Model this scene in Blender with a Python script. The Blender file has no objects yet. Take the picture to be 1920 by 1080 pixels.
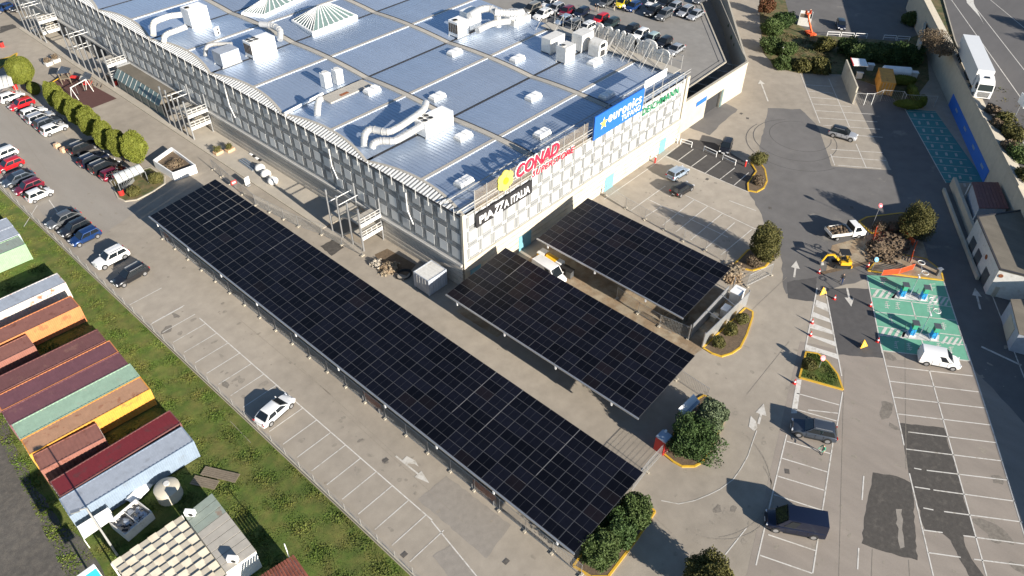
import bpy, bmesh, math, random
import numpy as np
from mathutils import Vector, Matrix, noise

# ------------------------------------------------------------------ camera, sky, sun, exposure
S = bpy.context.scene
COL = S.collection
CAM = np.array([-54.9749, -57.4516, 67.2558])
FWD = np.array([0.559983, 0.496012, -0.663620])
RGT = np.array([0.668376, -0.743780, 0.008071])
UPV = np.array([0.489584, 0.448067, 0.748026])
FPX = 1416.25                                   # focal length in pixels of a 1920 px wide frame
cd = bpy.data.cameras.new('camera'); cam = bpy.data.objects.new('camera', cd); COL.objects.link(cam)
cd.sensor_width = 36.0; cd.lens = FPX * 36 / 1920; cd.clip_start = 1.0; cd.clip_end = 2000
M = Matrix.Identity(4)
for i in range(3):
    M[i][0], M[i][1], M[i][2], M[i][3] = RGT[i], UPV[i], -FWD[i], CAM[i]
cam.matrix_world = M
S.camera = cam
SUN_EL = math.radians(20.0); SH_AZ = math.radians(86.5)      # shadows fall along this azimuth
to_sun = Vector((-math.cos(SH_AZ) * math.cos(SUN_EL), -math.sin(SH_AZ) * math.cos(SUN_EL), math.sin(SUN_EL)))
wd = bpy.data.worlds.new('World'); S.world = wd; wd.use_nodes = True
nt = wd.node_tree; nt.nodes.clear()
sky = nt.nodes.new('ShaderNodeTexSky'); sky.sky_type = 'NISHITA'; sky.sun_disc = False
sky.sun_elevation = SUN_EL
sky.sun_rotation = math.atan2(to_sun.x, to_sun.y)
sky.air_density = 1.0; sky.dust_density = 0.25; sky.ozone_density = 3.0
bg = nt.nodes.new('ShaderNodeBackground'); bg.inputs[1].default_value = 0.062
wo = nt.nodes.new('ShaderNodeOutputWorld')
nt.links.new(sky.outputs[0], bg.inputs[0]); nt.links.new(bg.outputs[0], wo.inputs[0])
sl = bpy.data.lights.new('sun', 'SUN'); sl.energy = 5.0; sl.angle = math.radians(0.53); sl.color = (1.0, 0.93, 0.82)
so = bpy.data.objects.new('sun', sl); COL.objects.link(so)
so.rotation_euler = to_sun.to_track_quat('Z', 'Y').to_euler()
S.view_settings.view_transform = 'Standard'; S.view_settings.look = 'None'
S.view_settings.gamma = 1.0; S.view_settings.use_curve_mapping = False
S.view_settings.exposure = 1.05

R = math.radians
rnd = random.Random(7)

# ------------------------------------------------------------------ helpers: a point seen in the photo, put on a known plane
def _ray(px, py):
    return FWD * FPX + RGT * (px - 960) - UPV * (py - 540)
def _on(px, py, ax, v):
    d = _ray(px, py); t = (v - CAM[ax]) / d[ax]
    q = CAM + t * d
    return Vector((float(q[0]), float(q[1]), float(q[2])))
def P(px, py, z=0.0): return _on(px, py, 2, z)
def PX(px, py, x): return _on(px, py, 0, x)
def PY(px, py, y): return _on(px, py, 1, y)

# ------------------------------------------------------------------ materials
MT = {}
def mk(name, col, rough=0.8, metal=0.0, var=0.15, scale=0.6, big=0.0, bump=0.0, bscale=8.0, spot=None, rand=0.0,
       col2=None, th=0.55, coat=0.0, spec=0.5, stretch=None, soft=0.08, fine=0.0, spot_scale=0.35, spot_th=0.66, rot=0.0):
    m = bpy.data.materials.new(name); m.use_nodes = True; n = m.node_tree; L = n.links.new
    b = n.nodes['Principled BSDF']
    b.inputs['Roughness'].default_value = rough; b.inputs['Metallic'].default_value = metal
    b.inputs['Coat Weight'].default_value = coat; b.inputs['Specular IOR Level'].default_value = spec
    geo = n.nodes.new('ShaderNodeNewGeometry'); pos = geo.outputs['Position']
    if stretch or rot:
        mp = n.nodes.new('ShaderNodeMapping'); mp.vector_type = 'POINT'
        mp.inputs['Rotation'].default_value = (0, 0, rot)
        mp.inputs['Scale'].default_value = stretch or (1, 1, 1); L(pos, mp.inputs[0]); pos = mp.outputs[0]
    def noi(sc, det=3, ro=0.6):
        t = n.nodes.new('ShaderNodeTexNoise'); t.inputs['Scale'].default_value = sc; t.inputs['Detail'].default_value = det
        t.inputs['Roughness'].default_value = ro; L(pos, t.inputs['Vector']); return t.outputs['Fac']
    def mapr(v, a, bb, c, d):
        t = n.nodes.new('ShaderNodeMapRange'); L(v, t.inputs[0])
        for i, x in enumerate((a, bb, c, d)): t.inputs[i + 1].default_value = x
        return t.outputs[0]
    def mul(cs, f):
        t = n.nodes.new('ShaderNodeVectorMath'); t.operation = 'SCALE'; L(cs, t.inputs[0]); L(f, t.inputs['Scale']); return t.outputs[0]
    def mix(f, a, bb):
        t = n.nodes.new('ShaderNodeMix'); t.data_type = 'RGBA'; L(f, t.inputs[0])
        for s_, x in ((6, a), (7, bb)):
            if isinstance(x, tuple): t.inputs[s_].default_value = (*x, 1)
            else: L(x, t.inputs[s_])
        return t.outputs[2]
    rgb = n.nodes.new('ShaderNodeRGB'); rgb.outputs[0].default_value = (*col, 1); c = rgb.outputs[0]
    if col2: c = mix(mapr(noi(scale, 5, 0.62), th - soft, th + soft, 0, 1), c, col2)
    if var: c = mul(c, mapr(noi(scale * 1.7, 4), 0.25, 0.75, 1 - var, 1 + var))
    if big: c = mul(c, mapr(noi(scale * 0.09, 3), 0.3, 0.7, 1 - big, 1 + big))
    if fine: c = mul(c, mapr(noi(14.0, 2), 0.3, 0.7, 1 - fine, 1 + fine))
    if spot: c = mix(mapr(noi(spot_scale, 4), spot_th, spot_th + 0.06, 0, 1), c, spot)
    if rand:
        oi = n.nodes.new('ShaderNodeObjectInfo'); c = mul(c, mapr(oi.outputs['Random'], 0, 1, 1 - rand, 1 + rand))
    L(c, b.inputs['Base Color'])
    if bump:
        bp = n.nodes.new('ShaderNodeBump'); bp.inputs['Strength'].default_value = bump; bp.inputs['Distance'].default_value = 0.05
        L(noi(bscale, 4), bp.inputs['Height']); L(bp.outputs[0], b.inputs['Normal'])
    MT[name] = m
    return m

mk('concrete', (0.335, 0.291, 0.236), 0.9, var=0.13, scale=0.35, big=0.16, fine=0.07, bump=0.15, bscale=6, spot=(0.20, 0.165, 0.12), spot_scale=0.42, spot_th=0.71)
mk('concrete_pale', (0.42, 0.375, 0.31), 0.9, var=0.10, scale=0.3, big=0.12, fine=0.06, bump=0.15, bscale=6, spot=(0.22, 0.185, 0.14), spot_scale=0.5, spot_th=0.72)
mk('concrete_lane', (0.285, 0.255, 0.218), 0.9, var=0.08, scale=0.3, big=0.08, fine=0.06, stretch=(1.0, 0.25, 1.0))
mk('lot_right', (0.272, 0.233, 0.196), 0.9, var=0.12, scale=0.3, big=0.14, fine=0.06, rot=R(32), stretch=(1.2, 0.4, 1), spot=(0.19, 0.155, 0.12), spot_scale=0.45, spot_th=0.70)
mk('asphalt', (0.135, 0.127, 0.121), 0.92, var=0.14, scale=0.25, big=0.18, fine=0.08, bump=0.2, bscale=9, spot=(0.20, 0.185, 0.165), spot_scale=0.25, spot_th=0.64)
mk('asphalt_dark', (0.082, 0.077, 0.075), 0.92, var=0.16, scale=0.6, big=0.12, fine=0.1, bump=0.2, bscale=9)
mk('asphalt_bay', (0.070, 0.064, 0.060), 0.92, var=0.2, scale=0.5, big=0.12, fine=0.1, bump=0.2)
mk('patch', (0.074, 0.066, 0.058), 0.92, var=0.22, scale=1.4, fine=0.12, bump=0.2, bscale=9, col2=(0.105, 0.093, 0.08), th=0.6)
mk('repair', (0.275, 0.245, 0.21), 0.92, var=0.12, scale=0.8, fine=0.08)
mk('dirt', (0.26, 0.185, 0.115), 0.95, var=0.25, scale=0.5, big=0.15, fine=0.12, bump=0.4, col2=(0.33, 0.27, 0.19), th=0.5)
mk('soil', (0.135, 0.095, 0.06), 0.95, var=0.3, scale=1.5, fine=0.2, bump=0.6)
mk('gravel', (0.098, 0.088, 0.076), 0.95, var=0.2, scale=1.2, big=0.16, fine=0.3, bump=0.6, bscale=12, col2=(0.125, 0.11, 0.092), th=0.52)
mk('road', (0.115, 0.108, 0.105), 0.9, var=0.1, scale=0.2, big=0.12, fine=0.06, rot=R(-32), stretch=(0.3, 1.2, 1))
mk('grass_soil', (0.085, 0.125, 0.018), 0.95, var=0.3, scale=0.45, big=0.2, fine=0.25, bump=0.5, col2=(0.155, 0.145, 0.036), th=0.55, soft=0.14)
mk('grass', (0.088, 0.138, 0.016), 0.8, var=0.3, scale=0.45, big=0.2, col2=(0.165, 0.160, 0.034), th=0.55, soft=0.14, fine=0.15)
mk('weeds', (0.15, 0.115, 0.05), 0.9, var=0.3, scale=0.7, col2=(0.07, 0.085, 0.025), th=0.52, fine=0.2)
mk('paint_white', (0.62, 0.59, 0.54), 0.8, var=0.12, scale=1.5, col2=(0.42, 0.38, 0.32), th=0.60)
mk('paint_worn', (0.56, 0.53, 0.48), 0.85, var=0.15, scale=1.2, col2=(0.38, 0.34, 0.28), th=0.58)
mk('paint_yellow', (0.60, 0.36, 0.03), 0.75, var=0.15, scale=1.0, col2=(0.42, 0.30, 0.10), th=0.66)
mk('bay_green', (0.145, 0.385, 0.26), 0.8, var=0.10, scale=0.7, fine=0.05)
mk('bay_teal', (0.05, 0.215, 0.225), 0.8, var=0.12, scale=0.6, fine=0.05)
mk('kerb', (0.42, 0.375, 0.30), 0.9, var=0.15, scale=1.2)
mk('wall_concrete', (0.46, 0.41, 0.325), 0.9, var=0.10, scale=0.5, big=0.1, fine=0.05, bump=0.1)
mk('wall_cream', (0.52, 0.47, 0.375), 0.85, var=0.08, scale=0.5, fine=0.03, col2=(0.44, 0.38, 0.29), th=0.60)
mk('brick', (0.47, 0.43, 0.37), 0.9, var=0.15, scale=0.9, fine=0.08, rand=0.10)
mk('screen_light', (0.60, 0.60, 0.585), 0.6, var=0.05, scale=0.8, rand=0.14, fine=0.04)
mk('screen_dark', (0.25, 0.255, 0.255), 0.6, var=0.06, scale=0.8, rand=0.06)
mk('screen_back', (0.44, 0.44, 0.43), 0.7, var=0.05, scale=0.6)
mk('roof_metal', (0.53, 0.60, 0.70), 0.47, metal=0.72, var=0.05, scale=0.5, big=0.08, rand=0.07, stretch=(1.0, 0.2, 1))  # blue in the base colour stands in for reflected sky
mk('roof_strip', (0.42, 0.385, 0.33), 0.75, var=0.10, scale=0.8)
mk('roof_flash', (0.82, 0.83, 0.84), 0.4, metal=0.4, var=0.04)
mk('gutter', (0.035, 0.035, 0.04), 0.7, var=0.1)
mk('white_metal', (0.78, 0.77, 0.74), 0.45, var=0.05, scale=1.0)
mk('white_dirty', (0.66, 0.64, 0.60), 0.55, var=0.10, scale=1.3, fine=0.05, col2=(0.52, 0.48, 0.42), th=0.64)
mk('galv', (0.50, 0.51, 0.52), 0.38, metal=0.7, var=0.08, scale=2.0)
mk('galv_dull', (0.46, 0.45, 0.43), 0.55, metal=0.35, var=0.10, scale=2.0)
mk('duct', (0.66, 0.65, 0.63), 0.42, metal=0.45, var=0.08, scale=1.2)
mk('rust', (0.26, 0.085, 0.03), 0.9, var=0.3, scale=1.5)
mk('black_plastic', (0.02, 0.02, 0.021), 0.6, var=0.1)
mk('stain', (0.275, 0.24, 0.195), 0.9, var=0.25, scale=2.0)
mk('stain_dark', (0.20, 0.175, 0.145), 0.85, var=0.3, scale=2.0)
mk('door_blue', (0.16, 0.36, 0.44), 0.5, var=0.08)
mk('deck_concrete', (0.255, 0.238, 0.215), 0.9, var=0.12, scale=0.3, big=0.14, fine=0.06, spot=(0.17, 0.155, 0.14), spot_scale=0.3, spot_th=0.66)
mk('skid', (0.098, 0.092, 0.088), 0.9, var=0.2, scale=1.5)
mk('drain', (0.10, 0.09, 0.08), 0.9, var=0.3, scale=3.0)
mk('opening_shade', (0.03, 0.03, 0.032), 0.9, var=0.1)  # near-black fill that paints the shade inside openings
mk('glass_dark', (0.012, 0.016, 0.02), 0.08, var=0, spec=0.7)
mk('glass_green', (0.12, 0.17, 0.165), 0.3, var=0.05, spec=0.3)
mk('polycarb', (0.50, 0.51, 0.50), 0.35, var=0.06, scale=1.0)
mk('pv_cell', (0.0045, 0.0050, 0.0090), 0.35, var=0.25, scale=1.5, rand=0.5, spec=0.18, fine=0.2)  # random panel tints, widened to stand in for uneven sheen
mk('pv_brown', (0.0075, 0.0058, 0.0075), 0.36, var=0.25, scale=1.5, rand=0.35, spec=0.25, fine=0.2)
mk('pv_frame', (0.085, 0.085, 0.09), 0.5, metal=0.3, var=0.1)
mk('pv_rail', (0.26, 0.255, 0.25), 0.5, metal=0.3, var=0.1, scale=2)
mk('sign_blue', (0.018, 0.13, 0.50), 0.5, var=0.04)
mk('sign_black', (0.022, 0.021, 0.023), 0.6, var=0.05)
mk('sign_red', (0.72, 0.022, 0.055), 0.45, var=0.04)
mk('sign_white', (0.86, 0.85, 0.83), 0.5, var=0.03)
mk('sign_green', (0.02, 0.22, 0.10), 0.5, var=0.04)
mk('sign_yellow', (0.85, 0.72, 0.12), 0.5, var=0.05)
mk('sign_orange', (0.85, 0.42, 0.02), 0.5, var=0.03)
mk('mesh_tan', (0.40, 0.33, 0.24), 0.85, var=0.12, scale=1.0)
mk('orange_net', (0.80, 0.12, 0.03), 0.8, var=0.12, scale=1.0)
mk('red_plastic', (0.60, 0.03, 0.025), 0.5, var=0.08)
mk('yellow_paint', (0.75, 0.42, 0.02), 0.5, var=0.08, scale=1.0)
mk('blue_paint', (0.02, 0.13, 0.50), 0.6, var=0.08, scale=0.8)
mk('ev_blue', (0.02, 0.28, 0.62), 0.45, var=0.05)
mk('ev_green', (0.05, 0.33, 0.20), 0.45, var=0.05)
mk('terracotta', (0.62, 0.40, 0.24), 0.85, var=0.1, scale=1.5)
mk('rubber_maroon', (0.095, 0.042, 0.036), 0.9, var=0.12, scale=1.0, fine=0.05)
mk('tile_red', (0.20, 0.062, 0.040), 0.8, var=0.2, scale=1.2, rand=0.2)
mk('roof_dark', (0.155, 0.135, 0.105), 0.9, var=0.22, scale=0.4, big=0.15, fine=0.08, stretch=(1, 0.4, 1))
mk('wood', (0.20, 0.16, 0.115), 0.85, var=0.2, scale=1.5)
mk('bark', (0.10, 0.07, 0.045), 0.95, var=0.2, scale=3)
mk('skin', (0.50, 0.31, 0.22), 0.6, var=0.02)
for nm, c1, c2 in (('leaf_topiary', (0.115, 0.135, 0.018), (0.150, 0.160, 0.024)), ('leaf_dark', (0.030, 0.060, 0.016), (0.055, 0.088, 0.024)),
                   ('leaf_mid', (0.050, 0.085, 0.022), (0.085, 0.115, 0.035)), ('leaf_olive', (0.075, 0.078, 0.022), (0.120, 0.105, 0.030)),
                   ('leaf_red', (0.17, 0.055, 0.030), (0.12, 0.075, 0.03)), ('leaf_dry', (0.19, 0.135, 0.090), (0.13, 0.10, 0.06)),
                   ('leaf_grey', (0.085, 0.115, 0.060), (0.12, 0.145, 0.08))):
    mk(nm, c1, 0.7, var=0.25, scale=1.6, col2=c2, th=0.5, soft=0.2, rand=0.10, fine=0.25, spec=0.25)
for nm, c, c2 in (('ct_maroon', (0.165, 0.068, 0.062), (0.21, 0.10, 0.08)), ('ct_purple', (0.165, 0.068, 0.078), (0.20, 0.09, 0.09)),
              ('ct_red', (0.17, 0.020, 0.024), (0.13, 0.03, 0.03)), ('ct_mint', (0.32, 0.45, 0.33), (0.36, 0.43, 0.32)), ('ct_orange', (0.55, 0.205, 0.075), (0.42, 0.14, 0.06)),
              ('ct_peach', (0.44, 0.245, 0.145), (0.33, 0.14, 0.075)), ('ct_yellow', (0.66, 0.30, 0.05), (0.45, 0.17, 0.05)), ('ct_brown', (0.27, 0.115, 0.085), (0.19, 0.07, 0.045)),
              ('ct_grey', (0.36, 0.39, 0.44), (0.31, 0.33, 0.37)), ('ct_rustgrey', (0.55, 0.50, 0.46), (0.38, 0.15, 0.08)), ('ct_green', (0.27, 0.42, 0.25), (0.30, 0.40, 0.27)),
              ('ct_greygreen', (0.28, 0.32, 0.27), (0.27, 0.20, 0.15)), ('ct_silver', (0.22, 0.275, 0.345), (0.20, 0.24, 0.29))):
    mk(nm, c, 0.6, var=0.12, scale=0.8, col2=c2, th=0.62, fine=0.06, soft=0.04)
for nm, c in (('car_white', (0.80, 0.79, 0.77)), ('car_silver', (0.42, 0.43, 0.45)), ('car_grey', (0.13, 0.135, 0.14)), ('car_black', (0.012, 0.012, 0.014)),
              ('car_navy', (0.008, 0.013, 0.034)), ('car_blue', (0.012, 0.045, 0.16)), ('car_red', (0.48, 0.008, 0.014)), ('car_crimson', (0.20, 0.010, 0.030)),
              ('car_yellow', (0.72, 0.55, 0.02)), ('car_beige', (0.27, 0.25, 0.21)), ('car_slate', (0.060, 0.075, 0.10)), ('car_iceblue', (0.36, 0.44, 0.54)),
              ('car_teal', (0.035, 0.055, 0.055)), ('car_mint', (0.50, 0.62, 0.58))):
    mk(nm, c, 0.32, metal=0.0 if nm in ('car_white', 'car_red', 'car_yellow', 'car_black') else 0.35, var=0.02, coat=0.6)
mk('tyre', (0.018, 0.018, 0.018), 0.9, var=0.1)
mk('rim', (0.46, 0.46, 0.47), 0.35, metal=0.7, var=0.05)
mk('lamp_clear', (0.75, 0.76, 0.78), 0.15, var=0.02)
mk('lamp_red', (0.42, 0.012, 0.012), 0.2, var=0.02)

# ------------------------------------------------------------------ mesh building
class MB:
    def __init__(s): s.v = []; s.f = []; s.m = []
    def add(s, vs, fs, mi=0):
        o = len(s.v); s.v += [tuple(v) for v in vs]; s.f += [tuple(i + o for i in f) for f in fs]; s.m += [mi] * len(fs)
    def box(s, c, d, rz=0.0, mi=0, top=None):
        cx, cy, cz = c; hx, hy, hz = d[0] / 2, d[1] / 2, d[2] / 2; ca, sa = math.cos(rz), math.sin(rz); vs = []
        for z, k in ((-hz, 1.0), (hz, top if top else 1.0)):
            for x, y in ((-hx, -hy), (hx, -hy), (hx, hy), (-hx, hy)):
                x *= k; y *= k
                vs.append((cx + x * ca - y * sa, cy + x * sa + y * ca, cz + z))
        s.add(vs, [(3, 2, 1, 0), (4, 5, 6, 7), (0, 1, 5, 4), (1, 2, 6, 5), (2, 3, 7, 6), (3, 0, 4, 7)], mi); return s
    def beam(s, p, q, w, h, mi=0):
        p = Vector(p); q = Vector(q); d = (q - p)
        if d.length < 1e-6: return s
        d.normalize(); up = Vector((0, 0, 1))
        if abs(d.z) > 0.98: up = Vector((1, 0, 0))
        r = d.cross(up).normalized(); u = r.cross(d)
        vs = [e + r * (a * w / 2) + u * (b * h / 2) for e in (p, q) for a, b in ((-1, -1), (1, -1), (1, 1), (-1, 1))]
        s.add(vs, [(0, 1, 2, 3), (7, 6, 5, 4), (0, 4, 5, 1), (1, 5, 6, 2), (2, 6, 7, 3), (3, 7, 4, 0)], mi); return s
    def tube(s, p, q, r, r2=None, n=8, mi=0, cap=True):
        p = Vector(p); q = Vector(q); d = (q - p)
        if d.length < 1e-6: return s
        d.normalize(); up = Vector((0, 0, 1)) if abs(d.z) < 0.95 else Vector((1, 0, 0))
        a = d.cross(up).normalized(); b = a.cross(d); r2 = r if r2 is None else r2; vs = []
        for e, rr in ((p, r), (q, r2)):
            for i in range(n):
                t = 2 * math.pi * i / n; vs.append(e + a * (rr * math.cos(t)) + b * (rr * math.sin(t)))
        fs = [(i, (i + 1) % n, n + (i + 1) % n, n + i) for i in range(n)]
        if cap: fs += [tuple(range(n))[::-1], tuple(range(n, 2 * n))]
        s.add(vs, fs, mi); return s
    def path(s, pts, r, n=8, mi=0):
        pts = [Vector(p) for p in pts]; rings = []; vs = []; N = len(pts)
        for i, p in enumerate(pts):
            d = (pts[min(i + 1, N - 1)] - pts[max(i - 1, 0)]).normalized()
            up = Vector((0, 0, 1)) if abs(d.z) < 0.95 else Vector((1, 0, 0))
            a = d.cross(up).normalized(); b = a.cross(d)
            for k in range(n):
                t = 2 * math.pi * k / n; vs.append(p + a * (r * math.cos(t)) + b * (r * math.sin(t)))
        fs = [(i * n + k, i * n + (k + 1) % n, (i + 1) * n + (k + 1) % n, (i + 1) * n + k) for i in range(N - 1) for k in range(n)]
        fs += [tuple(range(n))[::-1], tuple(range((N - 1) * n, N * n))]
        s.add(vs, fs, mi); return s
    def prism(s, poly, z0, z1, mi=0):
        n = len(poly); a = sum(poly[i][0] * poly[(i + 1) % n][1] - poly[(i + 1) % n][0] * poly[i][1] for i in range(n))
        if a < 0: poly = poly[::-1]
        vs = [(p[0], p[1], z0) for p in poly] + [(p[0], p[1], z1) for p in poly]
        fs = [tuple(range(n))[::-1], tuple(range(n, 2 * n))] + [(i, (i + 1) % n, n + (i + 1) % n, n + i) for i in range(n)]
        s.add(vs, fs, mi); return s
    def sheet(s, poly, z, mi=0):
        n = len(poly); a = sum(poly[i][0] * poly[(i + 1) % n][1] - poly[(i + 1) % n][0] * poly[i][1] for i in range(n))
        if a < 0: poly = poly[::-1]
        s.add([(p[0], p[1], z) for p in poly], [tuple(range(n))], mi); return s
    def line(s, a, b, w, z, mi=0):
        a = Vector((a[0], a[1], 0)); b = Vector((b[0], b[1], 0)); d = (b - a).normalized(); r = Vector((-d.y, d.x, 0)) * (w / 2)
        return s.sheet([a - r, b - r, b + r, a + r], z, mi)
    def quad(s, *p, mi=0): s.add(p, [tuple(range(len(p)))], mi); return s
    def ball(s, c, r, seg=10, ring=6, sc=(1, 1, 1), mi=0):
        vs = [(c[0], c[1], c[2] - r * sc[2])]
        for j in range(1, ring):
            t = -math.pi / 2 + math.pi * j / ring
            for i in range(seg):
                f = 2 * math.pi * i / seg; vs.append((c[0] + r * sc[0] * math.cos(t) * math.cos(f), c[1] + r * sc[1] * math.cos(t) * math.sin(f), c[2] + r * sc[2] * math.sin(t)))
        vs.append((c[0], c[1], c[2] + r * sc[2])); fs = [(0, 1 + (i + 1) % seg, 1 + i) for i in range(seg)]
        for j in range(ring - 2):
            for i in range(seg): fs.append((1 + j * seg + i, 1 + j * seg + (i + 1) % seg, 1 + (j + 1) * seg + (i + 1) % seg, 1 + (j + 1) * seg + i))
        T = len(vs) - 1; b0 = 1 + (ring - 2) * seg; fs += [(b0 + i, b0 + (i + 1) % seg, T) for i in range(seg)]
        s.add(vs, fs, mi); return s
    def mesh(s, name, mats, smooth=None):
        me = bpy.data.meshes.new(name); me.from_pydata(s.v, [], s.f)
        for m in (mats if isinstance(mats, (list, tuple)) else [mats]): me.materials.append(MT[m] if isinstance(m, str) else m)
        if any(s.m): me.polygons.foreach_set('material_index', s.m)
        if smooth is not None:
            me.polygons.foreach_set('use_smooth', [True] * len(me.polygons)); me.update(); me.set_sharp_from_angle(angle=R(smooth))
        me.update(); return me
    def build(s, name, mats, parent=None, smooth=None):
        o = obj(name, s.mesh(name, mats, smooth), parent)
        root = parent
        while root is not None and root.parent is not None: root = root.parent
        if root is not None and root.get('w'):
            o.data.transform(Matrix.Translation(-root.location))
        return o
def obj(name, me, parent=None):
    o = bpy.data.objects.new(name, me); COL.objects.link(o)
    if parent is not None: o.parent = parent
    return o
def tag(o, label, cat, group=None):
    o['label'] = label; o['category'] = cat
    if group: o['group'] = group
    return o
WROOT = []
def thing(name, label, cat, loc=(0, 0, 0), rz=0.0, group=None, world=False):
    o = bpy.data.objects.new(name, None); COL.objects.link(o); o.empty_display_size = 0.3
    o.location = loc; o.rotation_euler = (0, 0, rz)
    if world: o['w'] = 1; WROOT.append(o)
    return tag(o, label, cat, group)
def struct(o, kind='structure'):
    o['kind'] = kind; return o
def copy_tree(o, parent=None):
    c = o.copy(); COL.objects.link(c); c.parent = parent
    for ch in list(o.children): copy_tree(ch, c)
    return c
def strip_mesh(pts, w):
    pass
def poly_px(l, z=0.0): return [P(a, b, z) for a, b in l]
def tpx(ox, oy, l, k=4.0): return [(ox + a / k, oy + b / k) for a, b in l]
# ------------------------------------------------------------------ ground, roads, markings
def rough(poly, step=0.55, amp=0.10, seed=1):
    g = random.Random(seed); out = []; n = len(poly)
    for i in range(n):
        a, b = poly[i], poly[(i + 1) % n]; d = math.hypot(b[0] - a[0], b[1] - a[1]); k = max(1, int(d / step))
        for j in range(k):
            f = j / k; out.append((a[0] + (b[0] - a[0]) * f + g.uniform(-amp, amp), a[1] + (b[1] - a[1]) * f + g.uniform(-amp, amp)))
    return out
def ground_sheet(name, poly, z, mat):
    if 'patch' in name or name in ('repair_strip', 'construction_ground'): poly = rough(poly, seed=len(poly) + int(abs(poly[0][0]) * 10))
    elif name in ('service_yard_asphalt', 'underpass_approach', 'container_yard_gravel', 'driveway'): poly = rough(poly, 1.2, 0.16, 5)
    return struct(MB().sheet([(p[0], p[1]) for p in poly], z).build(name, mat))
ground_sheet('ground', [(-700, -700), (700, -700), (700, 700), (-700, 700)], 0.0, 'concrete')
ground_sheet('driveway', poly_px([(-40, 170), (60, 190), (262, 392), (150, 470), (60, 382), (-40, 300)]), 0.006, 'concrete_lane')
ground_sheet('service_yard_asphalt', poly_px([(1440, 203), (1500, 205), (1530, 232), (1548, 262), (1560, 312), (1671, 319), (1640, 262), (1580, 140), (1640, 160), (1700, 205), (1925, 545),
    (1925, 800), (1845, 712), (1812, 676), (1630, 522), (1545, 546), (1472, 551), (1464, 482), (1440, 430), (1405, 360), (1432, 345), (1425, 275)]), 0.006, 'asphalt')
ground_sheet('visitor_lot', poly_px([(1500, 640), (1660, 674), (1813, 679), (1850, 712), (1960, 830), (1990, 1120), (1390, 1120)]), 0.004, 'lot_right')
ground_sheet('accessible_bay_asphalt', poly_px([(1250, 292), (1292, 260), (1340, 268), (1421, 318), (1400, 359)]), 0.008, 'asphalt_bay')
ground_sheet('underpass_approach', poly_px(tpx(960, 0, [(1260, 930), (1560, 760), (1700, 820), (1480, 1010)])), 0.009, 'asphalt')
ground_sheet('lane_patch', poly_px([(1547, 541), (1630, 541), (1657, 672), (1572, 665)]), 0.010, 'asphalt_dark')
ground_sheet('lane_patch', poly_px([(1476, 528), (1532, 520), (1528, 566), (1478, 560)]), 0.010, 'asphalt_dark')
ground_sheet('construction_ground', [(-6.5, -4.9), (20.5, -4.9), (20.5, -29.5), (13, -33.0), (3.8, -31), (3.8, -12), (-6.5, -12)], 0.006, 'dirt')
ground_sheet('asphalt_patch', poly_px([(1637, 886), (1680, 893), (1711, 906), (1714, 960), (1719, 1051), (1660, 1036), (1617, 1019), (1620, 980)]), 0.010, 'patch')
ground_sheet('asphalt_patch', poly_px([(1687, 793), (1770, 802), (1828, 1005), (1806, 1004), (1815, 1035), (1850, 1090), (1824, 1090), (1792, 1035), (1780, 1012), (1768, 1000), (1733, 994), (1706, 889), (1697, 850)]), 0.010, 'patch')
ground_sheet('asphalt_patch', poly_px(tpx(480, 810, [(1215, 510), (1430, 330), (1915, 700), (1730, 945)])), 0.009, 'repair')
ground_sheet('asphalt_patch', poly_px(tpx(480, 810, [(1320, 930), (1450, 850), (1690, 1100), (1500, 1150)])), 0.009, 'repair')
ground_sheet('asphalt_patch', poly_px(tpx(480, 270, [(480, 770), (575, 715), (660, 775), (570, 838)])), 0.010, 'patch')
ground_sheet('asphalt_patch', poly_px(tpx(0, 0, [(0, 200), (100, 180), (130, 205), (0, 250)])), 0.010, 'patch')
ground_sheet('repair_strip', poly_px(tpx(1440, 810, [(960, 580), (1000, 580), (1022, 860), (985, 870)])), 0.014, 'repair')
ground_sheet('bare_parking_apron', poly_px([(1500, 138), (1580, 140), (1640, 262), (1671, 319), (1560, 312), (1532, 232)]), 0.010, 'concrete')
ground_sheet('far_parking_asphalt', poly_px([(1462, -60), (1760, -60), (1745, 60), (1690, 78), (1530, 66), (1480, 40)]), 0.006, 'asphalt')
ground_sheet('container_yard_gravel', poly_px([(-80, 760), (10, 790), (62, 905), (118, 985), (150, 1010), (185, 1050), (215, 1110), (-160, 1130)]) , 0.008, 'gravel')
# grass strip between the low wall and the containers
ground_sheet('grass_verge', [(-34.9, 90), (-34.9, -45), (-66, -45), (-66, 90)], 0.004, 'grass_soil')

mk1 = MB()
wz = 0.018
y = -8.48
for k in range(-16, 8):
    yy = -8.48 - 2.54 * k
    if yy > 22: continue
    mk1.line((-34.0, yy), (-29.5, yy), 0.11, wz)
mk1.line((-29.5, 18.4), (-29.5, -24.6), 0.12, wz + 0.003)
mk1.line((-29.6, -24.6), (-31.0, -33.5), 0.12, wz)
mk1.line((-34.3, 27.3), (-29.8, 27.3), 0.11, wz); mk1.line((-34.3, 21.9), (-29.8, 21.9), 0.11, wz)
mk1.line(P(92, 375), P(108, 398), 0.12, wz); mk1.line(P(45, 425), P(70, 385), 0.1, wz)
def arrow(m, a, b, w=0.13, head=0.75, hl=1.7, z=wz):
    a = Vector((a[0], a[1], 0)); b = Vector((b[0], b[1], 0)); d = (b - a).normalized(); r = Vector((-d.y, d.x, 0)); h = b - d * hl
    m.line(a, h, w * 2, z); m.sheet([h - r * head / 1.5, b, h + r * head / 1.5], z + 0.003)
ma = MB(); arrow(ma, P(742, 855), P(805, 906), w=.09)
ma.sheet(poly_px(tpx(480, 810, [(1095, 215), (1130, 180), (1195, 215), (1220, 262), (1190, 240), (1130, 240)])), wz + 0.004)
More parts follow.
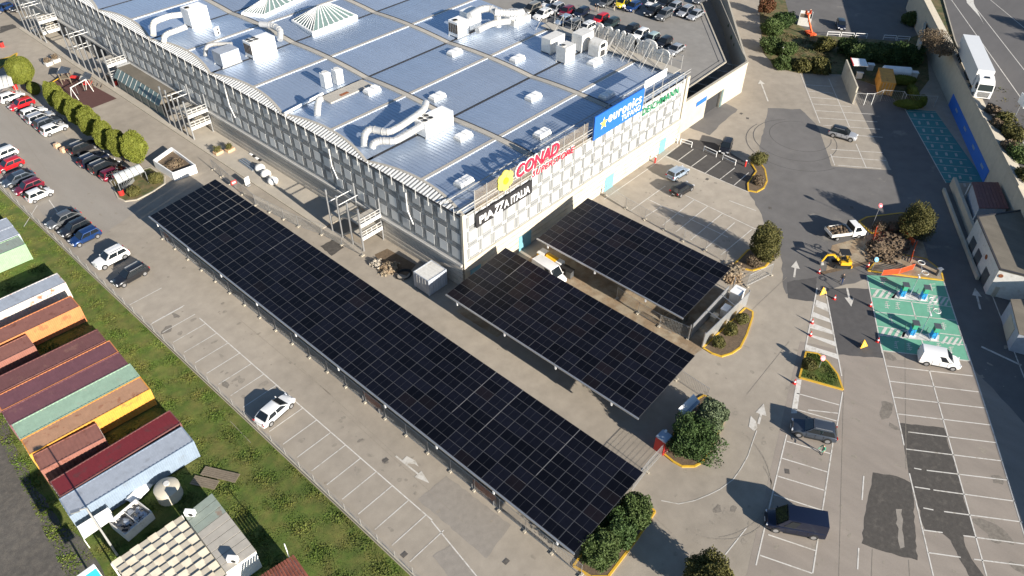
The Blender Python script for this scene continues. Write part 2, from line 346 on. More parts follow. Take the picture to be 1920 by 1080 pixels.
struct(mk1.build('parking_lines', 'paint_white')); struct(ma.build('lane_arrows', 'paint_worn'))
mk2 = MB()                                       # facade lot and accessible bays
for a, b in (((1360, 40), (1245, 125)), ((1460, 85), (1345, 170)), ((1565, 130), (1450, 218)), ((1670, 180), (1560, 265)), ((1775, 215), (1665, 310)), ((1155, 95), (1765, 357)), ((690, 415), (1048, 168)), ((1048, 168), (1250, 10)),
             ((1150, 315), (890, 500)), ((1020, 415), (1290, 545)), ((1130, 463), (1000, 545)), ((1370, 415), (1130, 610)), ((1470, 465), (1230, 660)), ((1580, 520), (1340, 720)), ((1800, 640), (1570, 830)), ((1300, 385), (1830, 640)), ((1630, 425), (1830, 500)),
             ((1670, 590), (1450, 785)), ((1330, 560), (1620, 700)), ((1270, 325), (1180, 395))):
    mk2.line(P(*tpx(960, 270, [a])[0]), P(*tpx(960, 270, [b])[0]), 0.13, wz)
struct(mk2.build('parking_lines', 'paint_white'))
mk3 = MB()                                       # right hand lots
for a, b in (((885, 585), (1535, 660)), ((915, 700), (1580, 780)), ((945, 820), (1625, 900)), ((975, 945), (1670, 1028)), ((850, 440), (1000, 1080)), ((1210, 620), (1340, 1080)), ((1480, 420), (1690, 1080)),
             ((215, 790), (535, 878)), ((190, 905), (515, 998)), ((560, 780), (510, 1080)), ((870, 470), (1500, 548)), ((300, 915), (525, 940))):
    mk3.line(P(*tpx(1440, 540, [a])[0]), P(*tpx(1440, 540, [b])[0]), 0.13, wz)
for a, b in (((1000, 0), (1020, 100)), ((1060, 310), (1240, 1080)), ((1340, 0), (1640, 1080)), ((1690, 0), (1990, 1000)), ((1050, 0), (1710, 80)), ((1035, 128), (1760, 218)), ((1190, 288), (1800, 362)), ((1095, 272), (1150, 282)), ((1240, 435), (1855, 520)), ((1100, 412), (1215, 430)), ((1320, 597), (1910, 676)), ((1165, 570), (1240, 585)),
             ((1160, 735), (1310, 755)), ((1465, 778), (1960, 845)), ((1200, 905), (1445, 940)), ((1545, 955), (2000, 1012)), ((140, 20), (30, 480)), ((490, 60), (335, 1060)), ((140, 70), (475, 165)), ((105, 197), (450, 302)), ((75, 332), (430, 440)), ((45, 470), (405, 588)), ((0, 770), (355, 890)), ((-60, 925), (330, 1060)), ((718, 330), (705, 510)), ((680, 870), (672, 1030)), ((30, 480), (-90, 1000))):
    mk3.line(P(*tpx(1440, 810, [a])[0]), P(*tpx(1440, 810, [b])[0]), 0.13, wz)
mk3.line(P(1360, 1040), P(1400, 990), 0.1, wz)
for a, b in (((240, 545), (390, 925)), ((455, 590), (610, 950)), ((270, 635), (470, 648)), ((295, 683), (490, 700)), ((318, 730), (510, 745)), ((340, 780), (620, 800)), ((360, 830), (790, 857)), ((385, 885), (820, 915)), ((415, 940), (840, 970)), ((440, 1000), (860, 1030))):
    mk3.line(P(*tpx(1440, 0, [a])[0]), P(*tpx(1440, 0, [b])[0]), 0.13, wz)
for a, b in (((470, 40), (860, 65)), ((480, 95), (885, 125)), ((525, 160), (850, 185)), ((660, 0), (738, 182)), ((470, 75), (500, 160))):
    mk3.line(P(*tpx(1440, 270, [a])[0]), P(*tpx(1440, 270, [b])[0]), 0.13, wz)
struct(mk3.build('parking_lines', 'paint_white'))
ar = MB()
arrow(ar, P(1422, 795), P(1432, 757), head=0.9); arrow(ar, P(1588, 540), P(1596, 575), head=0.9); arrow(ar, P(1489, 520), P(1493, 489), head=0.9); arrow(ar, P(1440, 190), P(1425, 150), head=1.0)
ar.sheet(poly_px(tpx(960, 540, [(1775, 1040), (1790, 960), (1830, 1000), (1840, 1050), (1815, 1075)])), wz + 0.005)
ac = tpx(960, 810, [(1120, 515), (1250, 540), (1370, 515), (1480, 470), (1560, 430), (1660, 355), (1720, 270), (1770, 180), (1800, 90), (1835, -10)])
for a, b in zip(ac, ac[1:]): ar.line(P(*a), P(*b), 0.10, wz + 0.004)
struct(ar.build('lane_arrows', 'paint_worn'))
zb = MB()                                        # zebra hatch ahead of the triangular island
for q in ([(362, 90), (440, 120), (455, 180), (352, 135)], [(340, 180), (460, 230), (472, 262), (332, 215)], [(325, 260), (485, 320), (497, 352), (315, 300)], [(305, 345), (500, 402), (515, 442), (318, 365)], [(288, 425), (515, 495), (525, 535), (400, 490), (285, 475)]):
    zb.sheet(poly_px(tpx(1440, 540, q)), wz)
zb.line(P(1532, 540), P(1509, 660), 0.16, wz + 0.003); zb.line(P(1547, 540), P(1578, 705), 0.16, wz + 0.003)
zb.sheet(poly_px([(1494, 712), (1503, 712), (1494, 775), (1483, 775)]), wz)
struct(zb.build('zebra_hatching', 'paint_white'))

# wear on the paving: oil drips in the bays, joints, tyre arcs
bz = [0.0]; gs = random.Random(41); st1 = MB(); st2 = MB()
def blotch(m, c, r, z, g):
    n = 9; ph = g.uniform(0, 6); e = g.uniform(.6, 1.5)
    bz[0] += 0.00001; z += bz[0]
    m.sheet([(c[0] + r * e * math.cos(2 * math.pi * i / n) * g.uniform(.6, 1.25), c[1] + r / e * math.sin(2 * math.pi * i / n) * g.uniform(.6, 1.25)) for i in range(n)], z)
for k in range(26):
    blotch(st1, (gs.uniform(-33.2, -30.2), -8.48 - 2.54 * (gs.randrange(-13, 7) + .5) + gs.uniform(-.5, .5)), gs.uniform(.12, .45), 0.0065, gs)
for k in range(150):
    px, py = gs.uniform(1240, 1910), gs.uniform(600, 1075)
    if 1600 < px < 1660 and py < 680: continue
    blotch(st1, P(px, py), gs.uniform(.08, .35), 0.0065, gs)
for k in range(60): blotch(st1, P(gs.uniform(1210, 1390), gs.uniform(330, 470)), gs.uniform(.08, .3), 0.0065, gs)
for k in range(60): blotch(st1, (gs.uniform(-29, -25.5), gs.uniform(-36, 60)), gs.uniform(.06, .3), 0.0065, gs)
for px, py, r in ((1863, 995, 1.3), (1872, 1005, .9), (1870, 900, .6), (1908, 1065, .6), (1666, 668, .8), (1345, 955, .5), (330, 592, .5), (313, 618, .7), (423, 721, .5), (1375, 955, .4), (723, 865, .4), (675, 826, .3), (1780, 900, .6), (1660, 770, 1.0), (1663, 760, .7), (1675, 800, .5)): blotch(st2, P(px, py), r, 0.0065, gs)
struct(st1.build('oil_stains', 'stain')); struct(st2.build('oil_stains', 'stain_dark'))
jt = MB(); sk_ = MB()
for a, b in (((1583, 690), (1573, 1085)), ((1697, 640), (1699, 880)), ((1704, 1050), (1706, 1085)), ((1636, 1030), (1634, 1085)), ((1885, 848), (1925, 960)), ((0, 197), (95, 332)), ((432, 790), (470, 830)), ((1390, 600), (1475, 520)), ((1175, 920), (1260, 1000)), ((1400, 740), (1480, 640)), ((565, 690), (760, 870)), ((640, 770), (870, 980)), ((450, 600), (620, 740))):
    jt.line(P(*a), P(*b), 0.05, 0.0150)
for cx, cy, r, a0, a1 in ((1490, 262, 7.0, 40, 330), (1500, 255, 5.2, 20, 300), (1495, 270, 8.6, 80, 250), (1330, 905, 6.5, 200, 330), (1300, 880, 8.0, 230, 350)):
    c = P(cx, cy); q = [(c.x + r * math.cos(R(a0 + (a1 - a0) * i / 24)), c.y + r * math.sin(R(a0 + (a1 - a0) * i / 24))) for i in range(25)]
    for a, b in zip(q, q[1:]): (sk_ if cx > 1450 else jt).line(a, b, 0.12, 0.0150)
struct(jt.build('paving_joints', 'stain')); struct(sk_.build('tyre_marks', 'skid'))

# electric-charging bays painted green, and the second set in the wall's shade
T6 = lambda l: tpx(1620, 500, l, 6.0)
ground_sheet('green_charging_bays', poly_px(T6([(35, 95), (300, 110), (890, 165), (1195, 1060), (200, 945), (120, 500)])), 0.012, 'bay_green')
ev = MB()
for a, b in (((30, 100), (205, 970)), ((895, 165), (1190, 1060)), ((90, 340), (1000, 455)), ((130, 510), (1040, 605)), ((150, 670), (500, 720)), ((165, 765), (1120, 880)), ((215, 945), (1185, 1060)), ((530, 390), (585, 590)), ((650, 830), (675, 910)), ((75, 245), (340, 280)), ((690, 310), (950, 350)), ((850, 750), (1100, 780))):
    ev.line(P(*T6([a])[0]), P(*T6([b])[0]), 0.14, wz + 0.003)
for q in ([(380, 270), (720, 320), (720, 395), (300, 355)], [(440, 735), (850, 770), (840, 850), (420, 800)]):
    ev.sheet(poly_px(T6(q)), wz)
for x0, x1, ya, yb, sl in ((80, 360, 250, 345, 0.13), (720, 950, 320, 420, 0.13), (165, 470, 675, 785, 0.13), (860, 1100, 775, 870, 0.13)):
    n = 4
    for k in range(n):
        xa = x0 + (x1 - x0) * (k + 0.1) / n; w = (x1 - x0) / n * 0.5
        s1 = (xa - x0) * sl
        ev.sheet(poly_px(T6([(xa, yb + s1 - 8), (xa + w, yb + s1 - 4), (min(xa + w + 55, x1 + 10), ya + s1 + 14), (xa + 55, ya + s1 + 8)])), wz)
for cx, cy in ((265, 430), (385, 440), (860, 500), (740, 470), (210, 170), (760, 230), (310, 600), (900, 670), (370, 880), (980, 940), (510, 900), (845, 900)):
    for k in range(4):
        a = rnd.uniform(-22, 22); ev.line(P(*T6([(cx - 30, cy - 30 + 20 * k)])[0]), P(*T6([(cx + 20 + a, cy - 36 + 22 * k)])[0]), 0.10, wz + 0.001 * k)
    ev.line(P(*T6([(cx - 15, cy - 40)])[0]), P(*T6([(cx + 8, cy + 45)])[0]), 0.08, wz + 0.006)
struct(ev.build('charging_bay_markings', 'paint_white'))
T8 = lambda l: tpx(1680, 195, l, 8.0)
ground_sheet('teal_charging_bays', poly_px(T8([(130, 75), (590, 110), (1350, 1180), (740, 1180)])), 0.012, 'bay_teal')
tl = MB()
tl.line(P(*T8([(135, 80)])[0]), P(*T8([(750, 1190)])[0]), 0.14, wz + 0.003)
for k in range(10):
    a = (150 + 62 * k, 108 + 114 * k); b = (610 + 75 * k, 130 + 118 * k); tl.line(P(*T8([a])[0]), P(*T8([b])[0]), 0.10, wz)
    for f in (0.22, 0.5, 0.78):
        cx = a[0] + (b[0] - a[0]) * f + 32; cy = a[1] + (b[1] - a[1]) * f + 55
        for j in range(3): tl.line(P(*T8([(cx - 18 + j * 12, cy - 25)])[0]), P(*T8([(cx - 4 + j * 12, cy + 22)])[0]), 0.09, wz + 0.001 * j)
struct(tl.build('charging_bay_markings', 'paint_worn'))

# ------------------------------------------------------------------ kerbed islands
def island(name, pts, mat='soil', kerb='kerb', part=None, h=0.14, world=None):
    poly = world or poly_px(pts); poly = [Vector((p[0], p[1], 0)) for p in poly]; n = len(poly)
    o = struct(MB().prism(poly, 0.0, h - 0.02).build(name, mat))
    k = MB(); rng = part or range(n)
    for i in rng:
        a, b = poly[i], poly[(i + 1) % n]
        k.beam((a.x, a.y, h / 2), (b.x, b.y, h / 2), 0.22, h)
    k.build('kerb', kerb, o)
    return o
island('planting_island', [(1318, 653), (1334, 663), (1352, 669), (1372, 663), (1388, 652), (1400, 628), (1411, 595), (1411, 585), (1398, 578)], kerb='paint_yellow')
island('planting_island', [(1376, 497), (1392, 504), (1410, 508), (1434, 501), (1449, 484), (1449, 474), (1436, 462), (1402, 470)], kerb='paint_yellow')
island('planting_island', [(1403, 358), (1418, 361), (1432, 353), (1438, 340), (1434, 318), (1420, 300), (1408, 306), (1418, 322), (1402, 345)], kerb='paint_yellow')
island('planting_island', [(1245, 852), (1262, 866), (1278, 875), (1302, 875), (1318, 866), (1340, 826), (1356, 790), (1350, 760), (1320, 742), (1290, 760)], kerb='paint_yellow')
island('planting_island', tpx(1440, 540, [(285, 483), (370, 495), (450, 560), (520, 650), (560, 765), (235, 675)]), mat='grass_soil', kerb='paint_yellow')
island('planting_island', [(1075, 1062), (1108, 1082), (1140, 1082), (1195, 1010), (1228, 960), (1205, 935), (1150, 960)], kerb='paint_yellow')
island('planting_island', [(1627, 508), (1640, 494), (1690, 478), (1735, 486), (1764, 508), (1768, 526), (1700, 518)], mat='dirt', kerb='paint_yellow')
island('planting_island', [(1610, 416), (1632, 437), (1672, 441), (1716, 445), (1737, 432), (1735, 406), (1690, 400), (1625, 408)], mat='soil', kerb='paint_yellow')
island('planting_island', [(222, 372), (235, 378), (257, 375), (287, 360), (309, 345), (309, 332), (282, 315), (206, 338)], mat='weeds')
island('planting_island', [(-30, 120), (20, 107), (32, 100), (30, 110), (0, 128), (-30, 135)], mat='grass_soil', kerb='paint_yellow')
island('paved_terrace', None, mat='concrete_pale', world=[(-7.3, 128), (-7.3, 22), (-2.4, 22), (-2.4, 128)], h=0.16, part=[0])
# ------------------------------------------------------------------ low wall with mesh fence beside the grass
lw = thing('boundary_wall', 'long low concrete wall topped by thin wire fence beside the grass', 'wall', (-34.7, 20, 0), world=True)
m = MB()
for k in range(-12, 18): m.box((-34.7, k * 5 + 2.5, 0.22), (0.24, 4.98, 0.44))
m.build('coping', 'kerb', lw)
m = MB()
for k in range(-24, 36): m.tube((-34.7, k * 2.5, 0.4), (-34.7, k * 2.5, 1.5), 0.025, n=5)
m.build('fence_post', 'galv_dull', lw)
m = MB()
for z in (0.6, 0.9, 1.2, 1.48): m.beam((-34.7, -60, z), (-34.7, 90, z), 0.012, 0.012)
m.build('wire', 'galv_dull', lw)

# ------------------------------------------------------------------ solar canopies
def panel_mesh(cell):
    b = MB(); b.box((0, 0, 0), (1.20, 1.91, 0.04), mi=0)
    for s in (-1, 1): b.sheet([(-0.575, s * 0.47 - 0.458), (0.575, s * 0.47 - 0.458), (0.575, s * 0.47 + 0.458), (-0.575, s * 0.47 + 0.458)], 0.024, mi=1)
    return b.mesh('panel', ['pv_frame', cell])
PVM = [panel_mesh('pv_cell'), panel_mesh('pv_cell'), panel_mesh('pv_cell'), panel_mesh('pv_brown')]
def canopy(label, x0, x1, y0, y1, rows, posts, seed):
    rr = random.Random(seed)
    root = thing('solar_canopy', label, 'solar canopy', ((x0 + x1) / 2, (y0 + y1) / 2, 0), world=True, group='solar panel canopies over the car park')
    ox, oy = root.location.x, root.location.y
    zL, zR = 3.5, 4.5; n = 9; dx = (x1 - x0) / n; dz = (zR - zL) / n; dy = (y1 - y0) / rows; sl = math.atan2(zR - zL, x1 - x0)
    rest = MB(); cnt = 0
    for j in range(rows):
        for i in range(n):
            c = Vector((x0 + (i + 0.5) * dx, y0 + (j + 0.5) * dy, zL + (i + 0.5) * dz))
            if cnt < 300:
                brown = rr.random() < (0.06 if j < rows - 5 else 0.3)
                o = obj('panel', PVM[3 if brown else rr.randrange(3)], root); o.location = (c.x - ox, c.y - oy, c.z)
                o.rotation_euler = (rr.uniform(-0.007, 0.007), -sl + rr.uniform(-0.007, 0.007), 0); o.scale = (dx / 1.215, dy / 1.945, 1)
            else:
                ca, sa = math.cos(sl), math.sin(sl); kx, ky = dx / 1.215, dy / 1.945
                for (w, l, yo, hz, mi) in ((1.19, 1.89, 0, 0.0, 0), (1.11, 0.89, -0.465, 0.024, 1), (1.11, 0.89, 0.465, 0.024, 1)):
                    qs = [(-w / 2, -l / 2), (w / 2, -l / 2), (w / 2, l / 2), (-w / 2, l / 2)]
                    rest.quad(*[(c.x + a * kx * ca - hz * sa, c.y + (b + yo) * ky, c.z + a * kx * sa + hz * ca) for a, b in qs], mi=mi)
            cnt += 1
    if rest.v:
        o = rest.build('panel_field', ['pv_frame', 'pv_cell'], root); o['kind'] = 'stuff'
    m = MB()                                     # rails in the row joints, some of them wider
    for j in range(1, rows):
        yy = y0 + j * dy; w = rr.choice((0.06, 0.07, 0.07, 0.11, 0.12)); f = rr.choice((0.0, 0.0, 0.35, 0.6))
        xa = x0 + (x1 - x0) * f; za = zL + (zR - zL) * f
        m.beam((x0 + 0.05, yy, zL - 0.03), (x1 - 0.05, yy, zR - 0.03), 0.05, 0.03)
        if w > 0.11 and f > 0.3: m.beam((xa, yy, za + 0.022), (x1 - 0.02, yy, zR + 0.022), w * 0.42, 0.012)
    m.build('rail', 'pv_rail', root)
    m = MB()
    for i in range(0, n + 1, 1):
        x = x0 + i * dx; z = zL + i * dz - 0.14
        m.beam((x, y0 + 0.1, z), (x, y1 - 0.1, z), 0.06, 0.12)
    m.build('purlin', 'galv_dull', root)
    m = MB(); m.beam((x0 - 0.1, y0 - 0.05, zL - 0.06), (x0 - 0.1, y1 + 0.05, zL - 0.06), 0.16, 0.18); m.build('gutter', 'galv', root)
    for yy in posts: MB().beam((x0 + 0.1, yy, zL - 0.32), (x1 - 0.1, yy, zR - 0.32), 0.16, 0.28).build('rafter', 'galv_dull', root)
    for yy in posts:
        for xx, zz in ((x0 + 0.30 * (x1 - x0), zL - 0.03), (x0 + 0.72 * (x1 - x0), zL + 0.38)):
            mm = MB(); mm.box((xx, yy, zz / 2), (0.22, 0.22, zz)); mm.box((xx, yy, 0.03), (0.5, 0.5, 0.06)); mm.build('post', 'galv_dull', root)
        mm = MB(); mm.beam((x0 - 0.12, yy, zL - 0.55), (x0 - 0.12, yy, zL - 0.16), 0.2, 0.2); mm.build('downpipe', 'sign_white', root)
    return root
canopy('longest black solar panel canopy, running along the fenced lane beside the parking row', -24.4, -13.65, -38.35, 38.3, 39, [36 - 8.05 * k for k in range(10)], 1)
canopy('middle black solar panel canopy between the longest one and the one at the facade lot', -7.6, 3.4, -33.75, -4.5, 15, [-6.5, -14.5, -22.4, -30.3], 2)
canopy('shortest black solar panel canopy, next to the facade parking lot', 8.85, 20.0, -28.9, -5.5, 12, [-7.5, -15.5, -23.5], 3)
# ------------------------------------------------------------------ main building
BX0, BX1, BY0, BY1, ZR = -2.4, 50.0, -2.4, 152.0, 11.6
GUT = [-2.4, 16.3, 35.6, 55.3, 74.6, 94.0, 113.3, 132.6, 152.0]
ARC = 0.38
def zroof(y):
    for a, b in zip(GUT, GUT[1:]):
        if a <= y <= b:
            u = 2 * (y - a) / (b - a) - 1; return ZR + ARC * (1 - u * u)
    return ZR
B = thing('shopping_centre', 'large flat shopping centre with silver vaulted metal roof and patterned white facade', 'building', (24, 75, 0), world=True)
m = MB()
m.quad((BX0, BY0, 0), (BX0, BY0, ZR), (BX0, BY1, ZR), (BX0, BY1, 0)); m.quad((BX0, BY0, 0), (BX1, BY0, 0), (BX1, BY0, ZR), (BX0, BY0, ZR))
m.quad((BX1, BY0, 0), (BX1, BY1, 0), (BX1, BY1, ZR), (BX1, BY0, ZR)); m.quad((BX0, BY1, 0), (BX0, BY1, ZR), (BX1, BY1, ZR), (BX1, BY1, 0))
m.build('wall', 'screen_back', B)
m = MB()
for k in range(9):                               # plinth in stepped stone courses
    z = 0.2 + k * 0.4
    m.box((BX0 - 0.11 - (0.03 if k % 2 else 0), (BY0 + BY1) / 2, z), (0.2, BY1 - BY0, 0.36))
m.build('plinth_course', 'brick', B)
m = MB()
for k in range(10):
    z = 0.22 + k * 0.42
    m.box(((BX0 + BX1) / 2, BY0 - 0.12 - (0.04 if k % 2 else 0), z), (BX1 - BX0 + 0.3, 0.22, 0.38))
m.build('plinth_course', 'wall_cream', B)
m = MB(); m.box((BX0 - 0.28, (BY0 + BY1) / 2, 3.86), (0.55, BY1 - BY0, 0.36)); m.build('ledge', 'galv_dull', B)
m = MB()
for k in range(26): m.beam((BX0 - 0.42, BY0 + 1 + k * 6, 4.02), (BX0 - 0.42, BY0 + 6.9 + k * 6, 4.02), 0.06, 0.06)
m.build('ledge_rail', 'white_dirty', B)
# facade screen: light plates with darker pinwheel bars
CW, CH = 2.4, 2.5
def cell_mesh(flip):
    b = MB(); f = -1 if flip else 1
    b.box((0.06 * f, -0.045, 0.04 * f), (1.50, 0.06, 1.56), mi=0)
    b.box((-0.16 * f, -0.03, 1.03), (1.62, 0.05, 0.34), mi=1); b.box((0.16 * f, -0.03, -1.03), (1.62, 0.05, 0.34), mi=1)
    b.box((0.98, -0.032, 0.16 * f), (0.30, 0.05, 1.66), mi=1); b.box((-0.98, -0.032, -0.16 * f), (0.30, 0.05, 1.66), mi=1)
    return b.mesh('facade_panel', ['screen_light', 'screen_dark'])
CM = [cell_mesh(False), cell_mesh(True)]
def cells(p0, ux, n, rz):
    for i in range(n):
        for j in range(3):
            o = obj('facade_panel', CM[(i + j) % 2], B)
            q = Vector(p0) + Vector(ux) * ((i + 0.5) * CW); o.location = (q.x - 24, q.y - 75, 4.1 + (j + 0.5) * CH); o.rotation_euler = (0, 0, rz)
nl = 52
cells((BX0 - 0.03, BY0 + nl * CW, 0), (0, -1, 0), nl, R(-90))
nf = 21
CWs = CW
cells((BX0 + 0.7, BY0 - 0.03, 0), (1, 0, 0), nf, 0.0)
MB().box((BX0 + 0.1, BY0 - 0.1, 6.0), (0.5, 0.36, 11.9)).build('corner_pilaster', 'wall_cream', B); MB().box((BX1 - 0.3, BY0 - 0.1, 5.9), (0.8, 0.36, 11.8)).build('corner_pilaster', 'wall_cream', B)
for x, w in ((29.5, 2.2), (9.5, 2.6), (-0.5, 2.0), (44.5, 1.8)):
    mm = MB(); mm.box((x, BY0 - 0.29, 1.25), (w, 0.06, 2.5)); mm.build('door', 'door_blue', B)
for ya, yb in ((88.5, 93.5), (96, 102), (104.5, 110.5), (113, 119)):
    mm = MB(); mm.box((BX0 - 0.27, (ya + yb) / 2, 1.7), (0.08, yb - ya, 3.4)); mm.build('garage_opening', 'opening_shade', B)  # solid dark plate on the wall, drawn as the opening's shade
# vaulted roof, three sheets to each half bay, standing seams as ribs
def lensw(y):
    return 0.12 + 1.6 * (zroof(y) - ZR) / ARC
XS = [BX0 + 1.6, 14.0, 32.4, BX1]
for a, b in zip(GUT, GUT[1:]):
    mid = (a + b) / 2
    for ya, yb in ((a + 0.25, mid - 0.3), (mid + 0.3, b - 0.25)):
        ys = [ya + (yb - ya) * k / 6 for k in range(7)]
        for xa, xb in zip(XS, XS[1:]):
            m = MB(); fx = (lambda y_: BX0 + lensw(y_)) if xa < 0 else (lambda y_: xa)
            for k in range(6): m.quad((fx(ys[k]), ys[k], zroof(ys[k])), (xb, ys[k], zroof(ys[k])), (xb, ys[k + 1], zroof(ys[k + 1])), (fx(ys[k + 1]), ys[k + 1], zroof(ys[k + 1])))
            nr = int((xb - xa) / 0.62)
            for r_ in range(nr):
                x = xa + (r_ + 0.5) * (xb - xa) / nr
                for k in range(0, 6, 2): m.beam((x, ys[k], zroof(ys[k]) + 0.03), (x, ys[k + 2], zroof(ys[k + 2]) + 0.03), 0.05, 0.045)
            m.build('roof_sheet', 'roof_metal', B)
    m = MB(); m.box(((BX0 + 1.6 + BX1) / 2, mid, ZR + ARC + 0.02), (BX1 - BX0 - 1.6, 0.55, 0.08)); m.build('ridge_cap', 'roof_strip', B)
    m = MB(); m.box(((BX0 + 1.6 + BX1) / 2, mid - 0.36, ZR + ARC + 0.03), (BX1 - BX0 - 1.6, 0.08, 0.10)); m.build('ridge_flashing', 'roof_flash', B)
for a in GUT[1:-1]:
    m = MB(); m.box(((BX0 + 1.6 + BX1) / 2, a, ZR + 0.02), (BX1 - BX0 - 1.6, 0.22, 0.05)); m.build('roof_gutter', 'gutter', B)
for x in (14.0, 32.4):
    m = MB()
    for a, b in zip(GUT, GUT[1:]):
        ys = [a + (b - a) * k / 12 for k in range(13)]
        for k in range(12): m.beam((x, ys[k], zroof(ys[k]) + 0.07), (x, ys[k + 1], zroof(ys[k + 1]) + 0.07), 0.9, 0.14)
    m.build('roof_walkway', 'roof_strip', B)
    m = MB()
    for a, b in zip(GUT, GUT[1:]):
        ys = [a + (b - a) * k / 12 for k in range(13)]
        for k in range(12): m.beam((x + 0.55, ys[k], zroof(ys[k]) + 0.09), (x + 0.55, ys[k + 1], zroof(ys[k + 1]) + 0.09), 0.12, 0.16)
    m.build('cable_tray', 'gutter', B)
# white slatted strip closing each vault along the left eave
m = MB(); d = MB(); e = MB()
for a, b in zip(GUT, GUT[1:]):
    n = int((b - a) / 0.62)
    for k in range(n):
        y0 = a + (b - a) * (k + 0.1) / n; y1 = a + (b - a) * (k + 0.62) / n
        h = zroof((y0 + y1) / 2); lw_ = lensw((y0 + y1) / 2)
        MB().beam((BX0 + 0.03, (y0 + y1) / 2, ZR + 0.03), (BX0 + lw_, (y0 + y1) / 2, h + 0.05), y1 - y0, 0.03).build('eave_slat', 'white_metal', B)
    ys = [a + (b - a) * k / 12 for k in range(13)]
    for k in range(12):
        d.quad((BX0, ys[k], ZR - 0.02), (BX0 + lensw(ys[k]), ys[k], zroof(ys[k]) - 0.03), (BX0 + lensw(ys[k + 1]), ys[k + 1], zroof(ys[k + 1]) - 0.03), (BX0, ys[k + 1], ZR - 0.02))
        e.beam((BX0 + lensw(ys[k]) + .2, ys[k], zroof(ys[k]) + 0.05), (BX0 + lensw(ys[k + 1]) + .2, ys[k + 1], zroof(ys[k + 1]) + 0.05), 0.4, 0.12)
d.build('eave_backing', 'screen_dark', B); e.build('verge_trim', 'roof_strip', B)
m = MB(); m.box((BX0 - 0.05, (BY0 + BY1) / 2, ZR + 0.0), (0.16, BY1 - BY0, 0.14)); m.build('eave_edge', 'gutter', B)
m = MB()
for k in range(66): m.tube((BX0 - 0.16, BY0 + 1.2 + k * 2.35, ZR - 1.0), (BX0 - 0.16, BY0 + 1.2 + k * 2.35, ZR + 0.75), 0.032, n=5)
m.build('eave_post', 'white_metal', B)
m = MB()
for yy in (7.8, 24.0, 50.5): m.tube((BX0 - 0.2, yy, 7.6), (BX0 - 0.2, yy, 10.6), 0.08, n=6); m.beam((BX0 - 0.2, yy, 7.8), (BX0 - 0.25, yy - 1.0, 6.0), 0.12, 0.12)
m.build('flag_pole', 'white_metal', B)
# sign frame along the front edge
m = MB()
for k in range(23):
    x = -0.3 + k * 2.2
    if x > BX1: break
    m.tube((x, BY0 - 0.25, 10.6), (x, BY0 - 0.25, 14.7 if x < 36.5 else 13.0), 0.06, n=5)
    m.tube((x, BY0 - 0.2, 13.2 if x < 36.5 else 12.6), (x, BY0 + 3.2, 11.9), 0.04, n=5)
for z in (11.7, 12.5, 13.0): m.tube((BX0, BY0 - 0.2, z), (BX1, BY0 - 0.2, z), 0.05, n=5)
m.beam((BX0, BY0 + 0.9, 12.0), (BX1, BY0 + 0.9, 12.0), 0.3, 0.2); m.beam((BX0, BY0 + 3.2, 12.25), (BX1, BY0 + 3.2, 12.25), 0.12, 0.12)
m.build('sign_frame', 'galv_dull', B)
m = MB()
for k in range(int(23 / 0.2)): m.beam((-0.3 + k * 0.2, BY0 - 0.22, 11.4), (-0.3 + k * 0.2, BY0 - 0.22, 14.55), 0.028, 0.028)
for k in range(16): m.beam((-0.3, BY0 - 0.19, 11.4 + k * 0.2), (22.8, BY0 - 0.19, 11.4 + k * 0.2), 0.03, 0.03)
m.build('mesh_parapet', 'mesh_tan', B)

# ------------------------------------------------------------------ signs on the front
def text_mesh(txt, offset=0.0, shear=0.0, ext=0.02, space=1.0):
    c = bpy.data.curves.new('lettering', 'FONT'); c.body = txt; c.offset = offset; c.shear = shear; c.extrude = ext; c.space_character = space; c.resolution_u = 4
    t = bpy.data.objects.new('lettering', c); COL.objects.link(t)
    bpy.context.view_layer.update()
    me = bpy.data.meshes.new_from_object(t.evaluated_get(bpy.context.evaluated_depsgraph_get()))
    bpy.data.objects.remove(t); return me
def text(name, txt, parent, mat, x0, x1, z0, z1, y, offset=0.0, shear=0.0, space=1.0, grow=0.0):
    me = text_mesh(txt, offset, shear, space=space)
    v = np.empty(len(me.vertices) * 3, np.float32); me.vertices.foreach_get('co', v); v = v.reshape(-1, 3)
    lo, hi = v.min(0), v.max(0)
    w = np.empty_like(v)
    w[:, 0] = x0 - grow + (v[:, 0] - lo[0]) / (hi[0] - lo[0]) * (x1 - x0 + 2 * grow); w[:, 2] = z0 - grow + (v[:, 1] - lo[1]) / (hi[1] - lo[1]) * (z1 - z0 + 2 * grow)
    w[:, 1] = y - (v[:, 2] - lo[2]) / (hi[2] - lo[2]) * 0.08
    r = parent
    while r.parent: r = r.parent
    w -= np.array(r.location, np.float32)
    me.vertices.foreach_set('co', w.ravel()); me.materials.clear(); me.materials.append(MT[mat]); me.update()
    return obj(name, me, parent)
FY = BY0 - 0.45
s = thing('sign_board', 'black banner sign with white capital letters at the left of the front facade', 'sign', (5, FY, 9), world=True)
MB().box((5.05, FY, 10.03), (10.8, 0.16, 2.05)).build('board', 'sign_black', s)
text('lettering', 'PIA', s, 'sign_white', 0.15, 2.75, 9.45, 10.6, FY - 0.10, 0.02); text('lettering', 'ZZ', s, 'sign_white', 2.7, 4.75, 9.2, 10.85, FY - 0.11, 0.03, 0.3)
text('lettering', 'A ITALIA', s, 'sign_white', 4.75, 9.9, 9.45, 10.6, FY - 0.10, 0.02)
s = thing('sign_lettering', 'red supermarket lettering with white outline standing above the front roof edge', 'sign', (12, FY, 11.5), world=True)
text('letter_outline', 'CONAD', s, 'sign_white', 7.1, 16.1, 12.65, 14.75, FY + 0.12, 0.065, 0.18); text('lettering', 'CONAD', s, 'sign_red', 7.25, 15.95, 12.75, 14.65, FY, 0.03, 0.18)
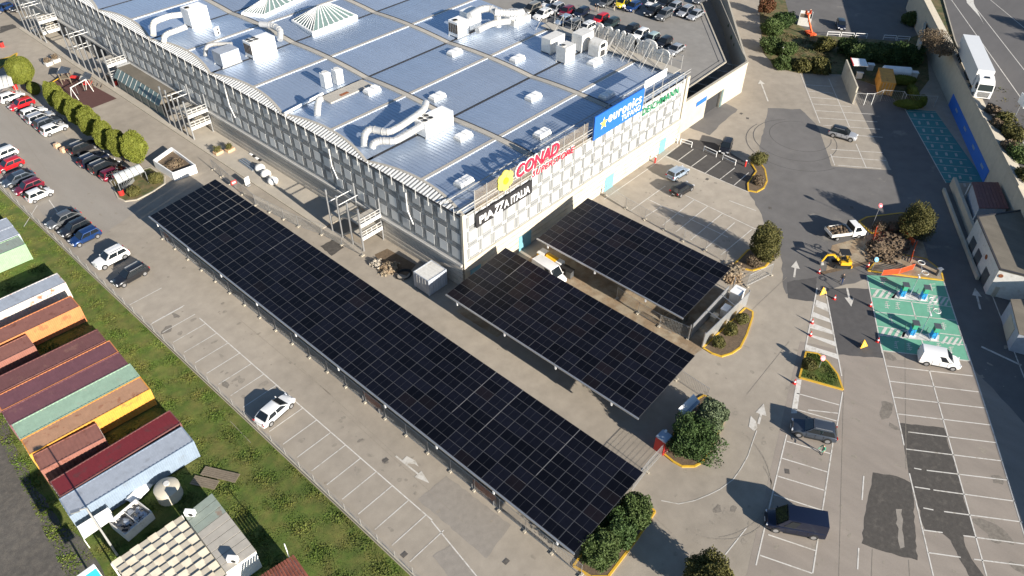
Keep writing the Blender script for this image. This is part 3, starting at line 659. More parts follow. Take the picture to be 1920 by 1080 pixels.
text('letter_outline', 'SUPERSTORE', s, 'sign_white', 10.3, 19.5, 11.32, 12.45, FY + 0.12, 0.03, 0.22, 1.1); text('lettering', 'SUPERSTORE', s, 'sign_red', 10.4, 19.4, 11.4, 12.35, FY, 0.005, 0.22, 1.1)
s = thing('sign_flower', 'pale yellow flower emblem on the front roof edge beside the red lettering', 'sign', (5.2, FY, 12.3), world=True)
m = MB()
for k in range(6):
    a = R(90 + 60 * k); cx, cz = 5.2 + 0.85 * math.cos(a), 13.5 + 0.85 * math.sin(a); poly = []
    vs = [(cx + 0.66 * math.cos(t * math.pi / 7), FY - 0.01 - 0.012 * k, cz + 0.66 * math.sin(t * math.pi / 7)) for t in range(14)]
    vs2 = [(p[0], FY + 0.14, p[2]) for p in vs]
    m.add(vs + vs2, [tuple(range(14)), tuple(range(14, 28))[::-1]] + [(i, 14 + i, 14 + (i + 1) % 14, (i + 1) % 14) for i in range(14)])
m.build('petal', 'sign_yellow', s)
m = MB(); m.tube((5.2, FY + 0.1, 13.5), (5.2, FY - 0.16, 13.5), 0.48, n=16); m.build('flower_centre', 'sign_orange', s)
m = MB(); m.tube((5.2, FY + 0.05, 11.5), (5.2, FY + 0.05, 12.2), 0.05); m.build('stand', 'white_metal', s)
s = thing('sign_board', 'large blue electronics shop sign with white lettering above the facade', 'sign', (30, FY, 11.2), world=True)
m = MB(); m.box((29.9, FY, 13.1), (12.2, 0.2, 3.75)); m.build('board', 'sign_blue', s)
text('lettering', 'euronics', s, 'sign_white', 27.0, 35.3, 12.85, 14.4, FY - 0.12, 0.012, 0.1, 1.12); text('lettering', 'TUFANO', s, 'sign_white', 30.4, 35.3, 11.7, 12.6, FY - 0.12, 0.0, 0, 1.1)
star = [(26.0 + (1.0 if k % 2 == 0 else 0.42) * math.sin(k * math.pi / 5), FY - 0.13, 13.2 + (1.0 if k % 2 == 0 else 0.42) * math.cos(k * math.pi / 5)) for k in range(10)]
m = MB(); m.add(star + [(26.0, FY - 0.2, 13.2)], [(i, 10, (i + 1) % 10) for i in range(10)]); m.build('star', 'sign_yellow', s)
s = thing('sign_lettering', 'dark green shoe shop lettering along the right end of the front facade', 'sign', (41, FY, 10), world=True)
text('lettering', 'DEICHMANN', s, 'sign_green', 36.6, 46.8, 9.95, 11.2, BY0 - 0.34, 0.012, 0, 1.12)
MB().box((41.7, BY0 - 0.14, 10.55), (10.6, 0.08, 1.9)).build('backing', 'screen_light', s)
s = thing('sign_board', 'blank white board on the sign frame at the right corner of the roof', 'sign', (39, FY, 13), world=True)
m = MB(); m.box((39.2, FY + 0.2, 15.2), (6.0, 0.12, 1.3)); m.build('board', 'sign_white', s)
m = MB()
for x in (36.8, 39.2, 41.7): m.tube((x, FY + 0.32, 11.6), (x, FY + 0.32, 15.6), 0.06, n=5)
m.build('stand', 'galv_dull', s)

# ------------------------------------------------------------------ raised parking deck and its outer wall
DZ = 5.0
dk = struct(MB().prism([(50.3, 1.6), (72.4, 2.2), (96.3, 22.5), (175, 90), (175, 190), (50.3, 190)], DZ - 0.5, DZ).build('parking_deck', 'deck_concrete'))
m = MB(); pts = [(50.3, 1.6), (72.4, 2.2), (96.3, 22.5), (175, 90)]
for a, b in zip(pts, pts[1:]): m.beam((*a, DZ + 0.06), (*b, DZ + 0.06), 0.3, 0.14)
m.build('kerb', 'kerb', dk)
m = MB()
for a, b in zip(pts, pts[1:]):
    a = Vector((*a, 0)); b = Vector((*b, 0)); d = (b - a).normalized(); r = Vector((-d.y, d.x, 0))
    m.line(a + r * 1.3, b + r * 1.3, 0.12, DZ + 0.012)
m.build('deck_line', 'gutter', dk)
dw = thing('deck_wall', 'tall beige concrete wall around the raised parking deck with underpass doorway', 'wall', (60, -1.5, 0), world=True)
def wallseg(m, a, b, h, t=0.35, z0=0.0):
    m.beam((a[0], a[1], (z0 + h) / 2), (b[0], b[1], (z0 + h) / 2), t, h - z0)
m = MB()
wallseg(m, (50.0, -1.5), (59.6, -1.5), 6.0); wallseg(m, (64.8, -1.5), (73.0, -1.7), 6.0); wallseg(m, (59.6, -1.5), (64.8, -1.5), 6.0, z0=3.4)
wallseg(m, (73.0, -1.7), (97.8, 16.5), 6.0); wallseg(m, (97.8, 16.5), (178, 84), 6.0); m.build('wall_panel', 'wall_concrete', dw)
m = MB(); wallseg(m, (50.0, -1.5), (73.1, -1.7), 6.12, 0.5, 6.0); wallseg(m, (73.0, -1.7), (178, 84.3), 6.0, 0.1, 5.9)
m.build('coping', 'kerb', dw)
m = MB(); m.box((62.2, -1.2, 1.7), (5.2, 0.1, 3.4)); m.build('doorway', 'opening_shade', dw)  # dark plate behind the opening paints its unlit depth
m = MB(); m.box((65.2, -1.75, 1.7), (0.7, 0.1, 3.4)); m.build('door_leaf', 'glass_green', dw)
m = MB(); m.box((57.6, -1.74, 4.0), (3.4, 0.08, 0.8)); m.build('plate', 'sign_blue', dw)
m = MB()
for k in range(6): m.beam((54 + k * 3.6, -1.3, 5.4), (54 + k * 3.6, 1.6, 5.0), 0.06, 0.06)
m.build('tie_bar', 'galv_dull', dw)
# ------------------------------------------------------------------ vehicles
def bil(q, u, v, off):
    a, b, c, d = [Vector(x) for x in q]
    n = (b - a).cross(d - a).normalized()
    return (a * (1 - u) + b * u) * (1 - v) + (d * (1 - u) + c * u) * v + n * off
def pane(m, q, u0, u1, v0, v1, off=0.012, mi=0):
    m.quad(bil(q, u0, v0, off), bil(q, u1, v0, off), bil(q, u1, v1, off), bil(q, u0, v1, off), mi=mi)
CK = {   # L, W, H, belt, stations (x frac, top z, half-width frac), greenhouse rear base, rear top, front top, front base
 'hatch':  (4.05, 1.76, 1.50, 0.93, [(-.5, .62, .80), (-.49, .86, .90), (-.44, .94, .97), (-.2, .95, 1), (.2, .93, 1), (.36, .86, .97), (.46, .74, .90), (.495, .58, .80), (.5, .40, .74)], -.475, -.40, .06, .24),
 'small':  (3.60, 1.66, 1.50, 0.93, [(-.5, .60, .80), (-.49, .84, .90), (-.44, .92, .97), (-.2, .95, 1), (.24, .93, 1), (.38, .87, .96), (.46, .76, .88), (.495, .58, .78), (.5, .40, .72)], -.47, -.37, .08, .28),
 'sedan':  (4.60, 1.82, 1.45, 0.92, [(-.5, .58, .80), (-.49, .84, .90), (-.42, .95, .96), (-.2, .95, 1), (.2, .93, 1), (.36, .85, .97), (.46, .72, .90), (.495, .56, .80), (.5, .40, .74)], -.43, -.25, .07, .27),
 'wagon':  (4.60, 1.80, 1.50, 0.93, [(-.5, .60, .82), (-.49, .88, .92), (-.44, .94, .97), (-.2, .95, 1), (.2, .93, 1), (.36, .86, .97), (.46, .74, .90), (.495, .58, .80), (.5, .40, .74)], -.48, -.42, .05, .22),
 'suv':    (4.45, 1.86, 1.66, 1.05, [(-.5, .66, .84), (-.49, .98, .93), (-.44, 1.06, .97), (-.2, 1.07, 1), (.2, 1.05, 1), (.36, 1.0, .97), (.46, .88, .91), (.495, .66, .82), (.5, .44, .76)], -.475, -.40, .05, .22),
 'minivan':(4.30, 1.80, 1.75, 1.0, [(-.5, .66, .86), (-.495, .96, .95), (-.44, 1.02, .98), (-.2, 1.03, 1), (.2, 1.0, 1), (.36, .95, .97), (.46, .80, .90), (.495, .60, .80), (.5, .42, .74)], -.49, -.46, .08, .30),
 'van':    (4.45, 1.84, 1.86, 1.02, [(-.5, .70, .92), (-.497, 1.02, .98), (-.44, 1.04, 1), (-.2, 1.04, 1), (.2, 1.02, 1), (.36, .96, .97), (.46, .80, .90), (.495, .60, .80), (.5, .42, .74)], -.497, -.485, .10, .30),
 'bigvan': (5.40, 2.02, 2.25, 1.15, [(-.5, .75, .93), (-.497, 1.15, .99), (-.44, 1.16, 1), (-.2, 1.16, 1), (.2, 1.14, 1), (.38, 1.08, .97), (.47, .92, .90), (.495, .66, .80), (.5, .45, .74)], -.497, -.487, .18, .34),
}
PROTO = {}
def car_proto(kind):
    L, W, H, zb, st, r0, r1, f1, f0 = CK[kind]; h = W / 2; k = L
    root = bpy.data.objects.new('parked_car', None)
    parts = []
    def part(name, m, mats, par=None, smooth=None):
        o = bpy.data.objects.new(name, m.mesh(name, mats, smooth)); o.parent = par or root; parts.append(o); return o
    b = MB(); N = 11
    for (fx, zt, fw) in st:
        w = h * fw; z0 = 0.26 if abs(fx) < 0.47 else 0.32
        zm = min(0.62, z0 + (zt - z0) * 0.55)
        half = [(w * .90, z0), (w * .99, z0 + .10), (w, zm), (w * .97, zt - min(.12, (zt - z0) * .25)), (w * .84, zt - .015)]
        ring = [(k * fx, y, z) for y, z in half] + [(k * fx, 0, zt + 0.015)] + [(k * fx, -y, z) for y, z in half[::-1]]
        b.v += ring
    n = len(st)
    for i in range(n - 1):
        for j in range(N):
            a, c = i * N + j, i * N + (j + 1) % N
            b.f.append((a, c, c + N, a + N)); b.m.append(0)
    b.f += [tuple(range(N))[::-1], tuple(range((n - 1) * N, n * N))]; b.m += [0, 0]
    for s_ in (-1, 1): b.box((k * (f0 - .03), s_ * (h + .06), zb + .08), (.12, .14, .10))
    part('body', b, ['car_white'], smooth=38)
    zl = zb - 0.03; hb, ht = h * .93, h * .74 if kind not in ('van', 'bigvan') else h * .86
    ft = [(k * r0, hb, zl), (k * f0, hb, zl), (k * f0, -hb, zl), (k * r0, -hb, zl)]; tp = [(k * r1, ht, H - .02), (k * f1, ht, H - .02), (k * f1, -ht, H - .02), (k * r1, -ht, H - .02)]
    c = MB(); mid = [tuple(Vector(a).lerp(Vector(t), .5) + Vector((0, math.copysign(.035, a[1]), .0))) for a, t in zip(ft, tp)]
    crown = [(x * .97 if kind in ('van', 'bigvan') else x * .9, y * .82, H + .025) for x, y, z in tp]
    c.add(ft + mid + tp + crown, [(0, 4, 5, 1), (1, 5, 6, 2), (2, 6, 7, 3), (3, 7, 4, 0), (4, 8, 9, 5), (5, 9, 10, 6), (6, 10, 11, 7), (7, 11, 8, 4), (8, 12, 13, 9), (9, 13, 14, 10), (10, 14, 15, 11), (11, 15, 12, 8), (12, 15, 14, 13)])
    c.f = [f[::-1] for f in c.f]
    part('cabin', c, ['car_white'], smooth=30)
    off = .045
    g = MB(); pane(g, (ft[2], ft[1], tp[1], tp[2]), .05, .95, .04, .94, off); part('windscreen', g, 'glass_dark')
    if kind not in ('van', 'bigvan'):
        g = MB(); pane(g, (ft[0], ft[3], tp[3], tp[0]), .07, .93, .08, .92, off); part('rear_window', g, 'glass_dark')
    for q in ((ft[1], ft[0], tp[0], tp[1]), (ft[2], ft[3], tp[3], tp[2])):
        s_ = 1 if q[0][1] > 0 else -1
        q2 = q if s_ > 0 else (q[1], q[0], q[3], q[2])
        rng = ((.05, .49), (.52, .95)) if kind not in ('van', 'bigvan') else ((.12, .34),)
        for u0, u1 in rng:
            if s_ < 0: u0, u1 = 1 - u1, 1 - u0
            g = MB(); pane(g, q2, u0, u1, .10, .90, off); part('side_window', g, 'glass_dark')
    rw = .33 if kind not in ('suv', 'bigvan', 'small') else (.37 if kind != 'small' else .30)
    for fx in (-.31, .32):
        for s_ in (-1, 1):
            y = s_ * (h - .10); w = MB(); w.tube((k * fx, y - .11, rw), (k * fx, y + .115, rw), rw, n=14); w.tube((k * fx, s_ * (h - .02), rw + .02), (k * fx, s_ * (h + .004), rw + .02), rw * 1.14, n=14)
            t = part('wheel', w, 'tyre', smooth=40)
            rm = MB(); rm.tube((k * fx, s_ * (h - .02), rw), (k * fx, s_ * (h + .022), rw), rw * .66, n=10); part('rim', rm, 'rim', t)
    for s_ in (-1, 1):
        q = MB(); q.box((0, s_ * (h - .03), .31), (k * .40, .10, .14)); part('sill', q, 'black_plastic')
        for fx in (-.02, -.2, .17): q = MB(); q.box((k * fx, s_ * (h - .004), .68), (.02, .03, .5)); part('door_seam', q, 'black_plastic')
    for fx in (-.503, .503): q = MB(); q.box((k * fx, 0, .5), (.03, .5, .12)); part('number_plate', q, 'sign_white')
    if kind in ('suv', 'wagon', 'minivan'):
        for s_ in (-1, 1): q = MB(); q.beam((k * r1 * .85, s_ * ht * .9, H + .05), (k * f1 * .5, s_ * ht * .9, H + .05), .05, .05); part('roof_rail', q, 'galv')
    for s_ in (-1, 1):
        q = MB(); q.box((k * .474, s_ * h * .66, .66 if H < 1.6 else .78), (.14, .34, .13), rz=-s_ * .35); part('headlight', q, 'lamp_clear')
        q = MB(); q.box((-k * .490, s_ * h * .78, .80 if H < 1.6 else .92), (.08, .26, .20), rz=s_ * .2); part('tail_light', q, 'lamp_red')
    return root, parts
def put_car(kind, color, c, head, label, group, z=0.0, name='parked_car', roof=None, sc=1.05, zc=0.7, cat='car'):
    if kind not in PROTO: PROTO[kind] = car_proto(kind)
    proto, parts = PROTO[kind]
    ctr = P(c[0], c[1], z + zc)
    if isinstance(head, tuple):
        a = P(c[0] - head[0] / 2, c[1] - head[1] / 2, z + zc); b = P(c[0] + head[0] / 2, c[1] + head[1] / 2, z + zc); hd = math.atan2(b.y - a.y, b.x - a.x)
    else: hd = R(head)
    root = thing(name, label, cat, (ctr.x, ctr.y, z + 0.012), hd, group); root.scale = (sc, sc, sc)
    mp = {proto: root}
    for o in parts:
        n = o.copy(); COL.objects.link(n); n.parent = mp[o.parent]; mp[o] = n
        if o.name.split('.')[0] in ('body', 'cabin'):
            n.material_slots[0].link = 'OBJECT'; n.material_slots[0].material = MT[roof if roof and o.name.startswith('cabin') else color]
    return root
GA = 'cars parked along the grass'; GB = 'cars parked along the clipped trees'; GD = 'cars on the raised deck'
for a in (
 ('hatch', 'car_white', (6, 289), 182, 'white hatchback at the left picture edge, just above the bright red hatchback', GA),
 ('hatch', 'car_red', (17, 309), 182, 'bright red hatchback near the left picture edge, second in the row along the grass', GA),
 ('sedan', 'car_slate', (33, 334), 181, 'dark slate sedan between the bright red hatchback and the crimson one', GA),
 ('hatch', 'car_crimson', (53, 350), 181, 'crimson hatchback beside the small white city car', GA),
 ('small', 'car_white', (73, 364), 2, 'small white city car with dark sunroof at the end of its row', GA),
 ('sedan', 'car_grey', (118, 410), 184, 'dark grey sedan with bright trim, first of three dark cars', GA),
 ('hatch', 'car_black', (140, 427), 182, 'black hatchback in the middle of three dark cars', GA),
 ('hatch', 'car_blue', (159, 443), 182, 'deep blue hatchback, last of three dark cars near the white crossover', GA),
 ('suv', 'car_white', (208, 483), 182, 'white crossover beside the black estate car along the grass', GA),
 ('wagon', 'car_black', (244, 515), 184, 'black estate car nearest the camera in the busy row along the grass', GA),
 ('sedan', 'car_white', (515, 768), (50, -44), 'lone white sedan parked among empty bays beside the grass', None),
 ('hatch', 'car_white', (21, 181), 4, 'white hatchback at the head of the row under the clipped trees', GB),
 ('hatch', 'car_red', (40, 195), 182, 'red hatchback among white cars beside the clipped trees', GB),
 ('hatch', 'car_white', (63, 210), 3, 'white hatchback right after the red one beside the trees', GB),
 ('wagon', 'car_silver', (76, 219), 3, 'silver estate car between two white cars beside the trees', GB),
 ('suv', 'car_slate', (91, 230), 3, 'grey crossover beside the last white hatchback of the tree row', GB),
 ('hatch', 'car_white', (101, 241), 3, 'last white hatchback of the tree row, next to the concrete blocks', GB),
 ('suv', 'car_black', (156, 276), 4, 'black SUV parked nearest the concrete blocks', GB),
 ('suv', 'car_navy', (175, 299), 4, 'dark navy SUV with roof rails, second of the dark cars by the trees', GB),
 ('minivan', 'car_black', (196, 312), 4, 'black minivan beside the crimson car at the trolley shelter', GB),
 ('hatch', 'car_crimson', (214, 324), 4, 'crimson hatchback half hidden by the trolley shelter', GB),
 ('sedan', 'car_beige', (84, 52), 186, 'brown grey sedan alone beside the far stair tower', None),
 ('hatch', 'car_blue', (6, 15), 190, 'blue car cut off by the top left picture corner', None),
 ('hatch', 'car_black', (38, 13), 185, 'black car half hidden behind the farthest stair tower', None),
 ('hatch', 'car_iceblue', (1271, 323), (32, -19), 'light silver blue hatchback in the lot before the front facade', None),
 ('hatch', 'car_black', (1279, 353), (32, -19), 'black hatchback beside the silver blue one before the front facade', None),
 ('hatch', 'car_black', (1361, 274), (-10, 24), 'black hatchback in a dark bay between the white hoop barriers', None),
 ('suv', 'car_silver', (1581, 251), (46, 12), 'silver SUV with black roof alone on the marked apron', None),
 ('hatch', 'car_navy', (1577, 46), (4, 20), 'dark blue car alone on the far upper lot behind the hoops', None),
):
    kw = {}
    if 'black roof' in a[4]: kw['roof'] = 'car_black'
    put_car(*a, **kw)
for a in (
 ('minivan', 'car_beige', (997, 17), 182, 'beige van at the left end of the deck, beside the round roof fan'),
 ('suv', 'car_white', (1017, 28), 182, 'white jeep on the deck behind the roof edge, next to the beige van'),
 ('hatch', 'car_iceblue', (1056, 38), 181, 'pale blue hatchback on the deck seen through the sign struts'),
 ('minivan', 'car_grey', (1074, 49), 181, 'grey van on the deck close behind the wire sign frame'),
 ('minivan', 'car_white', (1099, 54), 181, 'white van on the deck close behind the rounded sign boards'),
 ('hatch', 'car_red', (1126, 35), 183, 'red hatchback on the raised deck'),
 ('hatch', 'car_teal', (1146, 43), 183, 'dark green hatchback on the deck beside the red one'),
 ('hatch', 'car_black', (1183, 55), 183, 'black hatchback on the deck between dark green and white cars'),
 ('hatch', 'car_white', (1201, 64), 183, 'white hatchback on the deck beside the mint roofed one'),
 ('hatch', 'car_slate', (1221, 72), 183, 'dark hatchback with pale mint roof on the deck'),
 ('hatch', 'car_black', (1245, 79), 183, 'black hatchback on the deck beside the last silver sedan'),
 ('sedan', 'car_silver', (1267, 92), 183, 'silver sedan at the near right end of the deck row'),
 ('hatch', 'car_white', (1030, 6), 184, 'white hatchback at the top left of the deck rows'),
 ('wagon', 'car_silver', (1041, 16), 184, 'silver estate on the deck behind the white jeep'),
 ('hatch', 'car_crimson', (1062, 21), 184, 'dark red hatchback on the deck behind the pale blue one'),
 ('hatch', 'car_navy', (1090, 23), 184, 'navy hatchback on the deck left of the walking people'),
 ('hatch', 'car_grey', (1136, 4), 182, 'dark grey car at the top of the deck left of the yellow car'),
 ('hatch', 'car_yellow', (1167, 5), 182, 'yellow hatchback at the top of the deck'),
 ('hatch', 'car_blue', (1187, 12), 182, 'bright blue hatchback on the deck beside the yellow one'),
 ('hatch', 'car_white', (1225, 4), 182, 'white hatchback at the top of the deck in the right hand group'),
 ('suv', 'car_black', (1247, 6), 182, 'black SUV at the top of the deck behind the right hand group'),
 ('hatch', 'car_silver', (1264, 13), 182, 'silver hatchback in the right hand group, between black SUV and grey estate'),
 ('wagon', 'car_silver', (1285, 21), 182, 'silver estate with dark glass in the right hand deck group'),
 ('sedan', 'car_silver', (1304, 27), 182, 'light silver sedan at the right end of the far deck group'),
 ('suv', 'car_black', (1224, 21), 182, 'black SUV at the near left of the far deck group'),
 ('suv', 'car_grey', (1245, 28), 182, 'dark grey SUV at the near side of the far deck group'),
 ('hatch', 'car_grey', (1313, -2), 182, 'dark car at the top picture edge on the right of the deck'),
):
    kw = {'roof': 'car_mint'} if 'mint' in a[4] and a[1] == 'car_slate' else {}
    put_car(*a, GD, z=DZ, **kw)
put_car('van', 'car_white', (1762, 672), (72, 14), 'white panel van parked beside the green charging bays', None, name='delivery_van', cat='van', zc=0.8)
put_car('suv', 'car_slate', (1526, 806), (-78, -17), 'slate blue crossover with open tailgate and person behind it', None, sc=1.08)
put_car('bigvan', 'car_navy', (1492, 978), (-108, -20), 'large navy van parked across the bays at the lower right', None, name='cargo_van', cat='van', zc=1.0)

# small open lorry by the excavation
def local_thing(name, label, cat, c, vec, z=0.0, zc=0.6):
    a = P(c[0] - vec[0] / 2, c[1] - vec[1] / 2, z + zc); b = P(c[0] + vec[0] / 2, c[1] + vec[1] / 2, z + zc); q = P(c[0], c[1], z + zc)
    return thing(name, label, cat, (q.x, q.y, z), math.atan2(b.y - a.y, b.x - a.x))
def wheels(root, xs, hw, r, w=0.26):
    for x in xs:
        for s_ in (-1, 1):
            m = MB(); m.tube((x, s_ * (hw - w), r), (x, s_ * hw, r), r, n=14); o = m.build('wheel', 'tyre', root, 40)
            m = MB(); m.tube((x, s_ * (hw - .05), r), (x, s_ * (hw + .015), r), r * .55, n=10); m.build('rim', 'rim', o)
t = local_thing('tipper_truck', 'small white tipper truck loaded with soil by the excavation', 'truck', (1585, 433), (72, -9), zc=0.9)
m = MB(); m.box((-0.2, 0, 0.55), (5.2, 0.9, 0.22)); m.build('chassis', 'black_plastic', t)
m = MB()
for s_ in (-1, 1): m.box((-1.15, s_ * 1.05, 1.12), (3.2, 0.07, 0.45))
m.box((-2.75, 0, 1.12), (0.07, 2.1, 0.45)); m.box((0.45, 0, 1.15), (0.07, 2.1, 0.5)); m.box((-1.15, 0, 0.86), (3.2, 2.1, 0.08)); m.build('dropside_bed', 'white_dirty', t)
m = MB(); m.box((0.62, 0, 1.55), (0.06, 1.95, 1.2)); m.build('headboard', 'black_plastic', t)
m = MB()
m.add([(0.75, -.98, .45), (2.75, -.98, .45), (2.78, -.98, 1.15), (2.2, -.93, 1.25), (1.75, -.85, 2.05), (.75, -.85, 2.08)] + [(0.75, .98, .45), (2.75, .98, .45), (2.78, .98, 1.15), (2.2, .93, 1.25), (1.75, .85, 2.05), (.75, .85, 2.08)],
      [(0, 1, 2, 3, 4, 5), (11, 10, 9, 8, 7, 6), (0, 6, 7, 1), (1, 7, 8, 2), (2, 8, 9, 3), (3, 9, 10, 4), (4, 10, 11, 5), (5, 11, 6, 0)]); m.f = [f[::-1] for f in m.f]; m.build('cab', 'car_white', t)
m = MB(); m.quad((2.21, -.8, 1.30), (2.21, .8, 1.30), (1.79, .74, 2.0), (1.79, -.74, 2.0)); m.build('windscreen', 'glass_dark', t)
for s_ in (-1, 1):
    m = MB(); m.quad((1.0, s_ * .975, 1.25), (2.05, s_ * .965, 1.25), (1.65, s_ * .885, 1.95), (1.0, s_ * .885, 1.95)); m.build('side_window', 'glass_dark', t)
    m = MB(); m.box((2.76, s_ * .75, .85), (.06, .3, .18)); m.build('headlight', 'lamp_clear', t)
wheels(t, (-1.6, 1.75), 1.0, .36)
m = MB(); rr = random.Random(3)
for k in range(60): m.ball((rr.uniform(-2.5, .2), rr.uniform(-.85, .85), 1.0 + rr.uniform(0, .28)), rr.uniform(.12, .32), 6, 4)
m.build('soil_load', 'soil', t)['kind'] = 'stuff'

# articulated truck on the road above the wall
RZ = 5.4
a = P(1838, 189, RZ); b = P(1820, 67, RZ + 4)
hd = math.atan2(a.y - b.y, a.x - b.x); Lt = math.hypot(a.x - b.x, a.y - b.y)
t = thing('articulated_truck', 'white articulated truck parked on the road above the retaining wall', 'truck', (b.x, b.y, RZ), hd); X1 = Lt
m = MB(); m.box(((X1 - 3.1) / 2, 0, 2.68), (X1 - 3.1, 2.75, 2.95)); m.build('trailer', 'car_white', t)
MB().box((X1 - 2.8, 0, 1.9), (.5, 2.0, 2.4)).build('gap_shade', 'black_plastic', t)  # black block stands in for the shaded gap behind the cab
m = MB(); m.box(((X1 - 2.9) / 2, 0, 0.95), (X1 - 3, 1.0, 0.3)); m.box((X1 * .55, 0, .75), (3.2, 2.5, .5)); m.build('chassis', 'black_plastic', t)
m = MB(); cx = X1 - 2.5
m.add([(cx, s * 1.3, z) if False else (x, s * w, z) for s in (-1, 1) for x, w, z in ((cx, 1.3, .5), (X1, 1.3, .5), (X1 + .02, 1.3, 1.7), (X1 - .25, 1.28, 2.9), (X1 - .8, 1.2, 3.45), (cx + .3, 1.2, 3.75), (cx, 1.28, 3.65))],
      [(0, 1, 2, 3, 4, 5, 6), (13, 12, 11, 10, 9, 8, 7)] + [(i, 7 + i, 7 + (i + 1) % 7, (i + 1) % 7) for i in range(7)]); m.f = [f[::-1] for f in m.f]; m.build('cab', 'car_white', t)
m = MB(); m.quad((X1 + .03, -1.15, 1.8), (X1 + .03, 1.15, 1.8), (X1 - .22, 1.12, 2.85), (X1 - .22, -1.12, 2.85)); m.build('windscreen', 'glass_dark', t)
m = MB(); m.box((cx + 1.0, 0, 3.64), (.6, .8, .08)); m.build('roof_hatch', 'glass_dark', t)
m = MB()
for k in range(6): m.box((X1 + .04, 0, .75 + k * .16), (.06, 1.9, .08))
m.build('grille', 'black_plastic', t)
for s_ in (-1, 1):
    m = MB(); m.box((X1 + .02, s_ * 1.05, .8), (.1, .4, .22)); m.build('headlight', 'lamp_clear', t)
    m = MB(); m.box((X1 - .35, s_ * 1.5, 2.3), (.12, .16, .7)); m.build('mirror', 'black_plastic', t)
    m = MB(); m.quad((X1 - 1.5, s_ * 1.312, 1.9), (X1 - .35, s_ * 1.312, 1.9), (X1 - .5, s_ * 1.295, 2.7), (X1 - 1.5, s_ * 1.3, 2.7)); m.build('side_window', 'glass_dark', t)
wheels(t, (1.4, 2.7, 4.0, X1 - 4.4, X1 - .95), 1.33, .52)

# mini excavator digging the trench
t = local_thing('mini_excavator', 'yellow mini excavator working in the trench, boom to the left', 'excavator', (1578, 492), (-40, -2), zc=0.5)
for s_ in (-1, 1):
    m = MB(); m.box((0, s_ * .7, .25), (1.9, .32, .42)); m.tube((-.95, s_ * .54, .25), (-.95, s_ * .86, .25), .22); m.tube((.95, s_ * .54, .25), (.95, s_ * .86, .25), .22); m.build('track', 'black_plastic', t)
m = MB(); m.box((-.35, 0, .78), (1.3, 1.45, .5)); m.box((-.85, 0, .95), (.5, 1.4, .5)); m.build('body', 'yellow_paint', t)
m = MB()
for x in (-.5, .55):
    for s_ in (-1, 1): m.beam((x, s_ * .55, .9), (x, s_ * .55, 2.3), .07, .07)
m.box((0, 0, 2.34), (1.35, 1.35, .08)); m.box((-.1, 0, 1.15), (.5, .5, .4)); m.build('canopy', 'black_plastic', t)
m = MB(); m.beam((.5, .1, .95), (1.5, .1, 1.9), .22, .26); m.beam((1.5, .1, 1.9), (2.35, .1, 1.75), .2, .22); m.build('boom', 'yellow_paint', t)
m = MB(); m.beam((2.35, .1, 1.75), (2.75, .1, .6), .16, .2); m.build('stick', 'yellow_paint', t)
m = MB(); m.add([(2.6, -.2, .65), (2.9, -.2, .6), (2.75, -.2, .1), (2.4, -.2, .2), (2.6, .4, .65), (2.9, .4, .6), (2.75, .4, .1), (2.4, .4, .2)], [(0, 1, 2, 3), (7, 6, 5, 4), (1, 5, 6, 2), (2, 6, 7, 3), (0, 3, 7, 4), (0, 4, 5, 1)]); m.build('bucket', 'galv_dull', t)
m = MB(); m.box((-1.25, 0, .3), (.12, 1.6, .35)); m.build('blade', 'yellow_paint', t)
# orange cherry picker on the upper verge
t = thing('lift_platform', 'orange lift platform folded on the verge beside the upper lot', 'lift', P(1518, 66), R(60)); t.scale = (.7, .7, .7)
m = MB(); m.box((0, 0, .7), (3.4, 2.2, .5)); m.build('chassis', 'orange_net', t)
wheels(t, (-1.1, 1.1), 1.2, .45)
m = MB(); m.beam((-.8, 0, 1.0), (1.2, .4, 3.6), .4, .4); m.beam((1.2, .4, 3.6), (2.4, .6, 5.4), .3, .3); m.build('boom', 'orange_net', t)
m = MB(); m.beam((2.5, -.3, 3.0), (2.9, -.2, 7.0), .3, .3); m.build('mast', 'wall_cream', t)
m = MB(); m.box((2.6, .6, 5.9), (1.0, 1.6, .12)); m.box((2.6, 1.35, 6.4), (1.0, .06, 1.0)); m.box((2.6, -.15, 6.4), (1.0, .06, 1.0)); m.build('basket', 'orange_net', t)
t = thing('waste_skip', 'open white skip with dark inside next to the orange lift', 'skip', P(1508, 42), R(20))
m = MB()
m.box((0, 1.3, .9), (4.2, .1, 1.8)); m.box((0, -1.3, .9), (4.2, .1, 1.8)); m.box((-2.1, 0, .9), (.1, 2.6, 1.8)); m.box((2.1, 0, .9), (.1, 2.6, 1.8)); m.box((0, 0, .1), (4.2, 2.6, .1)); m.build('shell', 'white_dirty', t)
m = MB(); m.box((0, 0, .7), (4.0, 2.4, .9)); m.build('load', 'soil', t)
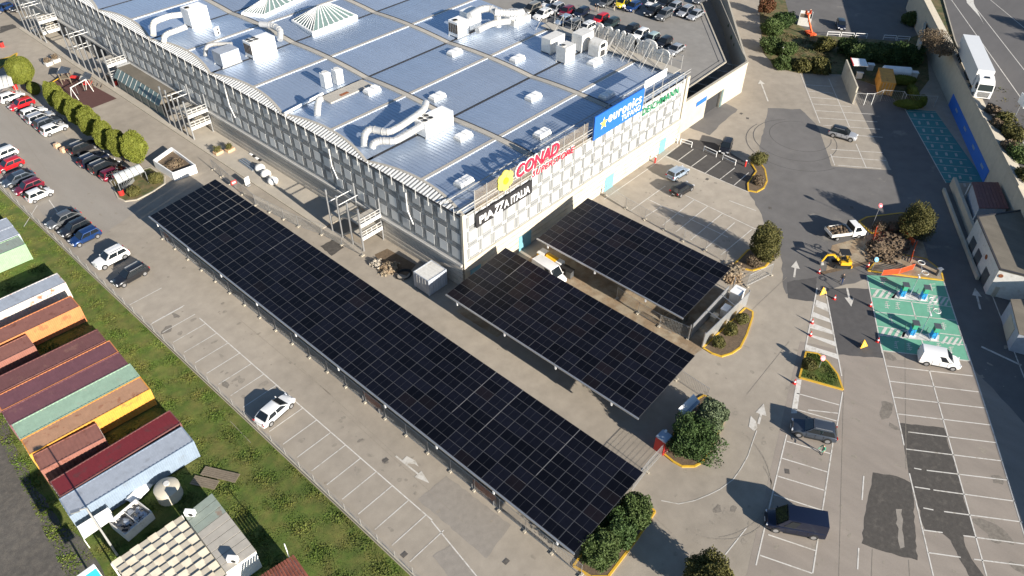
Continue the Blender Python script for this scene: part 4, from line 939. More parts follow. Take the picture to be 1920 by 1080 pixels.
# ------------------------------------------------------------------ trees, shrubs, grass
rng = np.random.default_rng(11)
def crown_mesh(seed, rad, n, leaf, lump=0.18, freq=2.2, inner=0.72, core=0.8, out=0.6, mat='leaf_mid', flat=0.0):
    g = np.random.default_rng(seed); rx, ry, rz = rad
    d = g.normal(size=(n, 3)); d /= np.linalg.norm(d, axis=1)[:, None]
    if flat: d[:, 2] = np.abs(d[:, 2]) * (1 - flat) + d[:, 2] * flat
    ph = g.uniform(0, 6.28, (5, 3)); am = g.uniform(0.5, 1, 5)
    def lumpf(d): 
        s = np.zeros(len(d))
        for k in range(5):
            w = freq * (0.7 + 0.5 * k); s += am[k] / (1 + 0.5 * k) * np.sin(d[:, 0] * w + ph[k, 0]) * np.sin(d[:, 1] * w + ph[k, 1]) * np.sin(d[:, 2] * w + ph[k, 2])
        return 1 + lump * s * 1.6
    r = lumpf(d) * (inner + (1 - inner) * g.random(n) ** 0.6)
    c = d * r[:, None] * np.array(rad)
    nrm = d * out + g.normal(size=(n, 3)) * (1 - out) * 1.2; nrm /= np.linalg.norm(nrm, axis=1)[:, None]
    t = np.cross(nrm, g.normal(size=(n, 3))); t /= np.linalg.norm(t, axis=1)[:, None]; b = np.cross(nrm, t)
    s = (leaf * g.uniform(0.6, 1.35, n))[:, None]
    v = np.concatenate([c - t * s * .5, c + b * s * .32, c + t * s * .5, c - b * s * .32], 1).reshape(-1, 3)
    f = np.arange(n * 4).reshape(-1, 4)
    # leafy core so that the middle is not see-through
    U, V = 16, 9; cv = []
    for j in range(V + 1):
        th = math.pi * j / V
        for i in range(U): cv.append((math.sin(th) * math.cos(2 * math.pi * i / U), math.sin(th) * math.sin(2 * math.pi * i / U), math.cos(th)))
    cv = np.array(cv); cv = cv * (lumpf(cv) * core)[:, None] * np.array(rad) + g.normal(size=cv.shape) * 0.04 * min(rad)
    o = len(v); cf = [(o + j * U + i, o + j * U + (i + 1) % U, o + (j + 1) * U + (i + 1) % U, o + (j + 1) * U + i)[::-1] for j in range(V) for i in range(U)]
    me = bpy.data.meshes.new('crown'); me.from_pydata(np.concatenate([v, cv]).tolist(), [], f.tolist() + cf); me.materials.append(MT[mat]); me.update()
    return me
def tree(name, label, base, rad, mat, trunk_h, cz, n=5000, leaf=0.26, group=None, cat='tree', mesh=None, seed=None, rz=0.0, sc=(1, 1, 1), **kw):
    t = thing(name, label, cat, base, rz, group); t.scale = sc
    me = mesh or crown_mesh(seed if seed is not None else rnd.randrange(9999), rad, n, leaf, mat=mat, **kw)
    o = obj('crown', me, t); o.location = (0, 0, cz)
    m = MB(); m.tube((0, 0, -0.02), (0.03, 0.02, trunk_h * 0.6), 0.06 + rad[0] * 0.06, 0.05 + rad[0] * 0.045, n=7); m.tube((0.03, 0.02, trunk_h * 0.6), (0, 0, cz), 0.05 + rad[0] * 0.045, 0.05, n=7)
    for k in range(4):
        a = k * 1.6 + 0.4; m.tube((0.02, 0.02, trunk_h * 0.6), (math.cos(a) * rad[0] * .55, math.sin(a) * rad[1] * .55, cz + rad[2] * .2), 0.04 + rad[0] * 0.02, 0.02, n=5)
    m.build('trunk', 'bark', t)
    return t
# clipped tree row beside the playground
TM = [crown_mesh(100 + k, (1.65, 1.85, 2.15), 9000, 0.19, lump=0.12, freq=3.6, inner=0.8, core=0.86, out=0.4, mat='leaf_topiary') for k in range(3)]
row = [((112, 205), .95), ((131, 221), .92), ((153, 238), .95), ((178, 258), 1.0), ((205, 280), .95), ((231, 297), .95), ((262, 307), 1.05)]
ordn = ['first (farthest)', 'second', 'third', 'fourth', 'fifth', 'sixth', 'seventh (nearest)']
for k, ((px, py), s_) in enumerate(row):
    q = P(px, py, 0.5)
    tree('clipped_tree', 'clipped yellow green round tree, %s in the row along the playground' % ordn[k], (q.x, q.y, 0), (1.65, 1.85, 2.15), None, 2.2, 2.9, mesh=TM[k % 3], rz=k * 1.3, sc=(s_ * .97, s_ * .97, s_ * 1.2), group='clipped trees in a row')
q = P(46, 152, 1.0); tree('clipped_tree', 'large round clipped green tree beside the white trolley shelter, top left', (q.x, q.y, 0), (2.4, 2.4, 2.6), 'leaf_topiary', 2.0, 3.2, n=12000, leaf=0.16, lump=0.08, inner=0.9, core=0.92, seed=5)
q = P(66, 173, 0.4); tree('shrub', 'small clipped green bush between the big round tree and the tree row', (q.x, q.y, 0), (1.1, 1.1, 1.2), 'leaf_topiary', .8, 1.3, n=3500, leaf=0.15, lump=0.08, inner=0.9, core=0.92, seed=6, cat='bush')
def px_tree(name, label, c, zc, rad, mat, n, leaf, th=1.5, cat='tree', group=None, bz=0.0, **kw):
    q = P(c[0], c[1], zc); return tree(name, label, (q.x, q.y, bz), rad, mat, th, zc - bz, n=n, leaf=leaf, cat=cat, group=group, **kw)
px_tree('cypress_tree', 'dark green oval tree on the yellow kerbed island beside the facade lot', (1436, 455), 3.0, (2.0, 2.0, 3.0), 'leaf_olive', 9000, .22, lump=.18, freq=3.5, inner=.6, core=.75, out=.4, seed=21)
px_tree('cypress_tree', 'dense olive green tree at the right end of the excavated island', (1720, 416), 2.3, (2.3, 2.3, 2.5), 'leaf_olive', 9000, .22, lump=.2, freq=3.5, inner=.55, core=.72, out=.4, seed=22)
px_tree('broadleaf_tree', 'leafy dark tree behind the red toilet cabin', (1297, 820), 2.3, (2.55, 2.55, 2.2), 'leaf_dark', 15000, .22, lump=.32, freq=3.2, inner=.42, core=.6, out=.35, seed=23)
px_tree('broadleaf_tree', 'leafy green tree beside the site information board', (1337, 775), 2.3, (1.65, 1.65, 1.8), 'leaf_grey', 9000, .22, lump=.32, freq=3.0, inner=.42, core=.58, out=.35, seed=24)
px_tree('shrub', 'green shrub squeezed between the dark tree and the leafy tree', (1325, 800), 2.2, (1.4, 1.4, 1.4), 'leaf_grey', 6000, .2, cat='bush', lump=.2, inner=.6, core=.7, out=.4, seed=25)
px_tree('broadleaf_tree', 'round green tree nearest the canopy corner at the bottom', (1124, 1028), 2.2, (1.85, 1.85, 1.85), 'leaf_mid', 12000, .2, lump=.22, freq=3.4, inner=.5, core=.68, out=.4, seed=26)
px_tree('broadleaf_tree', 'dark tree beside the canopy between its two neighbours', (1158, 990), 2.0, (2.0, 2.0, 1.7), 'leaf_dark', 12000, .2, lump=.22, freq=3.4, inner=.5, core=.68, out=.4, seed=27)
px_tree('broadleaf_tree', 'round green tree at the canopy end farthest from the lane', (1190, 958), 2.2, (1.75, 1.75, 1.75), 'leaf_mid', 12000, .2, lump=.22, freq=3.4, inner=.5, core=.68, out=.4, seed=28)
px_tree('broadleaf_tree', 'olive green tree cut off by the bottom picture edge', (1328, 1078), 2.6, (2.2, 2.2, 2.0), 'leaf_olive', 12000, .2, lump=.2, freq=3.4, inner=.5, core=.7, out=.4, seed=29)
gi = 'shrubs on planted islands'
for c, z, r, m_, l in (((1347, 640), .8, .85, 'leaf_olive', 'round shrub nearest the metal enclosure corner, first of three'), ((1371, 617), .8, .9, 'leaf_olive', 'round shrub in the middle of three beside the metal enclosure'), ((1391, 597), .8, .9, 'leaf_olive', 'round shrub farthest along the metal enclosure, third of three'),
                       ((1424, 297), 1.0, 1.4, 'leaf_olive', 'bushy shrub at the tip of the island by the accessible bays'), ((1422, 338), .6, 1.0, 'leaf_dry', 'dry brown shrub at the base of the island by the accessible bays'), ((1412, 490), .5, 1.0, 'leaf_dry', 'dry shrub at the foot of the dark oval tree'),
                       ((1517, 683), .5, .9, 'leaf_olive', 'dark shrub on the triangular grass island'), ((250, 358), .7, 1.0, 'leaf_olive', 'low olive bush under the front of the trolley shelter'), ((292, 334), .7, 1.1, 'leaf_olive', 'low olive bush behind the trolley shelter'),
                       ((1650, 424), .6, .9, 'leaf_dry', 'dry low shrub beside the orange netting on the excavated island'), ((1676, 426), .6, 1.0, 'leaf_dry', 'brownish low shrub in the middle of the excavated island')):
    px_tree('shrub', l, c, z, (r, r, r * .8), m_, 1800, .2, th=.4, cat='bush', group=gi, lump=.2, inner=.6, core=.75)
# upper right verge: bushes, reddish tree, hedge
ground_sheet('planted_verge', poly_px([(1424, -40), (1462, -40), (1482, 38), (1530, 66), (1690, 78), (1735, 60), (1742, 150), (1700, 205), (1640, 160), (1580, 140), (1500, 138), (1455, 128), (1432, 100), (1425, 40)]), 0.05, 'weeds')
gh = 'bushes on the upper verge'
vb = [((1437, 12), 2.0, 1.9, 'leaf_red', 'reddish brown tree on the upper verge beside the ramp road'), ((1448, 52), 1.4, 2.4, 'leaf_mid', 'tall green bush at the left of the upper verge'), ((1470, 36), 1.4, 2.6, 'leaf_dark', 'dark bush behind the white skip on the upper verge'),
      ((1445, 85), 1.3, 2.3, 'leaf_mid', 'green bush left of the white sign on the verge'), ((1475, 92), 1.3, 2.0, 'leaf_mid', 'green bush behind the white sign on the verge'), ((1466, 118), 1.0, 1.9, 'leaf_mid', 'low green bush at the bottom left of the verge'), ((1505, 122), 1.0, 2.0, 'leaf_olive', 'low olive bush at the bottom of the verge'), ((1540, 125), 1.0, 2.1, 'leaf_olive', 'low bush left of the pale yard wall'),
      ((1547, 84), 1.2, 2.0, 'leaf_olive', 'olive bush below the orange lift'), ((1590, 88), 1.5, 2.4, 'leaf_dark', 'dark bush under the first white hoops'), ((1618, 98), 1.6, 2.8, 'leaf_mid', 'big green bush in the middle of the hedge'), ((1648, 98), 1.6, 2.8, 'leaf_mid', 'big green bush above the yellow container'), ((1680, 100), 1.6, 2.8, 'leaf_dark', 'dark bush near the wall end of the hedge'), ((1708, 102), 1.6, 2.6, 'leaf_dark', 'dark bush in the corner by the retaining wall'),
      ((1752, 72), 7.6, 3.0, 'leaf_dry', 'leafless grey brown bush spilling over the wall beside the truck'), ((1768, 90), 7.0, 2.4, 'leaf_dry', 'second leafless bush next to the truck trailer'), ((1710, 36), 1.0, 2.2, 'leaf_mid', 'green bush at the foot of the far wall end')]
for c, z, r, m_, l in vb:
    bz = 5.2 if z > 5 else 0.0
    px_tree('tree' if 'tree' in l else 'bush', l, c, z, (r, r, r * (.75 if m_ != 'leaf_dry' else .55)), m_, 3600, .34 if m_ != 'leaf_dry' else .22, th=.6, cat='tree' if 'tree' in l else 'bush', group=gh, bz=bz, lump=.25, inner=.5, core=.7 if m_ != 'leaf_dry' else .32, out=.35)
# ------------------------------------------------------------------ grass and weeds as tufts
def tufts(name, label_poly, n, size, mat, z=0.0, seed=1, keep=None):
    g = np.random.default_rng(seed); xs = [p[0] for p in label_poly]; ys = [p[1] for p in label_poly]
    x = g.uniform(min(xs), max(xs), n); y_ = g.uniform(min(ys), max(ys), n); ins = np.zeros(n, bool); m = len(label_poly)
    for i in range(m):
        x1, y1 = label_poly[i][:2]; x2, y2 = label_poly[(i + 1) % m][:2]
        ins ^= ((y1 > y_) != (y2 > y_)) & (x < (x2 - x1) * (y_ - y1) / (y2 - y1 + 1e-9) + x1)
    x, y_ = x[ins], y_[ins]
    if keep is not None: k = keep(x, y_); x, y_ = x[k], y_[k]
    n = len(x); cl = 0.7 + 0.6 * np.sin(x * 1.3 + y_ * .7) * np.sin(y_ * .9 - x * .4); s = size * g.uniform(.5, 1.4, n) * cl.clip(.35, 1.6); vs = []
    c = np.stack([x, y_, np.full(n, z)], 1); out = []
    for k in range(3):
        a = g.uniform(0, 6.28, n) + k * 2.1; dx = np.stack([np.cos(a), np.sin(a), np.zeros(n)], 1); up = np.stack([g.normal(0, .5, n), g.normal(0, .5, n), g.uniform(.5, 1.1, n)], 1)
        out.append(np.stack([c - dx * s[:, None] * .35, c + dx * s[:, None] * .35, c + up * s[:, None] * .45], 1))
    v = np.concatenate(out).reshape(-1, 3); f = np.arange(len(v)).reshape(-1, 3)
    me = bpy.data.meshes.new(name); me.from_pydata(v.tolist(), [], f.tolist()); me.materials.append(MT[mat]); me.update()
    o = obj(name, me); o['kind'] = 'stuff'; return o
struct(tufts('grass', [(-35, 80), (-35, -40), (-55, -40), (-57, -8), (-54, 20), (-54, 80)], 140000, .22, 'grass', 0.0, 3), 'stuff')
tufts('grass', poly_px(tpx(1440, 540, [(295, 500), (370, 505), (440, 570), (510, 660), (540, 750), (250, 665)])), 2500, .25, 'grass', .12, 4)
tufts('weeds', poly_px([(1470, 60), (1530, 80), (1570, 120), (1500, 135), (1455, 120)]), 4000, .4, 'weeds', .05, 5)
# ------------------------------------------------------------------ shipping containers
def container(label, cx, cy, Lc, W, rot, roofm, sidem, endm=None, H=2.7, name='shipping_container', group='shipping containers behind the grass', z=0.0, tarp=None):
    t = thing(name, label, 'container', (cx, cy, z), R(rot), group)
    hx, hy = Lc / 2, W / 2; z0 = 0.12
    def corr(n, f):
        vs = []; fs = []
        for i in range(n * 4 + 1):
            ph = i % 4; d = 0.05 if ph in (1, 2) else 0.0; u = i / (n * 4)
            vs += f(u, d)
        for i in range(n * 4): fs.append((2 * i, 2 * i + 2, 2 * i + 3, 2 * i + 1))
        return vs, fs
    n = int(Lc / 0.42)
    for s_ in (-1, 1):
        m = MB(); vs, fs = corr(n, lambda u, d: [(-hx + .1 + u * (Lc - .2), s_ * (hy - .06 + d), z0 + .15), (-hx + .1 + u * (Lc - .2), s_ * (hy - .06 + d), H - .12)])
        if s_ < 0: pass
        else: fs = [f[::-1] for f in fs]
        m.add(vs, fs); m.build('side_wall', sidem, t)
    m = MB(); vs, fs = corr(n, lambda u, d: [(-hx + .1 + u * (Lc - .2), -hy + .06, H - .06 + d * .6), (-hx + .1 + u * (Lc - .2), hy - .06, H - .06 + d * .6)])
    m.add(vs, [f for f in fs]); m.f = [f for f in m.f]; m.build('roof', roofm, t)
    for s_ in (-1, 1):
        m = MB(); m.box((s_ * (hx - .04), 0, (H + z0) / 2), (.06, W - .1, H - z0 - .1)); m.build('end_panel', endm or sidem, t)
        m = MB()
        for y_ in (-.8, -.3, .3, .8): m.tube((s_ * (hx + .01), y_, .25), (s_ * (hx + .01), y_, H - .15), .03, n=5)
        m.build('lock_rod', 'galv_dull', t)
    m = MB()
    for sx in (-1, 1):
        for sy in (-1, 1): m.box((sx * (hx - .08), sy * (hy - .08), H / 2 + .03), (.17, .17, H - .06))
    for sy in (-1, 1):
        m.box((0, sy * (hy - .05), H - .06), (Lc - .3, .11, .12)); m.box((0, sy * (hy - .05), z0 + .08), (Lc - .3, .11, .16))
    for sx in (-1, 1): m.box((sx * (hx - .05), 0, H - .07), (.11, W - .3, .12))
    m.build('frame', sidem, t)
    return t
for a in (
 ('grey blue container with rusty end, farthest at the left edge', -44.4, 53.2, 12.8, 2.6, -3, 'ct_grey', 'ct_grey', 'ct_rustgrey'),
 ('grey blue container in the middle of the far trio', -44.6, 50.5, 12.8, 2.6, -3, 'ct_grey', 'ct_grey', 'ct_rustgrey'),
 ('container with grey green roof and pale green side, nearest of the far trio', -45.0, 47.6, 12.8, 2.7, -3, 'ct_greygreen', 'ct_green'),
 ('pale grey container with peeling rusty white side', -45.0, 35.6, 13.0, 2.7, -2, 'ct_grey', 'ct_rustgrey'),
 ('container with brown roof and orange side behind the dark gap', -45.8, 30.0, 13.0, 2.8, -3, 'ct_brown', 'ct_orange'),
 ('brown container set back at the left edge beside the dark maroon one', -52.3, 27.1, 12.6, 2.6, -3, 'ct_brown', 'ct_brown'),
 ('ribbed dark maroon container at the head of the tight row', -46.3, 21.9, 12.8, 2.65, -4, 'ct_maroon', 'ct_maroon'),
 ('purple maroon container with a bright red edge in the tight row', -46.2, 19.0, 12.8, 2.65, -4, 'ct_purple', 'ct_orange'),
 ('maroon container between the red edge and the mint green one', -46.4, 16.3, 12.8, 2.65, -4, 'ct_purple', 'ct_purple'),
 ('mint green container in the tight row', -46.4, 13.65, 12.8, 2.65, -4, 'ct_mint', 'ct_mint'),
 ('container with rusty peach roof and bright yellow side', -46.6, 10.95, 12.8, 2.65, -4, 'ct_peach', 'ct_yellow'),
 ('short rust red container in front of the yellow sided one', -49.85, 8.15, 6.3, 2.6, -7, 'ct_brown', 'ct_brown'),
 ('dark red container beside the long silver blue one', -46.8, 3.85, 12.7, 2.5, -2, 'ct_red', 'ct_maroon'),
 ('silver blue container nearest the camera beside the water tank', -47.1, 0.95, 12.7, 2.7, -3.5, 'ct_grey', 'ct_silver'),
): container(*a)
q = P(806, 507, 2.7); container('white ribbed site container beside the front left corner of the building', q.x, q.y, 3.3, 2.9, 0, 'white_dirty', 'ct_grey', name='site_container', group=None, H=2.7)
q = P(1660, 152, 1.5); container('yellow container in the fenced service yard below the hedge', q.x, q.y, 6.3, 2.6, 26, 'ct_yellow', 'ct_yellow', group=None)

# ------------------------------------------------------------------ container yard clutter
q = P(315, 920, .9); t = thing('water_tank', 'round pale plastic water tank beside the silver blue container', 'tank', (q.x, q.y, 0))
m = MB(); m.tube((0, 0, 0), (0, 0, 1.5), 1.25, 1.25, n=20); m.tube((0, 0, 1.5), (0, 0, 1.72), 1.25, 0.9, n=20); m.build('shell', 'wall_cream', t, 40)
m = MB(); m.tube((.2, .2, 1.7), (.2, .2, 1.82), .3, n=12); m.build('lid', 'white_dirty', t)
q = P(268, 910, .5); t = thing('dinghy', 'white dinghy hull leaning at the silver blue container', 'boat', (q.x, q.y, 0), R(20))
m = MB(); n = 11; 
for i in range(n):
    u = i / (n - 1); w = .75 * math.sin(math.pi * min(1, .16 + .84 * u) ) ** .6 * (1 if u < .95 else .4); x = -2.1 + 4.2 * u
    for k in range(7):
        a = math.pi * k / 6; m.v.append((x, -w * math.cos(a), .2 + .75 * math.sin(a) * (w / .75) ** .5))
for i in range(n - 1):
    for k in range(6): m.f.append((i * 7 + k, (i + 1) * 7 + k, (i + 1) * 7 + k + 1, i * 7 + k + 1)); m.m.append(0)
m.build('hull', 'sign_white', t, 60)
m = MB(); m.beam((-2.0, 0, .95), (2.0, 0, .92), .06, .08); m.build('keel', 'white_dirty', t)
a, b, c_, d_ = [P(*x, 1.6) for x in ((146, 990), (204, 954), (213, 972), (157, 1011))]
t = thing('lean_to_roof', 'white sheet roof of a low lean-to under the lamp post', 'shed', ((a.x + c_.x) / 2, (a.y + c_.y) / 2, 0), world=True)
m = MB(); m.quad(a + Vector((0, 0, .25)), b + Vector((0, 0, .25)), c_, d_); m.quad(d_ - Vector((0, 0, .05)), c_ - Vector((0, 0, .05)), b + Vector((0, 0, .2)), a + Vector((0, 0, .2))); m.build('roof', 'sign_white', t)
for k, p_ in enumerate((a, b, c_, d_)): MB().beam((p_.x, p_.y, 0), (p_.x, p_.y, 1.55), .08, .08).build('post', 'white_dirty', t)
q = P(248, 975, .6); t = thing('scrap_skip', 'open skip full of scrap metal beside the lean-to', 'skip', (q.x, q.y, 0), R(8))
m = MB()
for s_ in (-1, 1): m.box((0, s_ * 1.25, .6), (3.0, .08, 1.2)); m.box((s_ * 1.5, 0, .6), (.08, 2.5, 1.2))
m.box((0, 0, .1), (3.0, 2.5, .1)); m.box((0, 0, 1.1), (.06, 2.5, .1)); m.build('shell', 'white_dirty', t)
rr = random.Random(5); m = MB()
for k in range(50): m.box((rr.uniform(-1.3, 1.3), rr.uniform(-1.1, 1.1), rr.uniform(.4, 1.0)), (rr.uniform(.1, .7), rr.uniform(.1, .4), rr.uniform(.05, .2)), rr.uniform(0, 3), mi=rr.randrange(3))
m.build('scrap', ['black_plastic', 'galv', 'ct_grey'], t)['kind'] = 'stuff'
for (cx, cy, L_, rz_, lb) in ((413, 890, 4.0, 38, 'long weathered timber pallet lying on the grass beyond the tank'), (384, 905, 2.8, 38, 'grey board stack between the tank and the timber pallet')):
    q = P(cx, cy, .1); t = thing('timber_pallet', lb, 'pallet', (q.x, q.y, .06), R(-62))
    for k in range(5): MB().box((0, -.44 + .22 * k, .1), (L_, .19, .05)).build('plank', 'wood', t)
    for k in range(3): MB().box((-L_ / 2 + .3 + k * (L_ / 2 - .3), 0, .03), (.1, 1.1, .08)).build('bearer', 'wood', t)
# lamp post with head over the containers
t = thing('lamp_post', 'tall grey lamp post leaning over the container yard', 'lamp post', P(220, 1041))
m = MB(); m.tube((0, 0, 0), (0, 0, 8.1), .11, .07, n=8); m.build('pole', 'galv_dull', t, 40)
m = MB(); m.beam((0, 0, 8.1), (-.7, .35, 8.15), .08, .08); m.build('arm', 'galv_dull', t)
m = MB(); m.box((-.8, .4, 8.12), (.75, .34, .14), R(-25)); m.build('lamp_head', 'galv', t)
t = thing('sign_pole', 'blue and white hardware sign on a pole at the bottom left corner', 'sign', P(214, 1152))
tp = P(165, 1066, 6.2) - Vector(t.location)
m = MB(); m.tube((0, 0, 0), (0, 0, 6.5), .09, n=8); m.build('pole', 'galv_dull', t)
m = MB(); m.box((0, 0, 6.6), (1.9, .14, 2.0)); m.build('board', 'sign_white', t)
m = MB(); m.box((0, -.075, 6.4), (1.8, .03, 1.5)); m.build('panel', 'ev_blue', t)
m = MB(); m.add([(-.55, -.10, 5.9), (.55, -.10, 5.9), (0, -.10, 6.9)], [(0, 1, 2)]); m.build('emblem', 'sign_white', t)
m = MB(); m.tube((0, .07, 5.1), (0, -.07, 5.1), .55, n=16); m.build('disc', 'sign_white', t)
m = MB(); m.box((0, 0, 4.1), (1.0, .1, .8)); m.build('lower_board', 'sign_white', t)
# cabin with sheet roof, pergola with staggered cream plates, tiled roof
A_, B_, C_, D_ = [P(*x, 2.9) for x in ((397, 925), (481, 1034), (424, 1074), (345, 966))]
cc = (A_ + C_) / 2
t = thing('site_cabin', 'flat roofed cabin with grey sheet roof at the bottom left', 'cabin', (cc.x, cc.y, 0), world=True)
m = MB(); m.prism([(p.x + (cc.x - p.x) * .02, p.y + (cc.y - p.y) * .02) for p in (A_, B_, C_, D_)], 0, 2.84); m.build('wall', 'sign_white', t)
for k in range(9):
    f0, f1 = k / 9 + .004, (k + 1) / 9 - .004
    p0, p1, p2, p3 = D_.lerp(C_, f0), D_.lerp(C_, f1), A_.lerp(B_, f1), A_.lerp(B_, f0)
    MB().prism([p0, p1, p2, p3], 2.85, 2.93 + .012 * (k % 2)).build('roof_sheet', 'ct_greygreen' if k < 3 else 'roof_strip', t)
for c in ((436, 1048), (356, 961)):
    q = P(*c, 3.3); u = thing('air_conditioner', 'white air conditioner on the %s end of the grey sheet cabin roof' % ('near' if c[0] > 400 else 'far'), 'air conditioner', (q.x, q.y, 2.95), R(-52))
    MB().box((0, 0, .33), (.95, .45, .62)).build('case', 'sign_white', u); MB().tube((.15, -.22, .33), (.15, -.25, .33), .23, n=14).build('fan', 'black_plastic', u)
E0, E1, E2, E3 = [P(*x, 2.6) for x in ((340, 966), (424, 1078), (300, 1150), (208, 1056))]
cc = (E0 + E2) / 2
t = thing('shade_pergola', 'pergola roofed with staggered cream plates beside the grey cabin', 'pergola', (cc.x, cc.y, 0), world=True)
ne, nf_ = 9, 8
for i in range(ne):
    for j in range(nf_):
        p = E0.lerp(E3, (j + .5) / nf_); p2 = E1.lerp(E2, (j + .5) / nf_); c = p.lerp(p2, (i + .5) / ne); ux = (E3 - E0) / nf_; uy = (E1 - E0) / ne
        tilt = -.12 if (i + j) % 2 else -.03
        m = MB(); h = Vector((0, 0, tilt))
        m.quad(c - ux * .49 - uy * .43 - h, c - ux * .49 + uy * .43 + h, c + ux * .49 + uy * .43 + h, c + ux * .49 - uy * .43 - h)
        m.build('plate', 'wall_cream' if (i + j) % 2 else 'terracotta' if False else 'wall_concrete', t)
m = MB()
for i in range(ne + 1): p = E0.lerp(E1, i / ne); p2 = E3.lerp(E2, i / ne); m.beam(p - Vector((0, 0, .2)), p2 - Vector((0, 0, .2)), .08, .12)
m.build('beam', 'white_dirty', t)
for p in (E0, E3, E1): MB().beam((p.x, p.y, 0), (p.x, p.y, 2.5), .14, .14).build('post', 'white_dirty', t)
m = MB(); m.quad(*[Vector((p.x, p.y, .25)) for p in (E0, E1, E2, E3)]); m.f = [f[::-1] for f in m.f]; m.build('floor', 'wood', t)
F0, F1, F2, F3 = P(551, 1040, 3.4), P(588, 1092, 2.7), P(520, 1180, 2.7), P(478, 1086, 3.4)
cc = (F0 + F2) / 2
t = thing('tiled_roof_house', 'small house with red brown tiled roof at the bottom picture edge', 'house', (cc.x, cc.y, 0), world=True)
m = MB(); m.prism([(p.x, p.y) for p in (F0, F1, F2, F3)], 0, 2.6); m.build('wall', 'wall_cream', t)
for i in range(9):
    for j in range(14):
        a = F0.lerp(F1, i / 9); b = F3.lerp(F2, i / 9); a2 = F0.lerp(F1, (i + 1.12) / 9); b2 = F3.lerp(F2, (i + 1.12) / 9)
        p0, p1, p2, p3 = a.lerp(b, j / 14 + .006), a.lerp(b, (j + 1) / 14 - .006), a2.lerp(b2, (j + 1) / 14 - .006), a2.lerp(b2, j / 14 + .006)
        up = Vector((0, 0, .05)); md0, md1 = (p0 + p1) / 2 + up * 2, (p2 + p3) / 2 + up * 2.6
        m = MB(); m.quad(p0 + up * .2, md0, md1, p3 + up); m.quad(md0, p1 + up * .2, p2 + up, md1); m.f = [f[::-1] for f in m.f]; m.build('roof_tile', 'tile_red', t)
m = MB(); a = Vector((F0.x - .2, F0.y + .8, 0)); m.tube(a, a + Vector((0, 0, 4.6)), .05, n=6); m.build('antenna_pole', 'white_metal', t)
# ------------------------------------------------------------------ rooftop equipment
def T2(x, y): return (480 + x / 4, y / 4)
def T0(x, y): return (x / 4, y / 4)
def T3_(x, y): return (960 + x / 4, y / 4)
def rz_at(p): return zroof(p.y) + .05
def on_roof(px):
    q = P(*px, 12.0); return Vector((q.x, q.y, rz_at(q)))
dl = ['beside the front left ridge', 'near the second walkway, behind the big white unit', 'right of the front white unit, lit side', 'far bay beside the long walkway', 'near the tan platform with twin stacks', 'above the blue sign, middle bay', 'in the bay behind the red lettering', 'nearest the red lettering letters', 'near the right roof edge struts', 'behind the blue sign in its shade', 'at the front left roof corner']
for k, (px, lb) in enumerate(((T2(870, 685), 'beside the tan platform with the twin stacks'), (T2(1490, 400), 'in the centre bay right of the long walkway'), (T2(1360, 735), 'just behind the big white front unit'), (T2(1555, 1030), 'lit brightly in front of the big white unit'),
                              (T3_(40, 450), 'left of the white units at the right roof edge'), (T3_(160, 735), 'in the middle of the right front bays'), (T3_(225, 1010), 'closest to the blue shop sign on its left'), (T3_(620, 475), 'near the struts at the right roof edge'), (T3_(710, 725), 'in the shade behind the blue shop sign'), ((870, 343), 'behind the flower emblem at the front left'))):
    q = on_roof(px); t = thing('roof_skylight', 'small white boxed skylight ' + lb, 'skylight', q, R(0), 'small skylights on the roof')
    MB().box((0, 0, .18), (2.5, 1.5, .36)).build('kerb', 'white_dirty', t)
    MB().box((-.62, 0, .5), (1.15, 1.3, .36), top=.85).build('dome', 'sign_white', t); MB().box((.62, 0, .5), (1.15, 1.3, .36), top=.85).build('dome', 'sign_white', t)
def unit(name, label, px, size, rz=0.0, fans=0, grill=False, mat='sign_white', foot=True):
    q = on_roof(px); t = thing(name, label, 'rooftop unit', q, R(rz)); sx, sy, sz = size
    m = MB(); m.box((0, 0, .2 + sz / 2), (sx, sy, sz)); m.build('case', mat, t)
    for s_ in (-1, 1): MB().box((0, s_ * (sy / 2 - .1), .1), (sx + .3, .14, .2)).build('skid', 'galv_dull', t)
    for k in range(fans):
        fx = -sx / 2 + .6 + (k // 2) * 1.05; fy = (-.45 if k % 2 else .45) if fans > 2 else 0
        mm = MB(); mm.tube((fx, fy, sz + .2), (fx, fy, sz + .36), .42, n=14); o = mm.build('fan', 'galv_dull', t, 40)
        mm = MB(); mm.tube((fx, fy, sz + .36), (fx, fy, sz + .375), .34, n=14); mm.build('fan_blade', 'black_plastic', o)
    if grill:
        for k in range(5): MB().box((-sx / 2 - .015, -sy / 2 + .3 + k * (sy - .6) / 4, .3 + sz / 2), (.03, (sy - .8) / 5, sz * .62)).build('grille', 'bark', t)
    for k in range(int(sx / 1.1)):
        MB().box((-sx / 2 + .55 + k * 1.1, -sy / 2 - .012, .2 + sz / 2), (.9, .024, sz * .86)).build('panel', mat, t)
    return t
def duct(label, pts, r=.45, mat='duct'):
    ps = [P(*T2(x, y), z) for x, y, z in pts]; t = thing('air_duct', label, 'duct', ps[-1], world=True)
    # smooth the bends
    sm = [ps[0]]
    for a, b, c in zip(ps, ps[1:], ps[2:]): sm += [b.lerp(a, .28), b.lerp(a, .08).lerp(c, .08), b.lerp(c, .28)]
    sm.append(ps[-1]); m = MB(); m.path(sm, r, 12); m.build('pipe', mat, t, 50)
    for k in range(1, len(sm) - 1):
        d = (sm[k + 1] - sm[k - 1]).normalized(); MB().tube(sm[k] - d * .05, sm[k] + d * .05, r * 1.09, n=12).build('joint_ring', 'galv_dull', t)
    return t
unit('rooftop_unit', 'big white rooftop unit with four fans above the front left bays', T2(1340, 960), (5.4, 2.3, 2.2), 0, 4)
